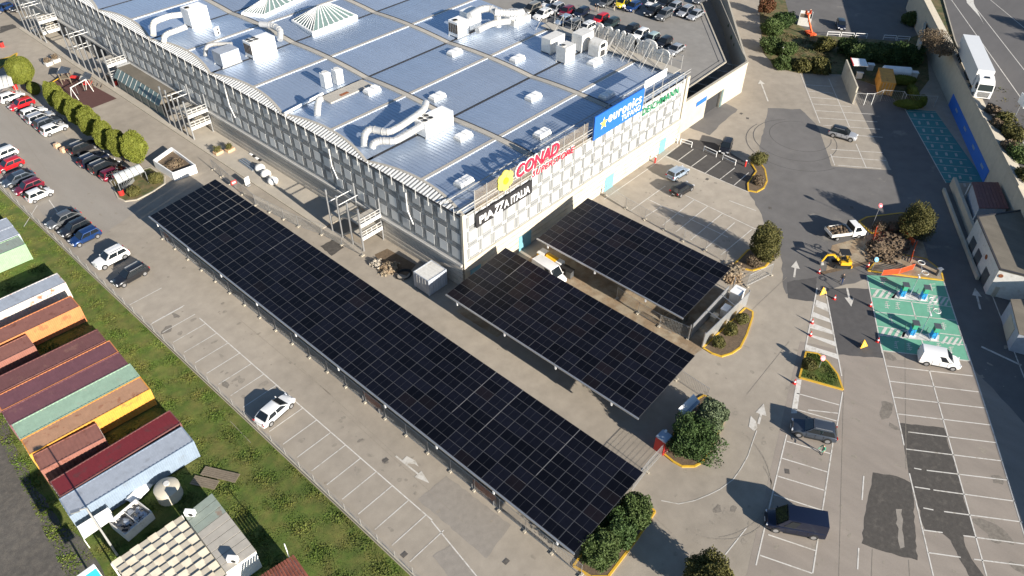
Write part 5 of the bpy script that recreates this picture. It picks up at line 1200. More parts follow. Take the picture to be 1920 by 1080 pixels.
duct('upper fat silver duct bending from the big white front unit down to the roof', [(1275, 770, 14.8), (1255, 830, 14.6), (1080, 950, 14.0), (990, 995, 13.7), (850, 965, 13.6), (812, 1010, 13.4), (812, 1100, 12.2)], .5)
duct('lower fat silver duct running from the side of the big white front unit', [(1245, 940, 13.6), (1130, 1010, 13.4), (1040, 1060, 13.2), (930, 1055, 13.1), (880, 1075, 12.9), (872, 1110, 12.3)], .5)
q = on_roof(T2(680, 680)); t = thing('roof_platform', 'tan sheet platform with rust stains under the twin white stacks', 'platform', q, 0)
MB().box((0, 0, .1), (8.2, 2.6, .2)).build('deck', 'roof_strip', t); MB().box((-.9, -.5, .21), (1.6, .6, .02)).build('rust_stain', 'rust', t)
for px, lb in ((T2(530, 640), 'left'), (T2(618, 612), 'right')):
    q = on_roof(px); t = thing('exhaust_stack', 'white round topped exhaust cabinet, %s one of the pair on the tan platform' % lb, 'stack', q, 0)
    MB().box((0, 0, 1.2), (1.25, 1.25, 2.3)).build('case', 'sign_white', t); m = MB(); m.tube((0, 0, 2.35), (0, 0, 2.5), .5, n=14); m.build('cap', 'white_dirty', t)
    for s_ in (-.3, .3): MB().box((s_, -.635, 1.2), (.5, .02, 2.0)).build('louvre', 'white_dirty', t)
duct('short upright silver elbow duct beside the tan platform at the left eave', [(460, 870, 12.2), (462, 800, 13.2), (470, 745, 13.9), (500, 740, 13.9)], .5)
m = MB(); a = on_roof(T2(215, 850)); b = on_roof(T2(500, 700)); t = thing('roof_pipe', 'white pipe running from the left eave to the tan platform', 'pipe', a, world=True); m.tube(a + Vector((0, 0, .25)), b + Vector((0, 0, .3)), .22, n=10); m.build('pipe', 'sign_white', t, 40)
for f in (.15, .5, .85): p_ = a.lerp(b, f); MB().box((p_.x, p_.y, p_.z + .05), (.4, .4, .3)).build('support', 'galv_dull', t)
unit('rooftop_unit', 'tall white rooftop unit with two looping ducts, farthest at the left eave', T0(1480, 165), (3.6, 2.8, 3.0), 0, 2)
duct('upper looping white duct of the farthest left unit', [(-560, 110, 14.6), (-650, 120, 14.5), (-760, 160, 14.2), (-775, 190, 13.6), (-770, 265, 12.4)], .5, 'white_dirty')
duct('lower looping white duct of the farthest left unit', [(-520, 200, 14.0), (-600, 230, 13.6), (-660, 250, 13.2), (-690, 275, 12.8), (-690, 310, 12.3)], .45, 'white_dirty')
unit('rooftop_unit', 'grey slatted air handler standing behind the left eave', T0(1710, 460), (3.4, 2.6, 2.2), 0, 0, mat='ct_grey')
unit('rooftop_unit', 'white chiller with fans and brown grilles beside the grey air handler', T0(1960, 390), (4.6, 2.4, 2.6), 0, 4, True)
duct('curved grey duct hooking behind the grey air handler', [(-180, 330, 13.6), (-320, 330, 13.6), (-375, 350, 13.4), (-380, 420, 12.3)], .35, 'galv_dull')
duct('fat silver duct at the right of the brown grilled chiller', [(30, 180, 13.8), (130, 190, 13.8), (185, 230, 13.6), (180, 300, 12.6)], .5)
q = on_roof(T0(1635, 265)); t = thing('air_conditioner', 'small white twin fan air conditioner alone on the sheet roof', 'air conditioner', q, R(30))
MB().box((0, 0, .75), (1.0, .45, 1.4)).build('case', 'sign_white', t)
for z in (.45, 1.05): MB().tube((0, -.22, z), (0, -.25, z), .24, n=12).build('fan', 'black_plastic', t)
unit('rooftop_unit', 'white cooling unit with two fans and slanted sides near the far right', T2(1520, 250), (2.6, 2.4, 2.6), 0, 2, True)
unit('rooftop_unit', 'white box unit behind the slanted cooling unit', T2(1610, 195), (3.0, 2.4, 3.0), 0, 0)
duct('fat duct arching over the white box unit at the far right', [(1600, 120, 15.2), (1680, 70, 15.4), (1750, 60, 15.3), (1810, 90, 15.0), (1815, 200, 12.4)], .62)
duct('second fat duct running off behind the arching one', [(1790, 90, 15.2), (1850, 95, 15.0), (1930, 100, 14.8), (2000, 90, 14.6)], .62)
duct('flat duct from the white box unit to the arching duct foot', [(1660, 230, 13.4), (1740, 190, 13.4), (1800, 170, 13.4), (1900, 160, 13.2)], .55)
q = on_roof(T3_(30, 150)); t = thing('roof_fan', 'wide round white roof fan at the far right edge', 'fan', q)
m = MB(); m.box((0, 0, .5), (4.6, 3.2, 1.0)); m.build('base', 'white_dirty', t)
m = MB(); m.tube((-.6, 0, 1.0), (-.6, 0, 2.0), 1.35, n=20); m.build('drum', 'sign_white', t, 40)
m = MB(); m.tube((-.6, 0, 2.0), (-.6, 0, 2.04), 1.15, n=20); m.build('fan_blade', 'galv_dull', t)
q = on_roof(T3_(45, 220)); t = thing('satellite_dish', 'white dish on a short mast in front of the round roof fan', 'dish', q)
m = MB(); m.tube((0, 0, 0), (0, 0, 1.6), .05); m.build('mast', 'white_metal', t); m = MB(); m.tube((0, 0, 1.8), (-.15, -.2, 1.9), .6, .45, n=14); m.build('dish', 'sign_white', t)
unit('rooftop_unit', 'pale weathered unit with slanted hood, front one of the right edge cluster', T3_(400, 440), (2.6, 2.0, 2.6), 0, 1, mat='white_dirty')
unit('rooftop_unit', 'long pale unit behind the slanted hood one, right edge cluster', T3_(305, 370), (3.8, 2.0, 2.4), 0, 0, mat='white_dirty')
unit('rooftop_unit', 'white box unit at the back of the right edge cluster', T3_(525, 350), (3.2, 2.2, 2.8), 0, 0, mat='white_dirty')
q = on_roof(T3_(640, 400)); t = thing('rooftop_unit', 'rounded arch shaped unit at the right end of the cluster', 'rooftop unit', q)
m = MB(); n = 10; 
for s_ in (-1.1, 1.1):
    for k in range(n + 1): a_ = math.pi * k / n; m.v.append((-1.2 * math.cos(a_), s_, 1.6 + 1.1 * math.sin(a_)))
    m.v += [(1.2, s_, 0), (-1.2, s_, 0)]
W_ = n + 3
m.f = [tuple(range(W_)), tuple(range(W_, 2 * W_))[::-1]] + [(i, W_ + i, W_ + (i + 1) % W_, (i + 1) % W_) for i in range(W_)]; m.m = [0] * len(m.f); m.build('case', 'white_dirty', t, 30)
MB().box((-.1, -1.11, 1.9), (1.3, .03, .7)).build('window', 'glass_dark', t); MB().box((-.1, -1.11, .6), (1.2, .03, 1.0)).build('opening', 'opening_shade', t)
# pyramid rooflight and the ribbed rooflight at the top
for nm, lb, pts, hgt in (('rooflight', 'white pyramid glass rooflight in the middle of the roof', (T2(265, 165), T2(425, 262), T2(762, 128), T2(590, 45)), 2.4), ('rooflight', 'long glazed rooflight cut by the top picture edge', (T2(-110, 110), T2(60, 130), T2(400, -30), T2(220, -60)), 1.8)):
    c4 = [on_roof(p) for p in pts]; zz = max(p.z for p in c4); cc = sum(c4, Vector()) / 4
    t = thing(nm, lb, 'skylight', (cc.x, cc.y, zz - .3), world=True)
    m = MB(); m.prism([(p.x, p.y) for p in c4], zz - .6, zz + .35); m.build('kerb', 'sign_white', t)
    b4 = [Vector((p.x, p.y, zz + .36)).lerp(Vector((cc.x, cc.y, zz + .36)), .04) for p in c4]; ax = (b4[0] + b4[1]) / 2; bx = (b4[2] + b4[3]) / 2
    r0 = ax.lerp(bx, .38) + Vector((0, 0, hgt)); r1 = ax.lerp(bx, .62) + Vector((0, 0, hgt))
    sides = [(b4[0], b4[1], r0, r0), (b4[1], b4[2], r1, r0), (b4[2], b4[3], r1, r1), (b4[3], b4[0], r0, r1)]
    for a_, b_, c_, d_ in sides:
        npn = 8
        for k in range(npn):
            u0, u1 = (k + .10) / npn, (k + .90) / npn
            q_ = [a_.lerp(b_, u0), a_.lerp(b_, u1), d_.lerp(c_, u1), d_.lerp(c_, u0)]
            if (q_[2] - q_[3]).length < 1e-4: q_ = q_[:3]
            mm = MB(); mm.quad(*q_); mm.f = [mm.f[0]]; mm.build('pane', 'glass_green', t)
        mm = MB()
        for k in range(npn + 1): mm.beam(a_.lerp(b_, k / npn), d_.lerp(c_, k / npn), .12, .12)
        mm.beam(a_, b_, .18, .18); mm.build('glazing_bar', 'sign_white', t)
# rounded sign boards seen from behind, standing on the right roof edge
for k, (x, y, w, h) in enumerate(((655, 225, 1.6, 2.6), (725, 258, 1.7, 2.8), (785, 278, 1.3, 2.7), (832, 292, 1.2, 2.7), (895, 325, 2.4, 3.0), (950, 345, 1.6, 2.4), (1035, 365, 2.6, 3.2), (1130, 425, 2.6, 2.6))):
    c = PX(*T3_(x, y), 49.8); t = thing('sign_letter', 'pale rounded sign letter seen from behind, %s from the left on the right roof edge' % ['first', 'second', 'third', 'fourth', 'fifth', 'sixth', 'seventh', 'eighth'][k], 'sign', (49.8, c.y, ZR), 0, 'sign letters on the right roof edge')
    zc = c.z - ZR; m = MB(); pts = []
    for i in range(20):
        a_ = 2 * math.pi * i / 20; e = 2.6; ca, sa = math.cos(a_), math.sin(a_); rr_ = (abs(ca) ** e + abs(sa) ** e) ** (-1 / e) * (1 + .06 * math.sin(3 * a_ + k))
        pts.append((w / 2 * ca * rr_, h / 2 * sa * rr_))
    vs = [(.12, y_, zc + z_) for y_, z_ in pts] + [(-.12, y_, zc + z_) for y_, z_ in pts]; n = 20
    m.add(vs, [tuple(range(n)), tuple(range(n, 2 * n))[::-1]] + [(i, n + i, n + (i + 1) % n, (i + 1) % n) for i in range(n)]); m.build('board', 'white_dirty', t, 40)
    m = MB(); m.tube((-.2, 0, 0), (-.2, 0, zc + h * .4), .06, n=5); m.build('post', 'galv_dull', t)
    m = MB(); m.tube((-.2, 0, zc + h * .3), (-3.2, -.2, .25), .05, n=5); m.build('strut', 'galv_dull', t)
sfr = thing('letter_scaffold', 'rusty pipe frame bracing the sign letters along the right roof edge', 'frame', (49, 20, ZR), world=True)
m = MB()
for k in range(16):
    y_ = -1.0 + k * 1.9; m.tube((49.6, y_, ZR), (49.6, y_, ZR + 3.4), .05, n=5)
    if k % 2: m.tube((49.6, y_, ZR + 3.1), (46.2, y_ - .3, ZR + .5), .05, n=5)
m.build('upright', 'galv_dull', sfr)
m = MB()
for z in (.6, 2.2, 3.3): m.tube((49.6, -1, ZR + z), (49.6, 28, ZR + z), .045, n=5)
m.build('rail', 'galv_dull', sfr)
m = MB(); m.box((48.5, 13, ZR + .95), (2.2, 28, .1)); m.build('catwalk', 'roof_strip', sfr)
# ------------------------------------------------------------------ stair towers on the left side
def stair(label, y0, y1, n_poles, hp=7.2):
    t = thing('stair_tower', label, 'staircase', (-4.5, (y0 + y1) / 2, 0), world=True, group='steel stair towers on the left facade')
    xo, xi = -6.5, BX0 - .45
    for k in range(n_poles):
        y_ = y0 + (y1 - y0) * k / (n_poles - 1); MB().tube((xo, y_, 0), (xo, y_, hp), .15, n=9).build('column', 'galv', t, 40)
    for y_ in (y0, y0 + 5.4): MB().tube((xi, y_, 0), (xi, y_, hp), .12, n=8).build('column', 'galv', t, 40)
    for z in (2.2, 4.4):
        MB().box(((xo + xi) / 2, y0 + 1.0, z), (xi - xo, 2.1, .12)).build('landing', 'roof_strip', t)
        MB().box(((xo + xi) / 2, y0 - .08, z - .1), (xi - xo, .1, .55)).build('fascia', 'white_metal', t)
        m = MB()
        for zz in (.5, 1.0): m.beam((xo, y0 - .05, z + zz), (xi, y0 - .05, z + zz), .05, .05)
        for f in (0, .25, .5, .75, 1): m.beam((xo + (xi - xo) * f, y0 - .05, z), (xo + (xi - xo) * f, y0 - .05, z + 1.0), .05, .05)
        m.build('railing', 'white_metal', t)
    MB().box(((xo + xi) / 2, y0 + 5.9, 3.3), (xi - xo, 1.5, .12)).build('landing', 'roof_strip', t)
    for (za, zb, xa) in ((0.0, 2.2, xo + .9), (2.2, 3.3, xi - .9), (3.3, 4.4, xo + .9)):
        ya, yb = (y0 + 5.1, y0 + 2.1) if za != 2.2 else (y0 + 2.1, y0 + 5.1)
        ns = max(5, int((zb - za) / .2))
        for k in range(ns):
            f = (k + .5) / ns; MB().box((xa, ya + (yb - ya) * f, za + (zb - za) * f), (1.5, .3, .06)).build('step', 'wall_cream', t)
        m = MB()
        for s_ in (-.78, .78): m.beam((xa + s_, ya, za + .05), (xa + s_, yb, zb + .05), .06, .26)
        m.build('stringer', 'galv', t)
    m = MB()
    for z in (2.6, 5.2): m.beam((xo, y1 - .2, z), (xi + 1.2, y1 - .2, z), .09, .09); m.beam((xo, y1 - 1.9, z), (xi + 1.2, y1 - 1.9, z), .09, .09)
    m.build('tie_beam', 'white_metal', t)
    return t
stair('steel stair tower nearest the front corner of the building', 13.6, 20.6, 4)
stair('steel stair tower in the middle beside the glazed entrance canopy', 58.4, 66.2, 5)
stair('steel stair tower with the long row of posts beyond the playground', 86.5, 104.0, 7, 7.6)
stair('farthest steel stair tower in the top left corner', 116.0, 126.0, 5)
# glazed entrance canopy with flat terrace roof
a, b, c_, d_ = P(222, 127, 4), P(252, 116, 4), P(334, 166, 4), P(303, 182, 4)
t = thing('entrance_canopy', 'flat brown terrace roof with sloped glass edge between two stair towers', 'canopy', ((a.x + c_.x) / 2, (a.y + c_.y) / 2, 0), world=True)
xo = (a.x + d_.x) / 2; ya, yb = d_.y, a.y
MB().box(((xo + BX0) / 2 - .2, (ya + yb) / 2, 3.9), (BX0 - xo - .5, yb - ya, .3)).build('terrace_roof', 'roof_dark', t)
MB().box(((xo + BX0) / 2 - .2, yb + .4, 4.05), (BX0 - xo - .5, .7, .5)).build('parapet', 'galv', t)
ng = 11
for k in range(ng):
    y_ = ya + (yb - ya) * k / ng; y2 = ya + (yb - ya) * (k + .94) / ng
    m = MB(); m.quad((xo, y_, 4.05), (xo, y2, 4.05), (xo - 1.2, y2, 2.6), (xo - 1.2, y_, 2.6)); m.f = [m.f[0][::-1]]; m.build('pane', 'glass_green', t)
    MB().beam((xo, y_, 4.08), (xo - 1.2, y_, 2.62), .07, .07).build('glazing_bar', 'galv_dull', t)
m = MB(); m.box((xo - .6, (ya + yb) / 2, 1.25), (.1, yb - ya, 2.5)); m.build('glass_front', 'glass_green', t)
for k in range(7): MB().tube((xo - .7, ya + (yb - ya) * k / 6, 0), (xo - .7, ya + (yb - ya) * k / 6, 2.7), .08, n=6).build('column', 'galv', t)
q = P(312, 152, 4.2); u = thing('terrace_lamp', 'white ball shaped lamp on the brown terrace roof', 'lamp', (q.x, q.y, 4.05)); MB().ball((0, 0, .8), .55, 12, 8).build('globe', 'sign_white', u, 60); MB().tube((0, 0, 0), (0, 0, .4), .12).build('base', 'black_plastic', u)
# ------------------------------------------------------------------ playground
ground_sheet('playground_mat', poly_px([(85, 157), (127, 135), (219, 185), (170, 204)]), .03, 'rubber_maroon')
q = P(128, 155); t = thing('play_tower', 'wooden play tower with blue roof and yellow slide on the maroon mat', 'playground', q, R(-35))
for x in (-.8, .8):
    for y_ in (-.8, .8): MB().beam((x, y_, 0), (x, y_, 2.4), .14, .14).build('post', 'wood', t)
MB().box((0, 0, 1.2), (1.8, 1.8, .12)).build('deck', 'wood', t)
m = MB(); m.add([(-1.1, -1.1, 2.4), (1.1, -1.1, 2.4), (1.1, 1.1, 2.4), (-1.1, 1.1, 2.4), (0, 0, 3.4)], [(0, 1, 4), (1, 2, 4), (2, 3, 4), (3, 0, 4), (3, 2, 1, 0)]); m.build('roof', 'car_slate', t)
MB().beam((-.9, .3, 1.2), (-3.0, .5, .15), .6, .1).build('slide', 'yellow_paint', t); MB().beam((.9, -.3, 1.3), (3.0, -.6, 1.0), .9, .12).build('bridge', 'red_plastic', t)
q = P(168, 165); t = thing('climbing_frame', 'climbing frame with blue roof and white bars, nearer the camera on the mat', 'playground', q, R(-35))
for x in (-.7, .7):
    for y_ in (-.7, .7): MB().beam((x, y_, 0), (x, y_, 2.2), .12, .12).build('post', 'wood', t)
m = MB(); m.add([(-1, -1, 2.2), (1, -1, 2.2), (1, 1, 2.2), (-1, 1, 2.2), (0, -1, 2.9), (0, 1, 2.9)], [(0, 4, 5, 3), (4, 1, 2, 5), (0, 1, 4), (3, 5, 2)]); m.build('roof', 'car_slate', t)
for k in range(5): MB().beam((.8 + k * .35, -.6, 1.4 - k * .3), (.8 + k * .35, .6, 1.4 - k * .3), .08, .08).build('rung', 'wood', t)
MB().box((0, 0, 1.1), (1.5, 1.5, .1)).build('deck', 'red_plastic', t)
q = P(155, 178); t = thing('swing_frame', 'white swing frame standing across the maroon mat', 'swing', q, R(20))
MB().beam((-1.9, 0, 2.3), (1.9, 0, 2.3), .12, .12).build('top_bar', 'white_metal', t)
for x in (-1.8, 1.8):
    for s_ in (-.9, .9): MB().beam((x, s_, 0), (x, 0, 2.3), .08, .08).build('leg', 'white_metal', t)
for x in (-.8, .8): MB().box((x, 0, .5), (.45, .2, .05)).build('seat', 'black_plastic', t); MB().beam((x, 0, .5), (x, 0, 2.3), .03, .03).build('chain', 'galv_dull', t)
# trolley shelters
def shelter(label, c4, h, mat='polycarb'):
    pts = [P(*c, h) for c in c4]; cc = sum(pts, Vector()) / 4; t = thing('trolley_shelter', label, 'shelter', (cc.x, cc.y, 0), world=True)
    a, b, c, d = pts; nseg = 5
    for k in range(nseg):
        u0, u1 = k / nseg + .01, (k + 1) / nseg - .01; m = MB(); npf = 8
        for i in range(npf):
            f0, f1 = i / npf, (i + 1) / npf; z0, z1 = .75 * math.sin(math.pi * f0), .75 * math.sin(math.pi * f1)
            m.quad(a.lerp(b, u0).lerp(d.lerp(c, u0), f0) + Vector((0, 0, z0)), a.lerp(b, u1).lerp(d.lerp(c, u1), f0) + Vector((0, 0, z0)), a.lerp(b, u1).lerp(d.lerp(c, u1), f1) + Vector((0, 0, z1)), a.lerp(b, u0).lerp(d.lerp(c, u0), f1) + Vector((0, 0, z1)))
        m.build('roof_panel', mat, t, 60)
    for p_ in pts: MB().beam((p_.x, p_.y, 0), (p_.x, p_.y, h), .09, .09).build('post', 'galv', t)
    MB().beam(a, b, .08, .1).build('edge_beam', 'galv', t); MB().beam(d, c, .08, .1).build('edge_beam', 'galv', t)
    m = MB()
    for k in range(6):
        p_ = a.lerp(b, .1 + k * .15).lerp(d, .2); q_ = a.lerp(b, .1 + k * .15).lerp(d, .75); m.beam((p_.x, p_.y, .5), (q_.x, q_.y, .5), .05, .6)
    m.build('trolley_row', 'galv', t)
    return t
shelter('curved translucent trolley shelter beside the crimson hatchback', [tpx(0, 270, [c])[0] for c in ((835, 232), (1030, 160), (1085, 205), (885, 300))], 2.2)
shelter('white trolley shelter at the left picture edge beside the round tree', [(-20, 148), (22, 138), (26, 160), (-20, 172)], 2.2, 'white_dirty')
for c, lb in (((229, 366), 'red bin at the tip of the trolley shelter island'), ((30, 167), 'red bin beside the white trolley shelter at the left edge'), ((218, 160), 'red bin beside the glazed entrance canopy'), ((5, 88), 'red and white notice beside the island at the left edge')):
    t = thing('litter_bin', lb, 'bin', P(*c)); MB().tube((0, 0, 0), (0, 0, 1.0), .38, .45, n=10).build('shell', 'red_plastic', t, 40); MB().tube((0, 0, 1.0), (0, 0, 1.1), .46, n=10).build('rim', 'black_plastic', t)
for k, c in enumerate(((108, 276), (120, 284))):
    t = thing('concrete_block', 'pale orange concrete block in the gap of the tree row, %s of two' % ('farther', 'nearer')[k], 'block', P(*c), R(10)); MB().box((0, 0, .35), (.9, .8, .7), top=.85).build('body', 'terracotta', t); MB().box((0, 0, .72), (.3, .1, .08)).build('lifting_eye', 'galv_dull', t)
m = MB(); c4 = [P(*tpx(0, 270, [c])[0], 1.5) for c in ((1150, 120), (1285, 25), (1460, 155), (1295, 215))]; cc = sum(c4, Vector()) / 4
t = thing('walled_planter', 'white walled planter with dry plants beside the last clipped tree', 'planter', (cc.x, cc.y, 0), world=True)
for k in range(4): p_, q_ = c4[k], c4[(k + 1) % 4]; MB().beam((p_.x, p_.y, .75), (q_.x, q_.y, .75), .18, 1.5 - .01 * k).build('wall', 'sign_white', t)
MB().prism([(p.x, p.y) for p in c4], 0, .9).build('soil', 'soil', t); o = obj('plants', crown_mesh(77, (1.6, 1.3, .5), 900, .2, mat='leaf_dry', lump=.3, inner=.4, core=.6), t); o.location = (0, 0, 1.1)
for k, (c, lb) in enumerate((((410, 289), 'cream planter with small palm, beside the material store'), ((432, 284), 'low cream planter next to the palm planter'), ((92, 122), 'white planter with dry shrub at the head of the playground'), ((106, 116), 'second white planter at the head of the playground'))):
    t = thing('planter', lb, 'planter', P(*c), R(5)); MB().box((0, 0, .3), (1.3, .9, .6), top=1.1).build('box', 'terracotta' if k < 2 else 'white_dirty', t)
    o = obj('plant', crown_mesh(80 + k, (.7, .6, .6), 350, .22, mat='leaf_olive' if k < 2 else 'leaf_dry', lump=.3, inner=.3, core=.4), t); o.location = (0, 0, 1.0)
# ------------------------------------------------------------------ retaining wall, road above it, buildings at the right
UW = Vector((22.9, 13.0, 0)).normalized(); NW = Vector((UW.y, -UW.x, 0)); W0 = Vector((71.5, -46.2, 0)); WZ = 5.6
def wp(s, n=0.0, z=0.0): p = W0 + UW * s + NW * n; return Vector((p.x, p.y, z))
struct(MB().prism([wp(-90, 1.0), wp(75, 1.0), wp(75, 200), wp(-90, 200)], 0.2, 5.3).build('embankment', 'weeds'))
rw = thing('retaining_wall', 'long tall concrete retaining wall with blue painted base below the road', 'wall', wp(0), world=True)
for k in range(-6, 15):
    m = MB(); a = wp(k * 5 + .02, .5, WZ / 2); b = wp(k * 5 + 4.98, .5, WZ / 2); h = WZ - (0.0 if k < 9 else 0.0); m.beam(a, b, 1.0, h); m.build('wall_panel', 'wall_concrete', rw)
    m = MB(); zc = WZ + (.3 if -3 < k < 2 else 0); a, b = k * 5, k * 5 + 5; m.add([wp(a, -.05, WZ), wp(a, 1.95, WZ - .45), wp(a, 1.95, zc - .15), wp(a, -.05, zc + .5), wp(b, -.05, WZ), wp(b, 1.95, WZ - .45), wp(b, 1.95, zc - .15), wp(b, -.05, zc + .5)], [(0, 1, 2, 3), (7, 6, 5, 4), (3, 2, 6, 7), (0, 3, 7, 4), (1, 5, 6, 2)]); m.build('coping', 'kerb', rw)
MB().beam(wp(0.3, -.03, 1.15), wp(27, -.03, 1.15), .08, 2.3).build('blue_band', 'blue_paint', rw)
for s_ in (2.5, 8.5, 14.8, 21.5): MB().beam(wp(s_, -.09, 1.35), wp(s_ + 1.5, -.09, 1.35), .05, .4).build('plate', 'car_iceblue', rw)
rd = [P(*c, 5.4) for c in ((1752, -60), (1790, 75), (1840, 200), (1880, 270), (1940, 360), (2150, 360), (2150, -60))]
struct(MB().sheet([(p.x, p.y) for p in rd], 5.40).build('road', 'road'))
m = MB()
for a, b, w in (((1777, -10), (1920, 192), .16), ((1810, -10), (1935, 150), .16), ((1905, 250), (1975, 340), .16), ((1845, -10), (1930, 60), .14)): m.line(P(*a, 5.4), P(*b, 5.4), w, 5.415)
m.sheet([P(*c, 5.4) for c in tpx(1440, 0, [(1475, -60), (1535, -60), (1545, 30), (1620, 185), (1590, 130), (1490, 20)])], 5.42)
struct(m.build('road_markings', 'paint_white'))
m = MB()
pts = [P(*c, 5.4) for c in ((1752, -60), (1790, 75), (1840, 200), (1880, 270), (1940, 360))]
for a, b in zip(pts, pts[1:]): m.beam((a.x, a.y, 5.45), (b.x, b.y, 5.45), .2, .14)
struct(m.build('road_kerb', 'kerb'))
ge = 'bushes above the retaining wall'
for k, (c, z, r, mt) in enumerate((((1880, 222), 6.2, 1.8, 'leaf_olive'), ((1900, 250), 6.2, 2.0, 'leaf_olive'), ((1860, 205), 6.1, 1.3, 'leaf_dry'), ((1890, 275), 6.1, 1.6, 'leaf_dry'), ((1915, 290), 6.3, 1.9, 'leaf_mid'), ((1925, 330), 6.2, 1.9, 'leaf_olive'), ((1870, 235), 6.0, 1.2, 'leaf_dry'))):
    px_tree('bush', ['olive bush at the foot of the roadside sign', 'largest olive bush between roadside sign and wall', 'dry bush just ahead of the truck', 'dry bush on the slope above the wall', 'green bush at the right edge above the wall', 'olive bush cut by the right picture edge', 'small dry bush close to the wall coping'][k], c, z, (r, r, r * .6), mt, 2200, .3, th=.3, cat='bush', group=ge, lump=.3, inner=.4, core=.65, out=.35, bz=5.25)
tufts('weeds', [wp(-30, 2.5), wp(30, 2.5), wp(26, 7), wp(-30, 16)], 9000, .5, 'weeds', 5.3, 9)
t = thing('roadside_sign', 'white and red roadside sign on a pole at the right edge', 'sign', P(1901, 222, 5.3), R(35))
MB().tube((0, 0, 0), (0, 0, 2.6), .07).build('pole', 'galv', t); MB().box((0, 0, 3.3), (2.4, .1, 1.7)).build('board', 'sign_white', t); MB().box((0, -.06, 2.95), (1.9, .03, .55)).build('red_band', 'sign_red', t)
for s_ in (-.5, .2): MB().box((s_, -.06, 3.7), (.55, .03, .22)).build('lettering', 'car_grey', t)
# trees standing beyond the road
for k, (dx, dy, r) in enumerate(((122, -58, 3.4), (128, -52, 3.0), (110, -64, 3.2))):
    tree('roadside_tree', ['tall tree on the far road verge, nearest the corner', 'tree farthest along the far road verge', 'tree on the far road verge outside the right edge'][k], (dx, dy, 5.3), (r, r, r * 1.1), 'leaf_dark', 3, 5.0, n=4000, leaf=.4, lump=.25, inner=.6, core=.75, group='trees beyond the road')
# low building with dark flat roof
r4 = [P(*c, 4.3) for c in ((1832, 408), (1874, 506), (2010, 540), (1940, 392))]; cc = sum(r4, Vector()) / 4
t = thing('flat_roof_building', 'low white walled building with worn dark flat roof at the right edge', 'building', (cc.x, cc.y, 0), world=True)
ins = [p.lerp(cc, .012) for p in r4]
MB().prism([(p.x, p.y) for p in ins], 0, 4.2).build('wall', 'white_dirty', t)
MB().prism([(p.x, p.y) for p in r4], 4.2, 4.42).build('roof', 'roof_dark', t)
for k in range(4): MB().beam(r4[k] + Vector((0, 0, .17)), r4[(k + 1) % 4] + Vector((0, 0, .17)), .25, .1 + .004 * k).build('roof_edge', 'gutter', t)
for u in (.06, .55):
    p_ = ins[1].lerp(ins[2], u); n_ = (ins[2] - ins[1]).normalized(); n_ = Vector((n_.y, -n_.x, 0)); n_ = n_ if (n_.y < 0) else -n_; b_ = Vector((p_.x, p_.y, 3.4)); MB().tube(b_ - n_ * .1, b_ + n_ * .06, .28, n=14).build('vent', 'rust', t)
p_ = ins[0].lerp(ins[1], .62); n_ = (ins[1] - ins[0]).normalized(); n_ = Vector((-n_.y, n_.x, 0)); n_ = n_ if n_.x < 0 else -n_
MB().tube(Vector((p_.x, p_.y, 2.9)) - n_ * .1, Vector((p_.x, p_.y, 2.9)) + n_ * .06, .35, n=14).build('vent', 'rust', t)
for u in (.2, .45, .8): p_ = ins[0].lerp(ins[1], u) + n_ * .03; d_ = (ins[1] - ins[0]).normalized() * .9; MB().beam(Vector((p_.x, p_.y, 1.1)) - d_, Vector((p_.x, p_.y, 1.1)) + d_, .08, 2.2).build('door', 'car_grey', t)
s4 = [P(*c, 3.4) for c in ((1822, 341), (1836, 390), (1892, 391), (1872, 342))]; cc = sum(s4, Vector()) / 4
t = thing('maroon_shed', 'shed with maroon sheet roof between the blue wall and the flat roof building', 'shed', (cc.x, cc.y, 0), world=True)
for k in range(8):
    f0, f1 = k / 8 + .005, (k + 1) / 8 - .005; MB().prism([s4[0].lerp(s4[3], f0), s4[1].lerp(s4[2], f0), s4[1].lerp(s4[2], f1), s4[0].lerp(s4[3], f1)], 3.32, 3.42 + .015 * (k % 2)).build('roof_sheet', 'ct_maroon', t)
MB().prism([(p.lerp(cc, .08).x, p.lerp(cc, .08).y) for p in s4], 0, 3.3).build('wall', 'ct_grey', t)
for p_ in s4[:2]: MB().beam((p_.x - .5, p_.y, 0), (p_.x - .5, p_.y, 3.3), .14, .14).build('post', 'white_metal', t)
for nm, lb, pts, h, w in (('parapet_wall', 'low concrete parapet along the front of the flat roof building', ((1783, 348), (1812, 425), (1850, 520), (1862, 556)), 1.6, .5), ('kerb_wall', 'lower concrete kerb wall outside the parapet', ((1768, 358), (1795, 430), (1832, 525)), .6, .35)):
    ps = [P(*c, 0) for c in pts]; t = thing(nm, lb, 'wall', ps[0], world=True)
    for a, b in zip(ps, ps[1:]): MB().beam((a.x, a.y, h / 2), (b.x, b.y, h / 2), w, h).build('wall_panel', 'wall_concrete', t)
g4 = [P(*c, 3.0) for c in ((1896, 562), (1912, 625), (2040, 660), (2040, 562))]; cc = sum(g4, Vector()) / 4
t = thing('annex_building', 'plain grey annex with flat roof cut by the right picture edge', 'building', (cc.x, cc.y, 0), world=True)
MB().prism([(p.x, p.y) for p in g4], 0, 2.9).build('wall', 'ct_grey', t); MB().prism([(p.lerp(cc, -.02).x, p.lerp(cc, -.02).y) for p in g4], 2.9, 3.05).build('roof', 'roof_dark', t)  # dark roof colour stands in for the shadow lying on it
a, b = g4[0], g4[1]; MB().beam(Vector((a.lerp(b, .3).x - .05, a.lerp(b, .3).y, 1.2)), Vector((a.lerp(b, .75).x - .05, a.lerp(b, .75).y, 1.2)), .1, 2.2).build('door', 'wall_concrete', t)
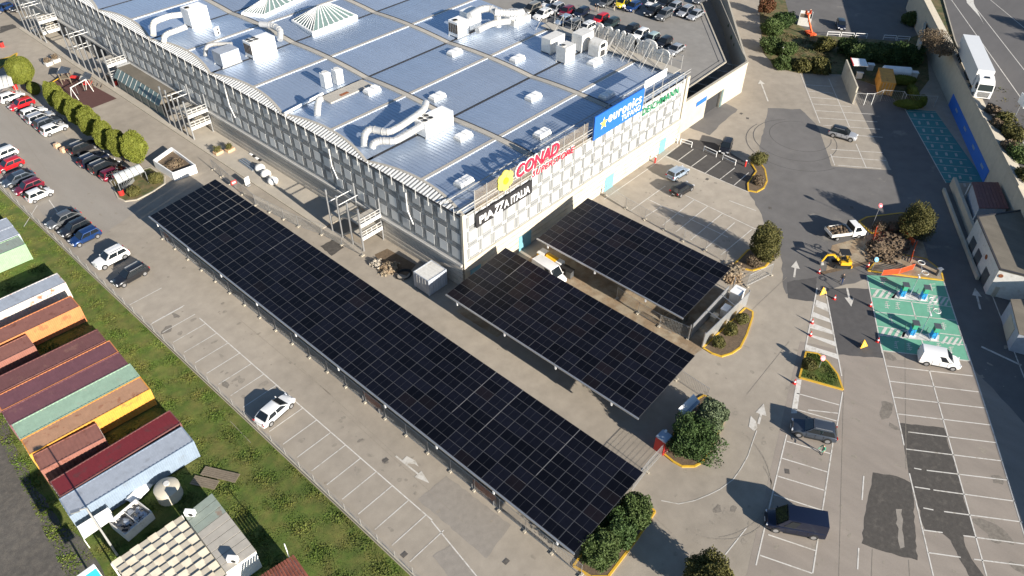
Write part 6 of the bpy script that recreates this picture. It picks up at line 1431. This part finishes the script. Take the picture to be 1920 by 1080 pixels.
m = MB(); m.line(P(1860, 553), P(1925, 720), .14, wz); m.line(P(1840, 650), P(1915, 685), .3, wz); arrow(m, P(1838, 580), P(1828, 540), head=.9); struct(m.build('lane_lines', 'paint_worn'))
# ------------------------------------------------------------------ fenced service yard
y4 = [P(*c) for c in ((1598, 197), (1752, 200), (1735, 130), (1600, 110))]
t = thing('yard_wall', 'pale leaning concrete yard wall left of the yellow container', 'wall', P(1598, 195), world=True)
a, b = P(1598, 195), P(1578, 142)
for k in range(5): p_, q_ = a.lerp(b, k / 5), a.lerp(b, (k + .985) / 5); MB().beam((p_.x, p_.y, 1.7), (q_.x, q_.y, 1.7), .25, 3.4).build('wall_panel', 'wall_cream', t)
q = P(1681, 134, 1.4); t = thing('gas_tank', 'long white cylindrical tank behind the yellow container', 'tank', (q.x, q.y, 0), R(-57))
MB().tube((-2.4, 0, 1.4), (2.4, 0, 1.4), 1.0, n=18).build('shell', 'sign_white', t, 40); MB().ball((2.4, 0, 1.4), 1.0, 14, 8, (.4, 1, 1)).build('end_cap', 'sign_white', t, 60); MB().ball((-2.4, 0, 1.4), 1.0, 14, 8, (.4, 1, 1)).build('end_cap', 'sign_white', t, 60)
for x in (-1.6, 1.6): MB().box((x, 0, .3), (.4, 1.4, .7)).build('saddle', 'kerb', t)
q = P(1609, 125, 1.6); t = thing('utility_shed', 'small white shed with red edged roof inside the service yard', 'shed', (q.x, q.y, 0), R(-57))
MB().box((0, 0, 1.2), (2.4, 3.0, 2.4)).build('wall', 'car_teal', t); MB().box((0, 0, 2.5), (2.7, 3.3, .14)).build('roof', 'sign_white', t); MB().box((-1.4, 0, 2.55), (.12, 3.32, .2)).build('fascia', 'red_plastic', t)
for c, lb in (((1630, 131), 'small white cabinet beside the white shed in the yard'), ((1609, 146), 'small white hut at the left of the service yard'), ((1712, 146), 'round white drum beside the tank in the yard')):
    q = P(*c); t = thing('yard_cabinet', lb, 'cabinet', q, R(-57)); MB().box((0, 0, .6), (1.1, .9, 1.2)).build('case', 'white_dirty', t); MB().box((0, 0, 1.24), (1.3, 1.1, .08)).build('roof', 'sign_white', t)
gy = 'hedges in the service yard'
for k, (c, r) in enumerate((((1690, 150), (3.0, .7, 1.1)), ((1712, 172), (.8, 3.2, 1.1)), ((1728, 190), (.9, 1.2, 1.2)), ((1705, 196), (2.6, .5, .9)))):
    q = P(*c, 1.0); t = tree('hedge', ['trimmed hedge behind the yellow container', 'long trimmed hedge running towards the blue wall', 'bright green hedge end near the blue wall', 'hedge along the front fence of the yard'][k], (q.x, q.y, 0), r, 'leaf_topiary', .4, 1.0, n=2600, leaf=.2, cat='hedge', group=gy, rz=R(-57), lump=.08, inner=.85, core=.9)
t = thing('yard_fence', 'white post and mesh fence with gate across the front of the service yard', 'fence', P(1600, 196), world=True)
fp = [P(*c) for c in ((1600, 196), (1619, 197), (1633, 197), (1650, 190), (1688, 193), (1692, 199), (1750, 202))]
for k, p_ in enumerate(fp): MB().tube((p_.x, p_.y, 0), (p_.x, p_.y, 2.4), .06, n=6).build('post', 'white_metal' if k in (1, 2) else 'galv_dull', t)
for k, (a, b) in enumerate(zip(fp, fp[1:])):
    MB().beam((a.x, a.y, 2.3), (b.x, b.y, 2.3), .05, .05).build('top_rail', 'white_metal' if k == 1 else 'galv_dull', t)
    m = MB(); d = b - a; nn = max(3, int(d.length / .3))
    for i in range(nn): p_ = a + d * (i / nn); m.beam((p_.x, p_.y, .1), (p_.x, p_.y, 2.25), .02, .02)
    m.build('wire_infill', 'galv_dull', t)
# hoop barriers
def hoop(a, b, label, group, h=1.0):
    a, b = P(*a), P(*b); t = thing('hoop_barrier', label, 'barrier', a, world=True, group=group)
    for p_ in (a, b): MB().tube((p_.x, p_.y, 0), (p_.x, p_.y, h), .06, n=7).build('leg', 'sign_white', t)
    MB().tube((a.x, a.y, h), (b.x, b.y, h), .06, n=7).build('top_bar', 'sign_white', t); MB().tube((a.x, a.y, h * .5), (b.x, b.y, h * .5), .045, n=6).build('mid_bar', 'sign_white', t)
o5 = ['first', 'second', 'third', 'fourth', 'fifth']
for k, (a, b) in enumerate((((440, 272), (533, 275)), ((545, 277), (638, 283)), ((652, 283), (738, 288)), ((862, 297), (955, 302)), ((965, 304), (1055, 310)))):
    hoop(tpx(1440, 0, [a])[0], tpx(1440, 0, [b])[0], 'white hoop barrier on the edge of the far upper lot, %s from the left' % o5[k], 'hoops of the upper lot')
for k, (a, b) in enumerate((((1262 , 0), (1345, 25)), ((1436, 55), (1530, 98)), ((1578, 118), (1672, 160)), ((1160, -30), (1240, -5)))):
    hoop(tpx(960, 270, [a])[0], tpx(960, 270, [b])[0], 'white hoop barrier at the accessible bays, %s' % ['beside the black car on its left', 'just below the black car', 'nearest the planted island', 'closest to the building corner'][k], 'hoops of the accessible bays')
t = thing('access_gate', 'long white swing gate at the end of the far upper lot', 'gate', P(1722, 62), world=True)
a, b = P(1722, 62), P(1757, 45)
for f in (0, .33, .66, 1): p_ = a.lerp(b, f); MB().beam((p_.x, p_.y, 0), (p_.x, p_.y, 1.9), .12, .12).build('post', 'sign_white', t)
for z in (.4, 1.8): MB().beam((a.x, a.y, z), (b.x, b.y, z), .1, .1).build('bar', 'sign_white', t)
t = thing('verge_sign', 'small white sign with emblem standing on the upper verge', 'sign', P(1466, 106, .05), R(-30))
MB().tube((0, 0, 0), (0, 0, 1.2), .06).build('pole', 'sign_white', t); MB().box((0, 0, 1.5), (.5, .08, .8)).build('board', 'sign_white', t); MB().box((.1, 0, 2.0), (1.0, .1, .2)).build('lamp', 'sign_white', t)
fw_ = thing('far_wall', 'pale concrete wall end descending from the road at the top right', 'wall', P(1755, 30), world=True)
pp_ = [P(*c) for c in ((1712, 118), (1722, 78), (1752, 35), (1735, 0), (1725, -40))]
for a, b in zip(pp_, pp_[1:]): MB().beam((a.x, a.y, 2.0), (b.x, b.y, 2.0), .5, 4.0).build('wall_panel', 'wall_concrete', fw_)
# ball lamps along the sunken way beside the deck
for k, c in enumerate(((1363, 22), (1369, 48), (1374, 70), (1380, 84))):
    q = P(*c, 3.2); t = thing('ball_lamp', 'green globe lamp beside the raised deck, %s from the top' % o5[k], 'lamp', (q.x, q.y, 0), 0, 'globe lamps beside the deck')
    MB().tube((0, 0, 0), (0, 0, 3.0), .07, n=6).build('pole', 'galv_dull', t); MB().ball((0, 0, 3.2), .55, 12, 8).build('globe', 'leaf_grey', t, 60)
# ------------------------------------------------------------------ construction site: fences, barriers, cabins, materials
def fence_mesh(Lp=3.4, H=2.0):
    f = MB()
    for x in (0, Lp): f.tube((x, 0, 0), (x, 0, H), .028, n=5)
    for z in (.12, H - .02): f.tube((0, 0, z), (Lp, 0, z), .022, n=5)
    w = MB()
    for k in range(1, 20): w.beam((k * Lp / 20, 0, .12), (k * Lp / 20, 0, H), .012, .012)
    for k in range(1, 9): w.beam((0, 0, .12 + k * .21), (Lp, 0, .12 + k * .21), .012, .012)
    b = MB(); b.box((0, 0, .07), (.24, .62, .14)); b.box((Lp, 0, .071), (.24, .62, .14))
    return f.mesh('frame', 'galv'), w.mesh('wire_mesh', 'galv_dull'), b.mesh('foot', 'kerb')
FM = fence_mesh()
def fence_run(pts, label, group, world=None):
    ps = world or [P(*c) for c in pts]; ps = [Vector((p[0], p[1], 0)) for p in ps]
    cnt = [0]
    for a, b in zip(ps, ps[1:]):
        d = b - a; n = max(1, round(d.length / 3.5)); st = d / n
        for k in range(n):
            cnt[0] += 1; o = a + st * k; t = thing('fence_panel', label + ', number %d from the far end' % cnt[0], 'fence', o, math.atan2(d.y, d.x), group); t.scale = (st.length / 3.42, 1, 1)
            for nm, me in zip(('frame', 'wire_mesh', 'foot'), FM): obj(nm, me, t)
fence_run(None, 'mesh fence panel under the longest canopy', 'fence along the longest canopy', [(-24.15, 37.0), (-24.15, -39.2)])
fence_run([(400, 318), (432, 345), (480, 385), (560, 425), (604, 440), (680, 480)], 'mesh fence panel beside the material store', 'fence beside the material store')
fence_run([(1135, 367), (1173, 391), (1209, 412), (1245, 431), (1281, 452), (1322, 470), (1360, 492)], 'mesh fence panel beside the facade lot', 'fence before the facade lot')
fence_run([(1156, 560), (1196, 588), (1236, 612), (1290, 635)], 'mesh fence panel between two canopies', 'fence between two canopies')
fence_run([(1268, 712), (1325, 750)], 'mesh fence panel beside the site board', 'fence beside the site board')
fence_run([(1185, 920), (1212, 885), (1248, 845)], 'mesh fence panel beside the red toilet cabin', 'fence by the toilet cabin')
fence_run([(1400, 537), (1445, 515)], 'mesh fence panel behind the metal enclosure', 'fence by the enclosure')
# white post caps and red barrier boards along the canopy fence
for k, (c, l) in enumerate((((318, 442), 1.2), ((701, 752), 3.0), ((905, 925), 3.2))):
    q = P(*c, .6); t = thing('barrier_board', ['dark red board under the far end of the longest canopy', 'rusty red sheet leaning at the middle of the canopy fence', 'orange red sheet leaning near the end of the canopy fence'][k], 'board', (-23.9, q.y, 0), R(90))
    MB().box((0, 0, .75), (l, .05, 1.3)).build('sheet', 'rust', t); MB().box((-l / 2 + .1, .1, .4), (.06, .4, .8)).build('leg', 'galv', t); MB().box((l / 2 - .1, .1, .4), (.06, .4, .8)).build('leg', 'galv', t)
# grey metal enclosure with cabinets at the end of the shortest canopy
e = [P(*c) for c in ((1290, 637), (1316, 652), (1398, 572), (1372, 548))]
t = thing('metal_enclosure', 'open grey metal enclosure at the end of the shortest canopy', 'enclosure', (sum(e, Vector()) / 4), world=True)
def sheetwall(a, b, h, nm, mt, par, n):
    for k in range(n): p_, q_ = a.lerp(b, k / n), a.lerp(b, (k + .985) / n); MB().beam((p_.x, p_.y, h / 2), (q_.x, q_.y, h / 2), .08, h).build(nm, mt, par)
sheetwall(e[1], e[2], 2.3, 'wall_sheet', 'galv', t, 8); sheetwall(e[3].lerp(e[0], .15), e[0].lerp(e[3], .05), 2.3, 'wall_sheet', 'galv', t, 6)
for p_ in (e[0], e[1], e[2], e[3]): MB().beam((p_.x, p_.y, 0), (p_.x, p_.y, 2.6), .12, .12).build('post', 'galv', t)
for f in (.33, .66): MB().beam(e[0].lerp(e[3], f) + Vector((0, 0, 2.35)), e[1].lerp(e[2], f) + Vector((0, 0, 2.35)), .07, .07).build('tie', 'galv', t)
for k, (c, s_) in enumerate((((1378, 565), (1.6, 1.3, 1.9)), ((1358, 590), (1.2, .8, 1.2)), ((1338, 600), (.9, .7, .8)))):
    q = P(*c); u = thing('power_cabinet', ['large pale cabinet at the far end of the metal enclosure', 'white ribbed inverter cabinet in the middle of the enclosure', 'low concrete base box inside the enclosure'][k], 'cabinet', q, R(2)); MB().box((0, 0, s_[2] / 2), s_).build('case', 'white_dirty' if k < 2 else 'kerb', u); MB().box((0, 0, s_[2] + .04), (s_[0] + .15, s_[1] + .15, .08)).build('lid', 'sign_white' if k < 2 else 'kerb', u)
# site toilet cabin, board, yellow bins, white van roof, water tank bags
q = P(1240, 842); t = thing('toilet_cabin', 'red portable toilet cabin with pale roof beside the dark tree', 'toilet', q, R(-3))
MB().box((0, 0, 1.1), (1.25, 1.25, 2.2)).build('body', 'red_plastic', t); MB().box((0, 0, 2.28), (1.35, 1.35, .16), top=.9).build('roof', 'car_iceblue', t); MB().box((-.1, -.64, 1.05), (.8, .03, 1.9)).build('door', 'ct_red', t); MB().tube((.5, .2, 2.3), (.5, .2, 2.6), .14).build('vent', 'sign_white', t)
q = P(1293, 762, 2.2); t = thing('site_board', 'tilted white site information board between canopy and tree', 'sign', (q.x, q.y, 0), R(-2))
for x in (-1.0, 1.0): MB().beam((x, .2, 0), (x, .2, 2.2), .1, .1).build('post', 'galv', t)
m = MB(); m.add([(-1.5, -.45, 2.0), (1.5, -.45, 2.0), (1.5, .55, 2.6), (-1.5, .55, 2.6), (-1.5, -.42, 1.92), (1.5, -.42, 1.92), (1.5, .58, 2.52), (-1.5, .58, 2.52)], [(0, 1, 2, 3), (7, 6, 5, 4), (0, 4, 5, 1), (1, 5, 6, 2), (2, 6, 7, 3), (3, 7, 4, 0)]); m.build('board', 'sign_white', t)
m = MB(); m.quad((-1.3, -.33, 2.085), (1.3, -.33, 2.085), (1.3, -.1, 2.22), (-1.3, -.1, 2.22)); m.build('heading_band', 'car_iceblue', t)
q = P(1028, 492); t = thing('concrete_mixer', 'yellow and white machine between the middle and shortest canopies', 'machine', q, R(-88))
MB().box((-1.0, 0, .7), (1.1, 1.3, 1.2)).build('hopper', 'yellow_paint', t); MB().tube((-.2, 0, 1.0), (1.5, 0, .9), .6, .55, n=14).build('drum', 'yellow_paint', t, 40); MB().box((2.0, 0, .7), (.9, 1.0, 1.1)).build('engine_box', 'sign_white', t); MB().box((-1.0, 0, 1.35), (1.15, 1.35, .12)).build('lid', 'white_dirty', t)
for x in (-.9, 1.9):
    for s_ in (-.65, .65): MB().tube((x, s_ - .1, .3), (x, s_ + .1, .3), .3, n=10).build('wheel', 'tyre', t)
put_car('bigvan', 'car_white', (1030, 506), (40, 26), 'white van half hidden behind the middle canopy', None, name='work_van', cat='van', zc=1.2, sc=.95)
for k, c in enumerate(((1059, 513), (1068, 519))):
    t = thing('waste_bin', ('dark wheeled bin behind the white van', 'grey wheeled bin beside the dark one')[k], 'bin', P(*c), R(5)); MB().box((0, 0, .6), (.9, .8, 1.1), top=1.05).build('body', ('black_plastic', 'car_grey')[k], t); MB().box((0, 0, 1.2), (1.0, .9, .1)).build('lid', 'black_plastic', t)
    for s_ in (-.35, .35): MB().tube((.35, s_, .12), (.35, s_ + .08, .12), .12).build('wheel', 'tyre', t)
for k, c in enumerate(((489, 321), (500, 332), (513, 345))):
    t = thing('bulk_bag', 'white bulk bag in the material store, %s' % ('farthest of three', 'middle of three', 'nearest of three')[k], 'bag', P(*c), k * .6, 'white bulk bags'); MB().ball((0, 0, .62), .85, 14, 9, (1, 1, .78)).build('bag', 'white_metal', t, 60)
    for s_ in (-.4, .4): MB().beam((s_, -.3, 1.2), (s_, .3, 1.26), .06, .05).build('strap', 'white_dirty', t)
q = P(466, 310); t = thing('profile_bundle', 'bundle of long silver profiles in the material store', 'materials', q, R(88))
for k in range(7): MB().box((rnd.uniform(-.2, .2), -.6 + k * .2, .18 + .06 * (k % 2)), (4.2, .14, .14)).build('profile', 'ct_silver' if k % 2 else 'galv', t)
q = P(484, 295); t = thing('panel_stack', 'stack of dark and white panels near the facade in the material store', 'materials', q, R(88))
for k in range(4): MB().box((-1.2 + k * .85, 0, .12), (.7, 1.3, .2 + .04 * k)).build('panel', 'sign_white' if k % 2 else 'black_plastic', t)
t = thing('rail_layout', 'orange painted rails laid out on the material store paving', 'materials', P(470, 320), world=True)
for a, b in (((432, 290), (455, 308)), ((442, 308), (475, 288)), ((500, 320), (520, 338)), ((446, 310), (480, 345)), ((478, 292), (545, 340)), ((515, 350), (552, 337))): p_, q_ = P(*a), P(*b); MB().beam((p_.x, p_.y, .06), (q_.x, q_.y, .06), .07, .08).build('rail', 'rust', t)
t = thing('notice_board', 'white notice board on the fence at the far canopy end', 'sign', P(466, 350), R(10)); MB().box((0, 0, 1.1), (.9, .08, 1.3)).build('board', 'sign_white', t); MB().box((0, 0, .2), (.6, .5, .12)).build('foot', 'galv', t); MB().beam((0, 0, .2), (0, 0, .5), .08, .08).build('post', 'galv', t)
t = thing('notice_board', 'red and white notice hanging on the fence above the far canopy edge', 'sign', P(441, 352), R(0)); MB().box((0, 0, 1.0), (.9, .06, .7)).build('board', 'red_plastic', t); MB().box((0, -.04, 1.0), (.6, .02, .35)).build('panel', 'sign_white', t); MB().beam((0, 0, 0), (0, 0, .7), .06, .06).build('post', 'galv', t)
# rubble, hoses, excavation, heaps
def heap(name, label, c, r, mat, n, seed, h=.7, z=0.0, chunk=(.12, .4)):
    q = P(*c, z); t = thing(name, label, 'heap', (q.x, q.y, z)); g_ = random.Random(seed)
    o = obj('spoil', crown_mesh(seed, (r[0], r[1], h), n * 5, (chunk[0] + chunk[1]) * .62, lump=.35, freq=4.0, inner=.35, core=.8, out=.5, mat=mat), t); o['kind'] = 'stuff'
    m = MB()
    for k in range(n // 6):
        a_ = g_.uniform(0, 6.28); d_ = g_.random() ** .6; s_ = g_.uniform(chunk[0], chunk[1] * .8); m.box((r[0] * 1.05 * d_ * math.cos(a_), r[1] * 1.05 * d_ * math.sin(a_), h * (1 - d_ * d_) + s_ * .1), (s_ * 1.3, s_, s_ * .7), a_ * 3)
    o = m.build('clods', mat, t); o['kind'] = 'stuff'
    return t
heap('rubble_heap', 'pale rubble heap beside the dark pit near the building corner', (730, 505), (1.6, 1.2), 'dirt', 160, 1); heap('rubble_heap', 'small rubble pile left of the dark pit', (706, 497), (.8, 1.0), 'concrete_pale', 70, 2)
heap('soil_heap', 'brown soil heap at the end corner of the shortest canopy', (1373, 515), (2.2, 1.6), 'dirt', 260, 3, .9); heap('soil_heap', 'orange brown spoil under the corner of the shortest canopy', (1266, 600), (1.7, 1.5), 'dirt', 200, 4, .6)
heap('soil_heap', 'big dark heap of dug up roots and soil in the excavation', (1665, 466), (4.6, 2.6), 'soil', 500, 5, .8, 0, (.15, .5)); heap('root_heap', 'pale dry roots on the left of the dark soil heap', (1645, 468), (2.0, 1.4), 'leaf_dry', 150, 6, .9)
struct(MB().sheet(poly_px(tpx(480, 270, [(890, 830), (985, 785), (1200, 905), (1130, 990), (940, 930)])), .012).build('dug_ground', 'soil'))
tr = MB(); tr.line(P(1538, 513), P(1645, 488), .6, .014); struct(tr.build('trench', 'soil'))
struct(MB().sheet(poly_px([(1560, 460), (1632, 440), (1730, 452), (1745, 500), (1640, 490), (1548, 510)]), .013).build('dug_ground', 'dirt'))
q = P(757, 516); t = thing('hose_coil', 'coil of black hose beside the site container', 'hose', q)
for k in range(3): m = MB(); m.path([(math.cos(i * .4) * (1.0 + .12 * k), math.sin(i * .4) * (.8 + .1 * k), .06 + .05 * k) for i in range(17)], .05, 6); m.build('loop', 'black_plastic', t)
def net(label, pts, z, h):
    ps = [P(*c, z) for c in pts]; t = thing('safety_net', label, 'barrier', ps[0], world=True); 
    for p_ in ps: MB().tube((p_.x, p_.y, z), (p_.x, p_.y, z + h + .15), .03, n=5).build('stake', 'galv_dull', t)
    m = MB()
    for a, b in zip(ps, ps[1:]):
        d = b - a; n = max(4, int(d.length / .16))
        for i in range(n): f = i / n; p_ = a + d * f; sg = .12 * math.sin(math.pi * f); m.beam((p_.x, p_.y, z + .05), (p_.x, p_.y, z + h - sg), .085, .02)
        for j in range(7): m.beam(a + Vector((0, 0, .1 + (h - .15) * j / 6)), b + Vector((0, 0, .1 + (h - .15) * j / 6)), .02, .075)
    m.build('netting', 'orange_net', t)
net('orange safety netting across the charging island', [(1652, 517), (1685, 514), (1712, 505)], .13, 1.0); net('orange safety netting left of the excavated island', [(1636, 456), (1640, 436), (1646, 424)], .02, 1.0); net('orange safety netting right of the dark soil heap', [(1688, 434), (1700, 448), (1712, 462)], .02, 1.0); net('short orange netting behind the charging island', [(1716, 462), (1709, 480), (1706, 494)], .02, 1.0)
# cones and warning signs
for k, c in enumerate(((1645, 641), (1522, 606), (1519, 629), (1631, 574), (1564, 561), (1489, 719), (1535, 512), (1627, 500))):
    lb = ['beside the near corner of the charging bays', 'beside the zebra hatching, upper one', 'beside the zebra hatching, lower one', 'at the middle of the charging bay edge', 'on the dark lane near the warning triangle', 'near the triangular island on the lane', 'at the left end of the trench', 'at the tip of the charging island'][k]
    t = thing('traffic_cone', 'orange and white traffic cone ' + lb, 'cone', P(*c), 0, 'traffic cones of the roadworks'); MB().box((0, 0, .03), (.42, .42, .06)).build('base', 'red_plastic', t); MB().tube((0, 0, .06), (0, 0, .8), .18, .03, n=10).build('shell', 'red_plastic', t, 40); MB().tube((0, 0, .3), (0, 0, .5), .145, .098, n=10).build('band', 'sign_white', t, 40)
for k, c in enumerate(((1541, 551), (1617, 650))):
    t = thing('warning_sign', ('yellow roadworks warning triangle at the top of the zebra hatching', 'yellow roadworks warning triangle on the lane below the dark patch')[k], 'sign', P(*c), R(-25)); m = MB(); m.add([(-.6, -.25, .12), (.6, -.25, .12), (0, .1, 1.15), (-.6, -.2, .1), (.6, -.2, .1), (0, .15, 1.13)], [(0, 1, 2), (5, 4, 3), (0, 3, 4, 1), (1, 4, 5, 2), (2, 5, 3, 0)]); m.build('board', 'sign_orange', t)
    m = MB(); m.add([(-.32, -.225, .26), (.32, -.225, .26), (0, -.02, .85)], [(0, 1, 2)]); o = m.build('symbol_field', 'sign_yellow', t); m = MB(); m.beam((0, -.22, .35), (.02, -.12, .62), .1, .02); m.build('symbol', 'black_plastic', t); MB().beam((0, .1, 1.1), (0, .6, 0), .05, .05).build('stand', 'black_plastic', t)
# charging posts, double disc lamps, signs
for k, c in enumerate(((1690, 554), (1729, 559), (1708, 626), (1748, 632))):
    lb = ['upper left', 'upper right', 'lower left', 'lower right'][k]
    t = thing('charging_post', 'blue and green charging post, %s of the four on the green bays' % lb, 'charger', P(*c), R(-58), 'charging posts'); MB().box((0, 0, .55), (.55, .75, 1.1)).build('lower_case', 'ev_blue', t); MB().box((0, 0, 1.5), (.55, .75, .8)).build('upper_case', 'ev_green', t); MB().box((0, 0, 1.93), (.8, .95, .08)).build('hood', 'car_grey', t); MB().box((0, 0, .05), (.8, 1.0, .1)).build('base', 'sign_white', t); MB().box((-.28, 0, 1.45), (.02, .45, .3)).build('screen', 'glass_dark', t)
    for s_ in (-1, 1): m = MB(); m.path([(0, s_ * .4, 1.2), (0, s_ * .65, .9), (0, s_ * .75, .45), (0, s_ * .6, .2), (0, s_ * .45, .6)], .03, 6); m.build('cable', 'black_plastic', t)
    for x, y_ in ((-.55, -.9), (-.55, .9)): MB().tube((x, y_, 0), (x, y_, .8), .045, n=6).build('guard', 'galv', t)
for k, (b, tp) in enumerate((((1706, 554), (1727, 505)), ((1726, 625), (1746, 572)))):
    p_ = P(*b); t = thing('disc_lamp', ('twin disc lamp post above the upper charging posts', 'twin disc lamp post above the lower charging posts')[k], 'lamp post', p_, R(-58)); MB().tube((0, 0, 0), (0, 0, 4.6), .06, .045, n=7).build('pole', 'galv', t)
    for s_ in (-1, 1):
        MB().beam((0, 0, 4.3), (0, s_ * .75, 4.75), .05, .05).build('arm', 'galv', t); m = MB(); n = 16
        m.path([(math.cos(i * 2 * math.pi / n) * .42, s_ * 1.05 + math.sin(i * 2 * math.pi / n) * .42, 4.85) for i in range(n + 1)], .05, 6); m.build('lamp_ring', 'white_dirty', t)
    MB().box((0, 0, 3.4), (.16, .7, .1)).build('bracket', 'sign_white', t)
for k, (b, h, mt, lb) in enumerate((((1634, 508), 1.9, 'ev_blue', 'round blue direction sign at the tip of the charging island'), ((1635, 424), 3.6, 'sign_red', 'round red prohibition sign on a leaning post by the excavation'), ((1535, 690), 1.6, 'sign_red', 'small round sign on the triangular grass island'))):
    t = thing('road_sign', lb, 'sign', P(*b), R(-30)); MB().tube((0, 0, 0), (0, 0, h), .04, n=6).build('pole', 'galv', t); MB().tube((0, -.03, h + .15), (0, -.07, h + .18), .34, n=16).build('disc', mt, t)
    if mt != 'sign_white': MB().tube((0, -.08, h + .15), (0, -.09, h + .18), .22 if mt == 'sign_red' else .08, n=14).build('centre', 'sign_white', t)
t = thing('post_box', 'dark post with slanted panel at the right end of the charging island', 'post', P(1757, 517), R(-30)); MB().box((0, 0, .6), (.5, .35, 1.2)).build('case', 'car_grey', t); MB().box((0, 0, 1.25), (.7, .5, .08)).build('top', 'galv', t)
for k, (c, lb) in enumerate((((1298 - 70, 305), 'red bollard at the bay beside the facade corner'), ((1397, 312), 'red bollard on the island by the accessible bays'))):
    t = thing('bollard', lb, 'bollard', P(*c)); MB().tube((0, 0, 0), (0, 0, 1.1), .14, n=8).build('shaft', 'red_plastic', t); MB().tube((0, 0, 1.1), (0, 0, 1.2), .16, .08, n=8).build('cap', 'sign_white', t)
dr = [(1476, 884), (1597, 389), (949, 1053), (1402, 222), (1390, 213), (761, 408), (1326, 336), (1444, 390), (723, 863), (1267, 420), (1344, 462), (758, 1040)]
for k, c in enumerate(dr):
    q = P(*c); o = struct(MB().box((q.x, q.y, .012), (.6, .45, .03), R(32) if c[0] > 1400 else 0).build('drain_cover', 'drain'))
# ------------------------------------------------------------------ people
def person(label, c, face, top, legs, pose=0, z=0.0, hair='bark'):
    q = P(*c, z); t = thing('person', label, 'person', (q.x, q.y, z + .01), R(face)); st = .16 if pose == 1 else .05; ln = .22 if pose == 2 else .04
    J = {'pel': (0, 0, .95), 'sp': (ln * .4, 0, 1.15), 'ch': (ln, 0, 1.38), 'nk': (ln * 1.2, 0, 1.52), 'hd': (ln * 1.4 + .02, 0, 1.66), 'ht': (ln * 1.4 + .02, 0, 1.76)}
    R_ = {'pel': .15, 'sp': .14, 'ch': .165, 'nk': .06, 'hd': .105, 'ht': .085}; E_ = [('pel', 'sp'), ('sp', 'ch'), ('ch', 'nk'), ('nk', 'hd'), ('hd', 'ht')]
    for s_, n_ in ((1, 'l'), (-1, 'r')):
        J[n_ + 'hp'] = (0, s_ * .1, .88); J[n_ + 'kn'] = (s_ * st + .03, s_ * .12, .48); J[n_ + 'an'] = (s_ * st * 1.6 - .03, s_ * .12, .08); J[n_ + 'to'] = (s_ * st * 1.6 + .14, s_ * .13, .04)
        J[n_ + 'sh'] = (ln, s_ * .2, 1.42); J[n_ + 'el'] = (ln - s_ * st + .06, s_ * .27, 1.15); J[n_ + 'wr'] = (ln + .2 + ln, s_ * .24, .98 if pose != 2 else 1.05); J[n_ + 'ha'] = (ln + .27 + ln, s_ * .23, .92 if pose != 2 else 1.0)
        for a_, r_ in (('hp', .1), ('kn', .07), ('an', .05), ('to', .045), ('sh', .075), ('el', .05), ('wr', .036), ('ha', .042)): R_[n_ + a_] = r_
        E_ += [('pel', n_ + 'hp'), (n_ + 'hp', n_ + 'kn'), (n_ + 'kn', n_ + 'an'), (n_ + 'an', n_ + 'to'), ('ch', n_ + 'sh'), (n_ + 'sh', n_ + 'el'), (n_ + 'el', n_ + 'wr'), (n_ + 'wr', n_ + 'ha')]
    ks = list(J); me = bpy.data.meshes.new('body'); me.from_pydata([J[k_] for k_ in ks], [(ks.index(a_), ks.index(b_)) for a_, b_ in E_], []); o = bpy.data.objects.new('body', me); COL.objects.link(o)
    sk = o.modifiers.new('s', 'SKIN'); 
    for i, k_ in enumerate(ks): me.skin_vertices[0].data[i].radius = (R_[k_], R_[k_]); me.skin_vertices[0].data[i].use_root = k_ == 'pel'
    o.modifiers.new('u', 'SUBSURF').levels = 1; bpy.context.view_layer.update()
    bm_ = bpy.data.meshes.new_from_object(o.evaluated_get(bpy.context.evaluated_depsgraph_get())); bpy.data.objects.remove(o)
    for m_ in (legs, top, 'skin', hair, 'black_plastic'): bm_.materials.append(MT[m_])
    for f in bm_.polygons:
        cz = f.center.z; cy = abs(f.center.y); f.use_smooth = True
        f.material_index = 4 if cz < .1 else 3 if cz > 1.72 or (cz > 1.6 and f.center.x < J['hd'][0] - .03) else 2 if cz > 1.5 and cy < .13 else 2 if (cy > .17 and cz < 1.02) else 0 if cz < .98 else 1
    b = obj('body', bm_, t)
    hx = J['hd'][0]
    f_ = MB(); f_.ball((hx + .105, 0, 1.65), .018, 6, 4); f_.build('nose', 'skin', t)
    for s_ in (-1, 1): MB().ball((hx + .09, s_ * .035, 1.68), .012, 6, 4).build('eye', 'black_plastic', t)
    return t
person('person in black jacket and blue jeans walking below the mini excavator', (1576, 531), 200, 'black_plastic', 'car_blue', 1)
person('person in green jacket loading the slate blue crossover', (1541, 851), 160, 'ev_green', 'car_grey', 2)
person('person in dark clothes walking with a child on the raised deck', (1116, 22), 160, 'black_plastic', 'car_grey', 1, DZ)
person('child in pale clothes beside the adult on the raised deck', (1121, 23), 160, 'wall_cream', 'car_silver', 0, DZ).scale = (.7, .7, .7)
person('person in white and black near the yellow car on the deck', (1151, 20), 200, 'car_black', 'wall_cream', 1, DZ)
person('person in white top beside the blue car on the deck', (1169, 22), 200, 'sign_white', 'black_plastic', 1, DZ)
p_ = person('seated driver in dark clothes inside the mini excavator', (1582, 489), 180, 'car_grey', 'black_plastic', 2); p_.scale = (.8, .8, .8); p_.location.z = .75
for o in WROOT:
    if 'w' in o: del o['w']
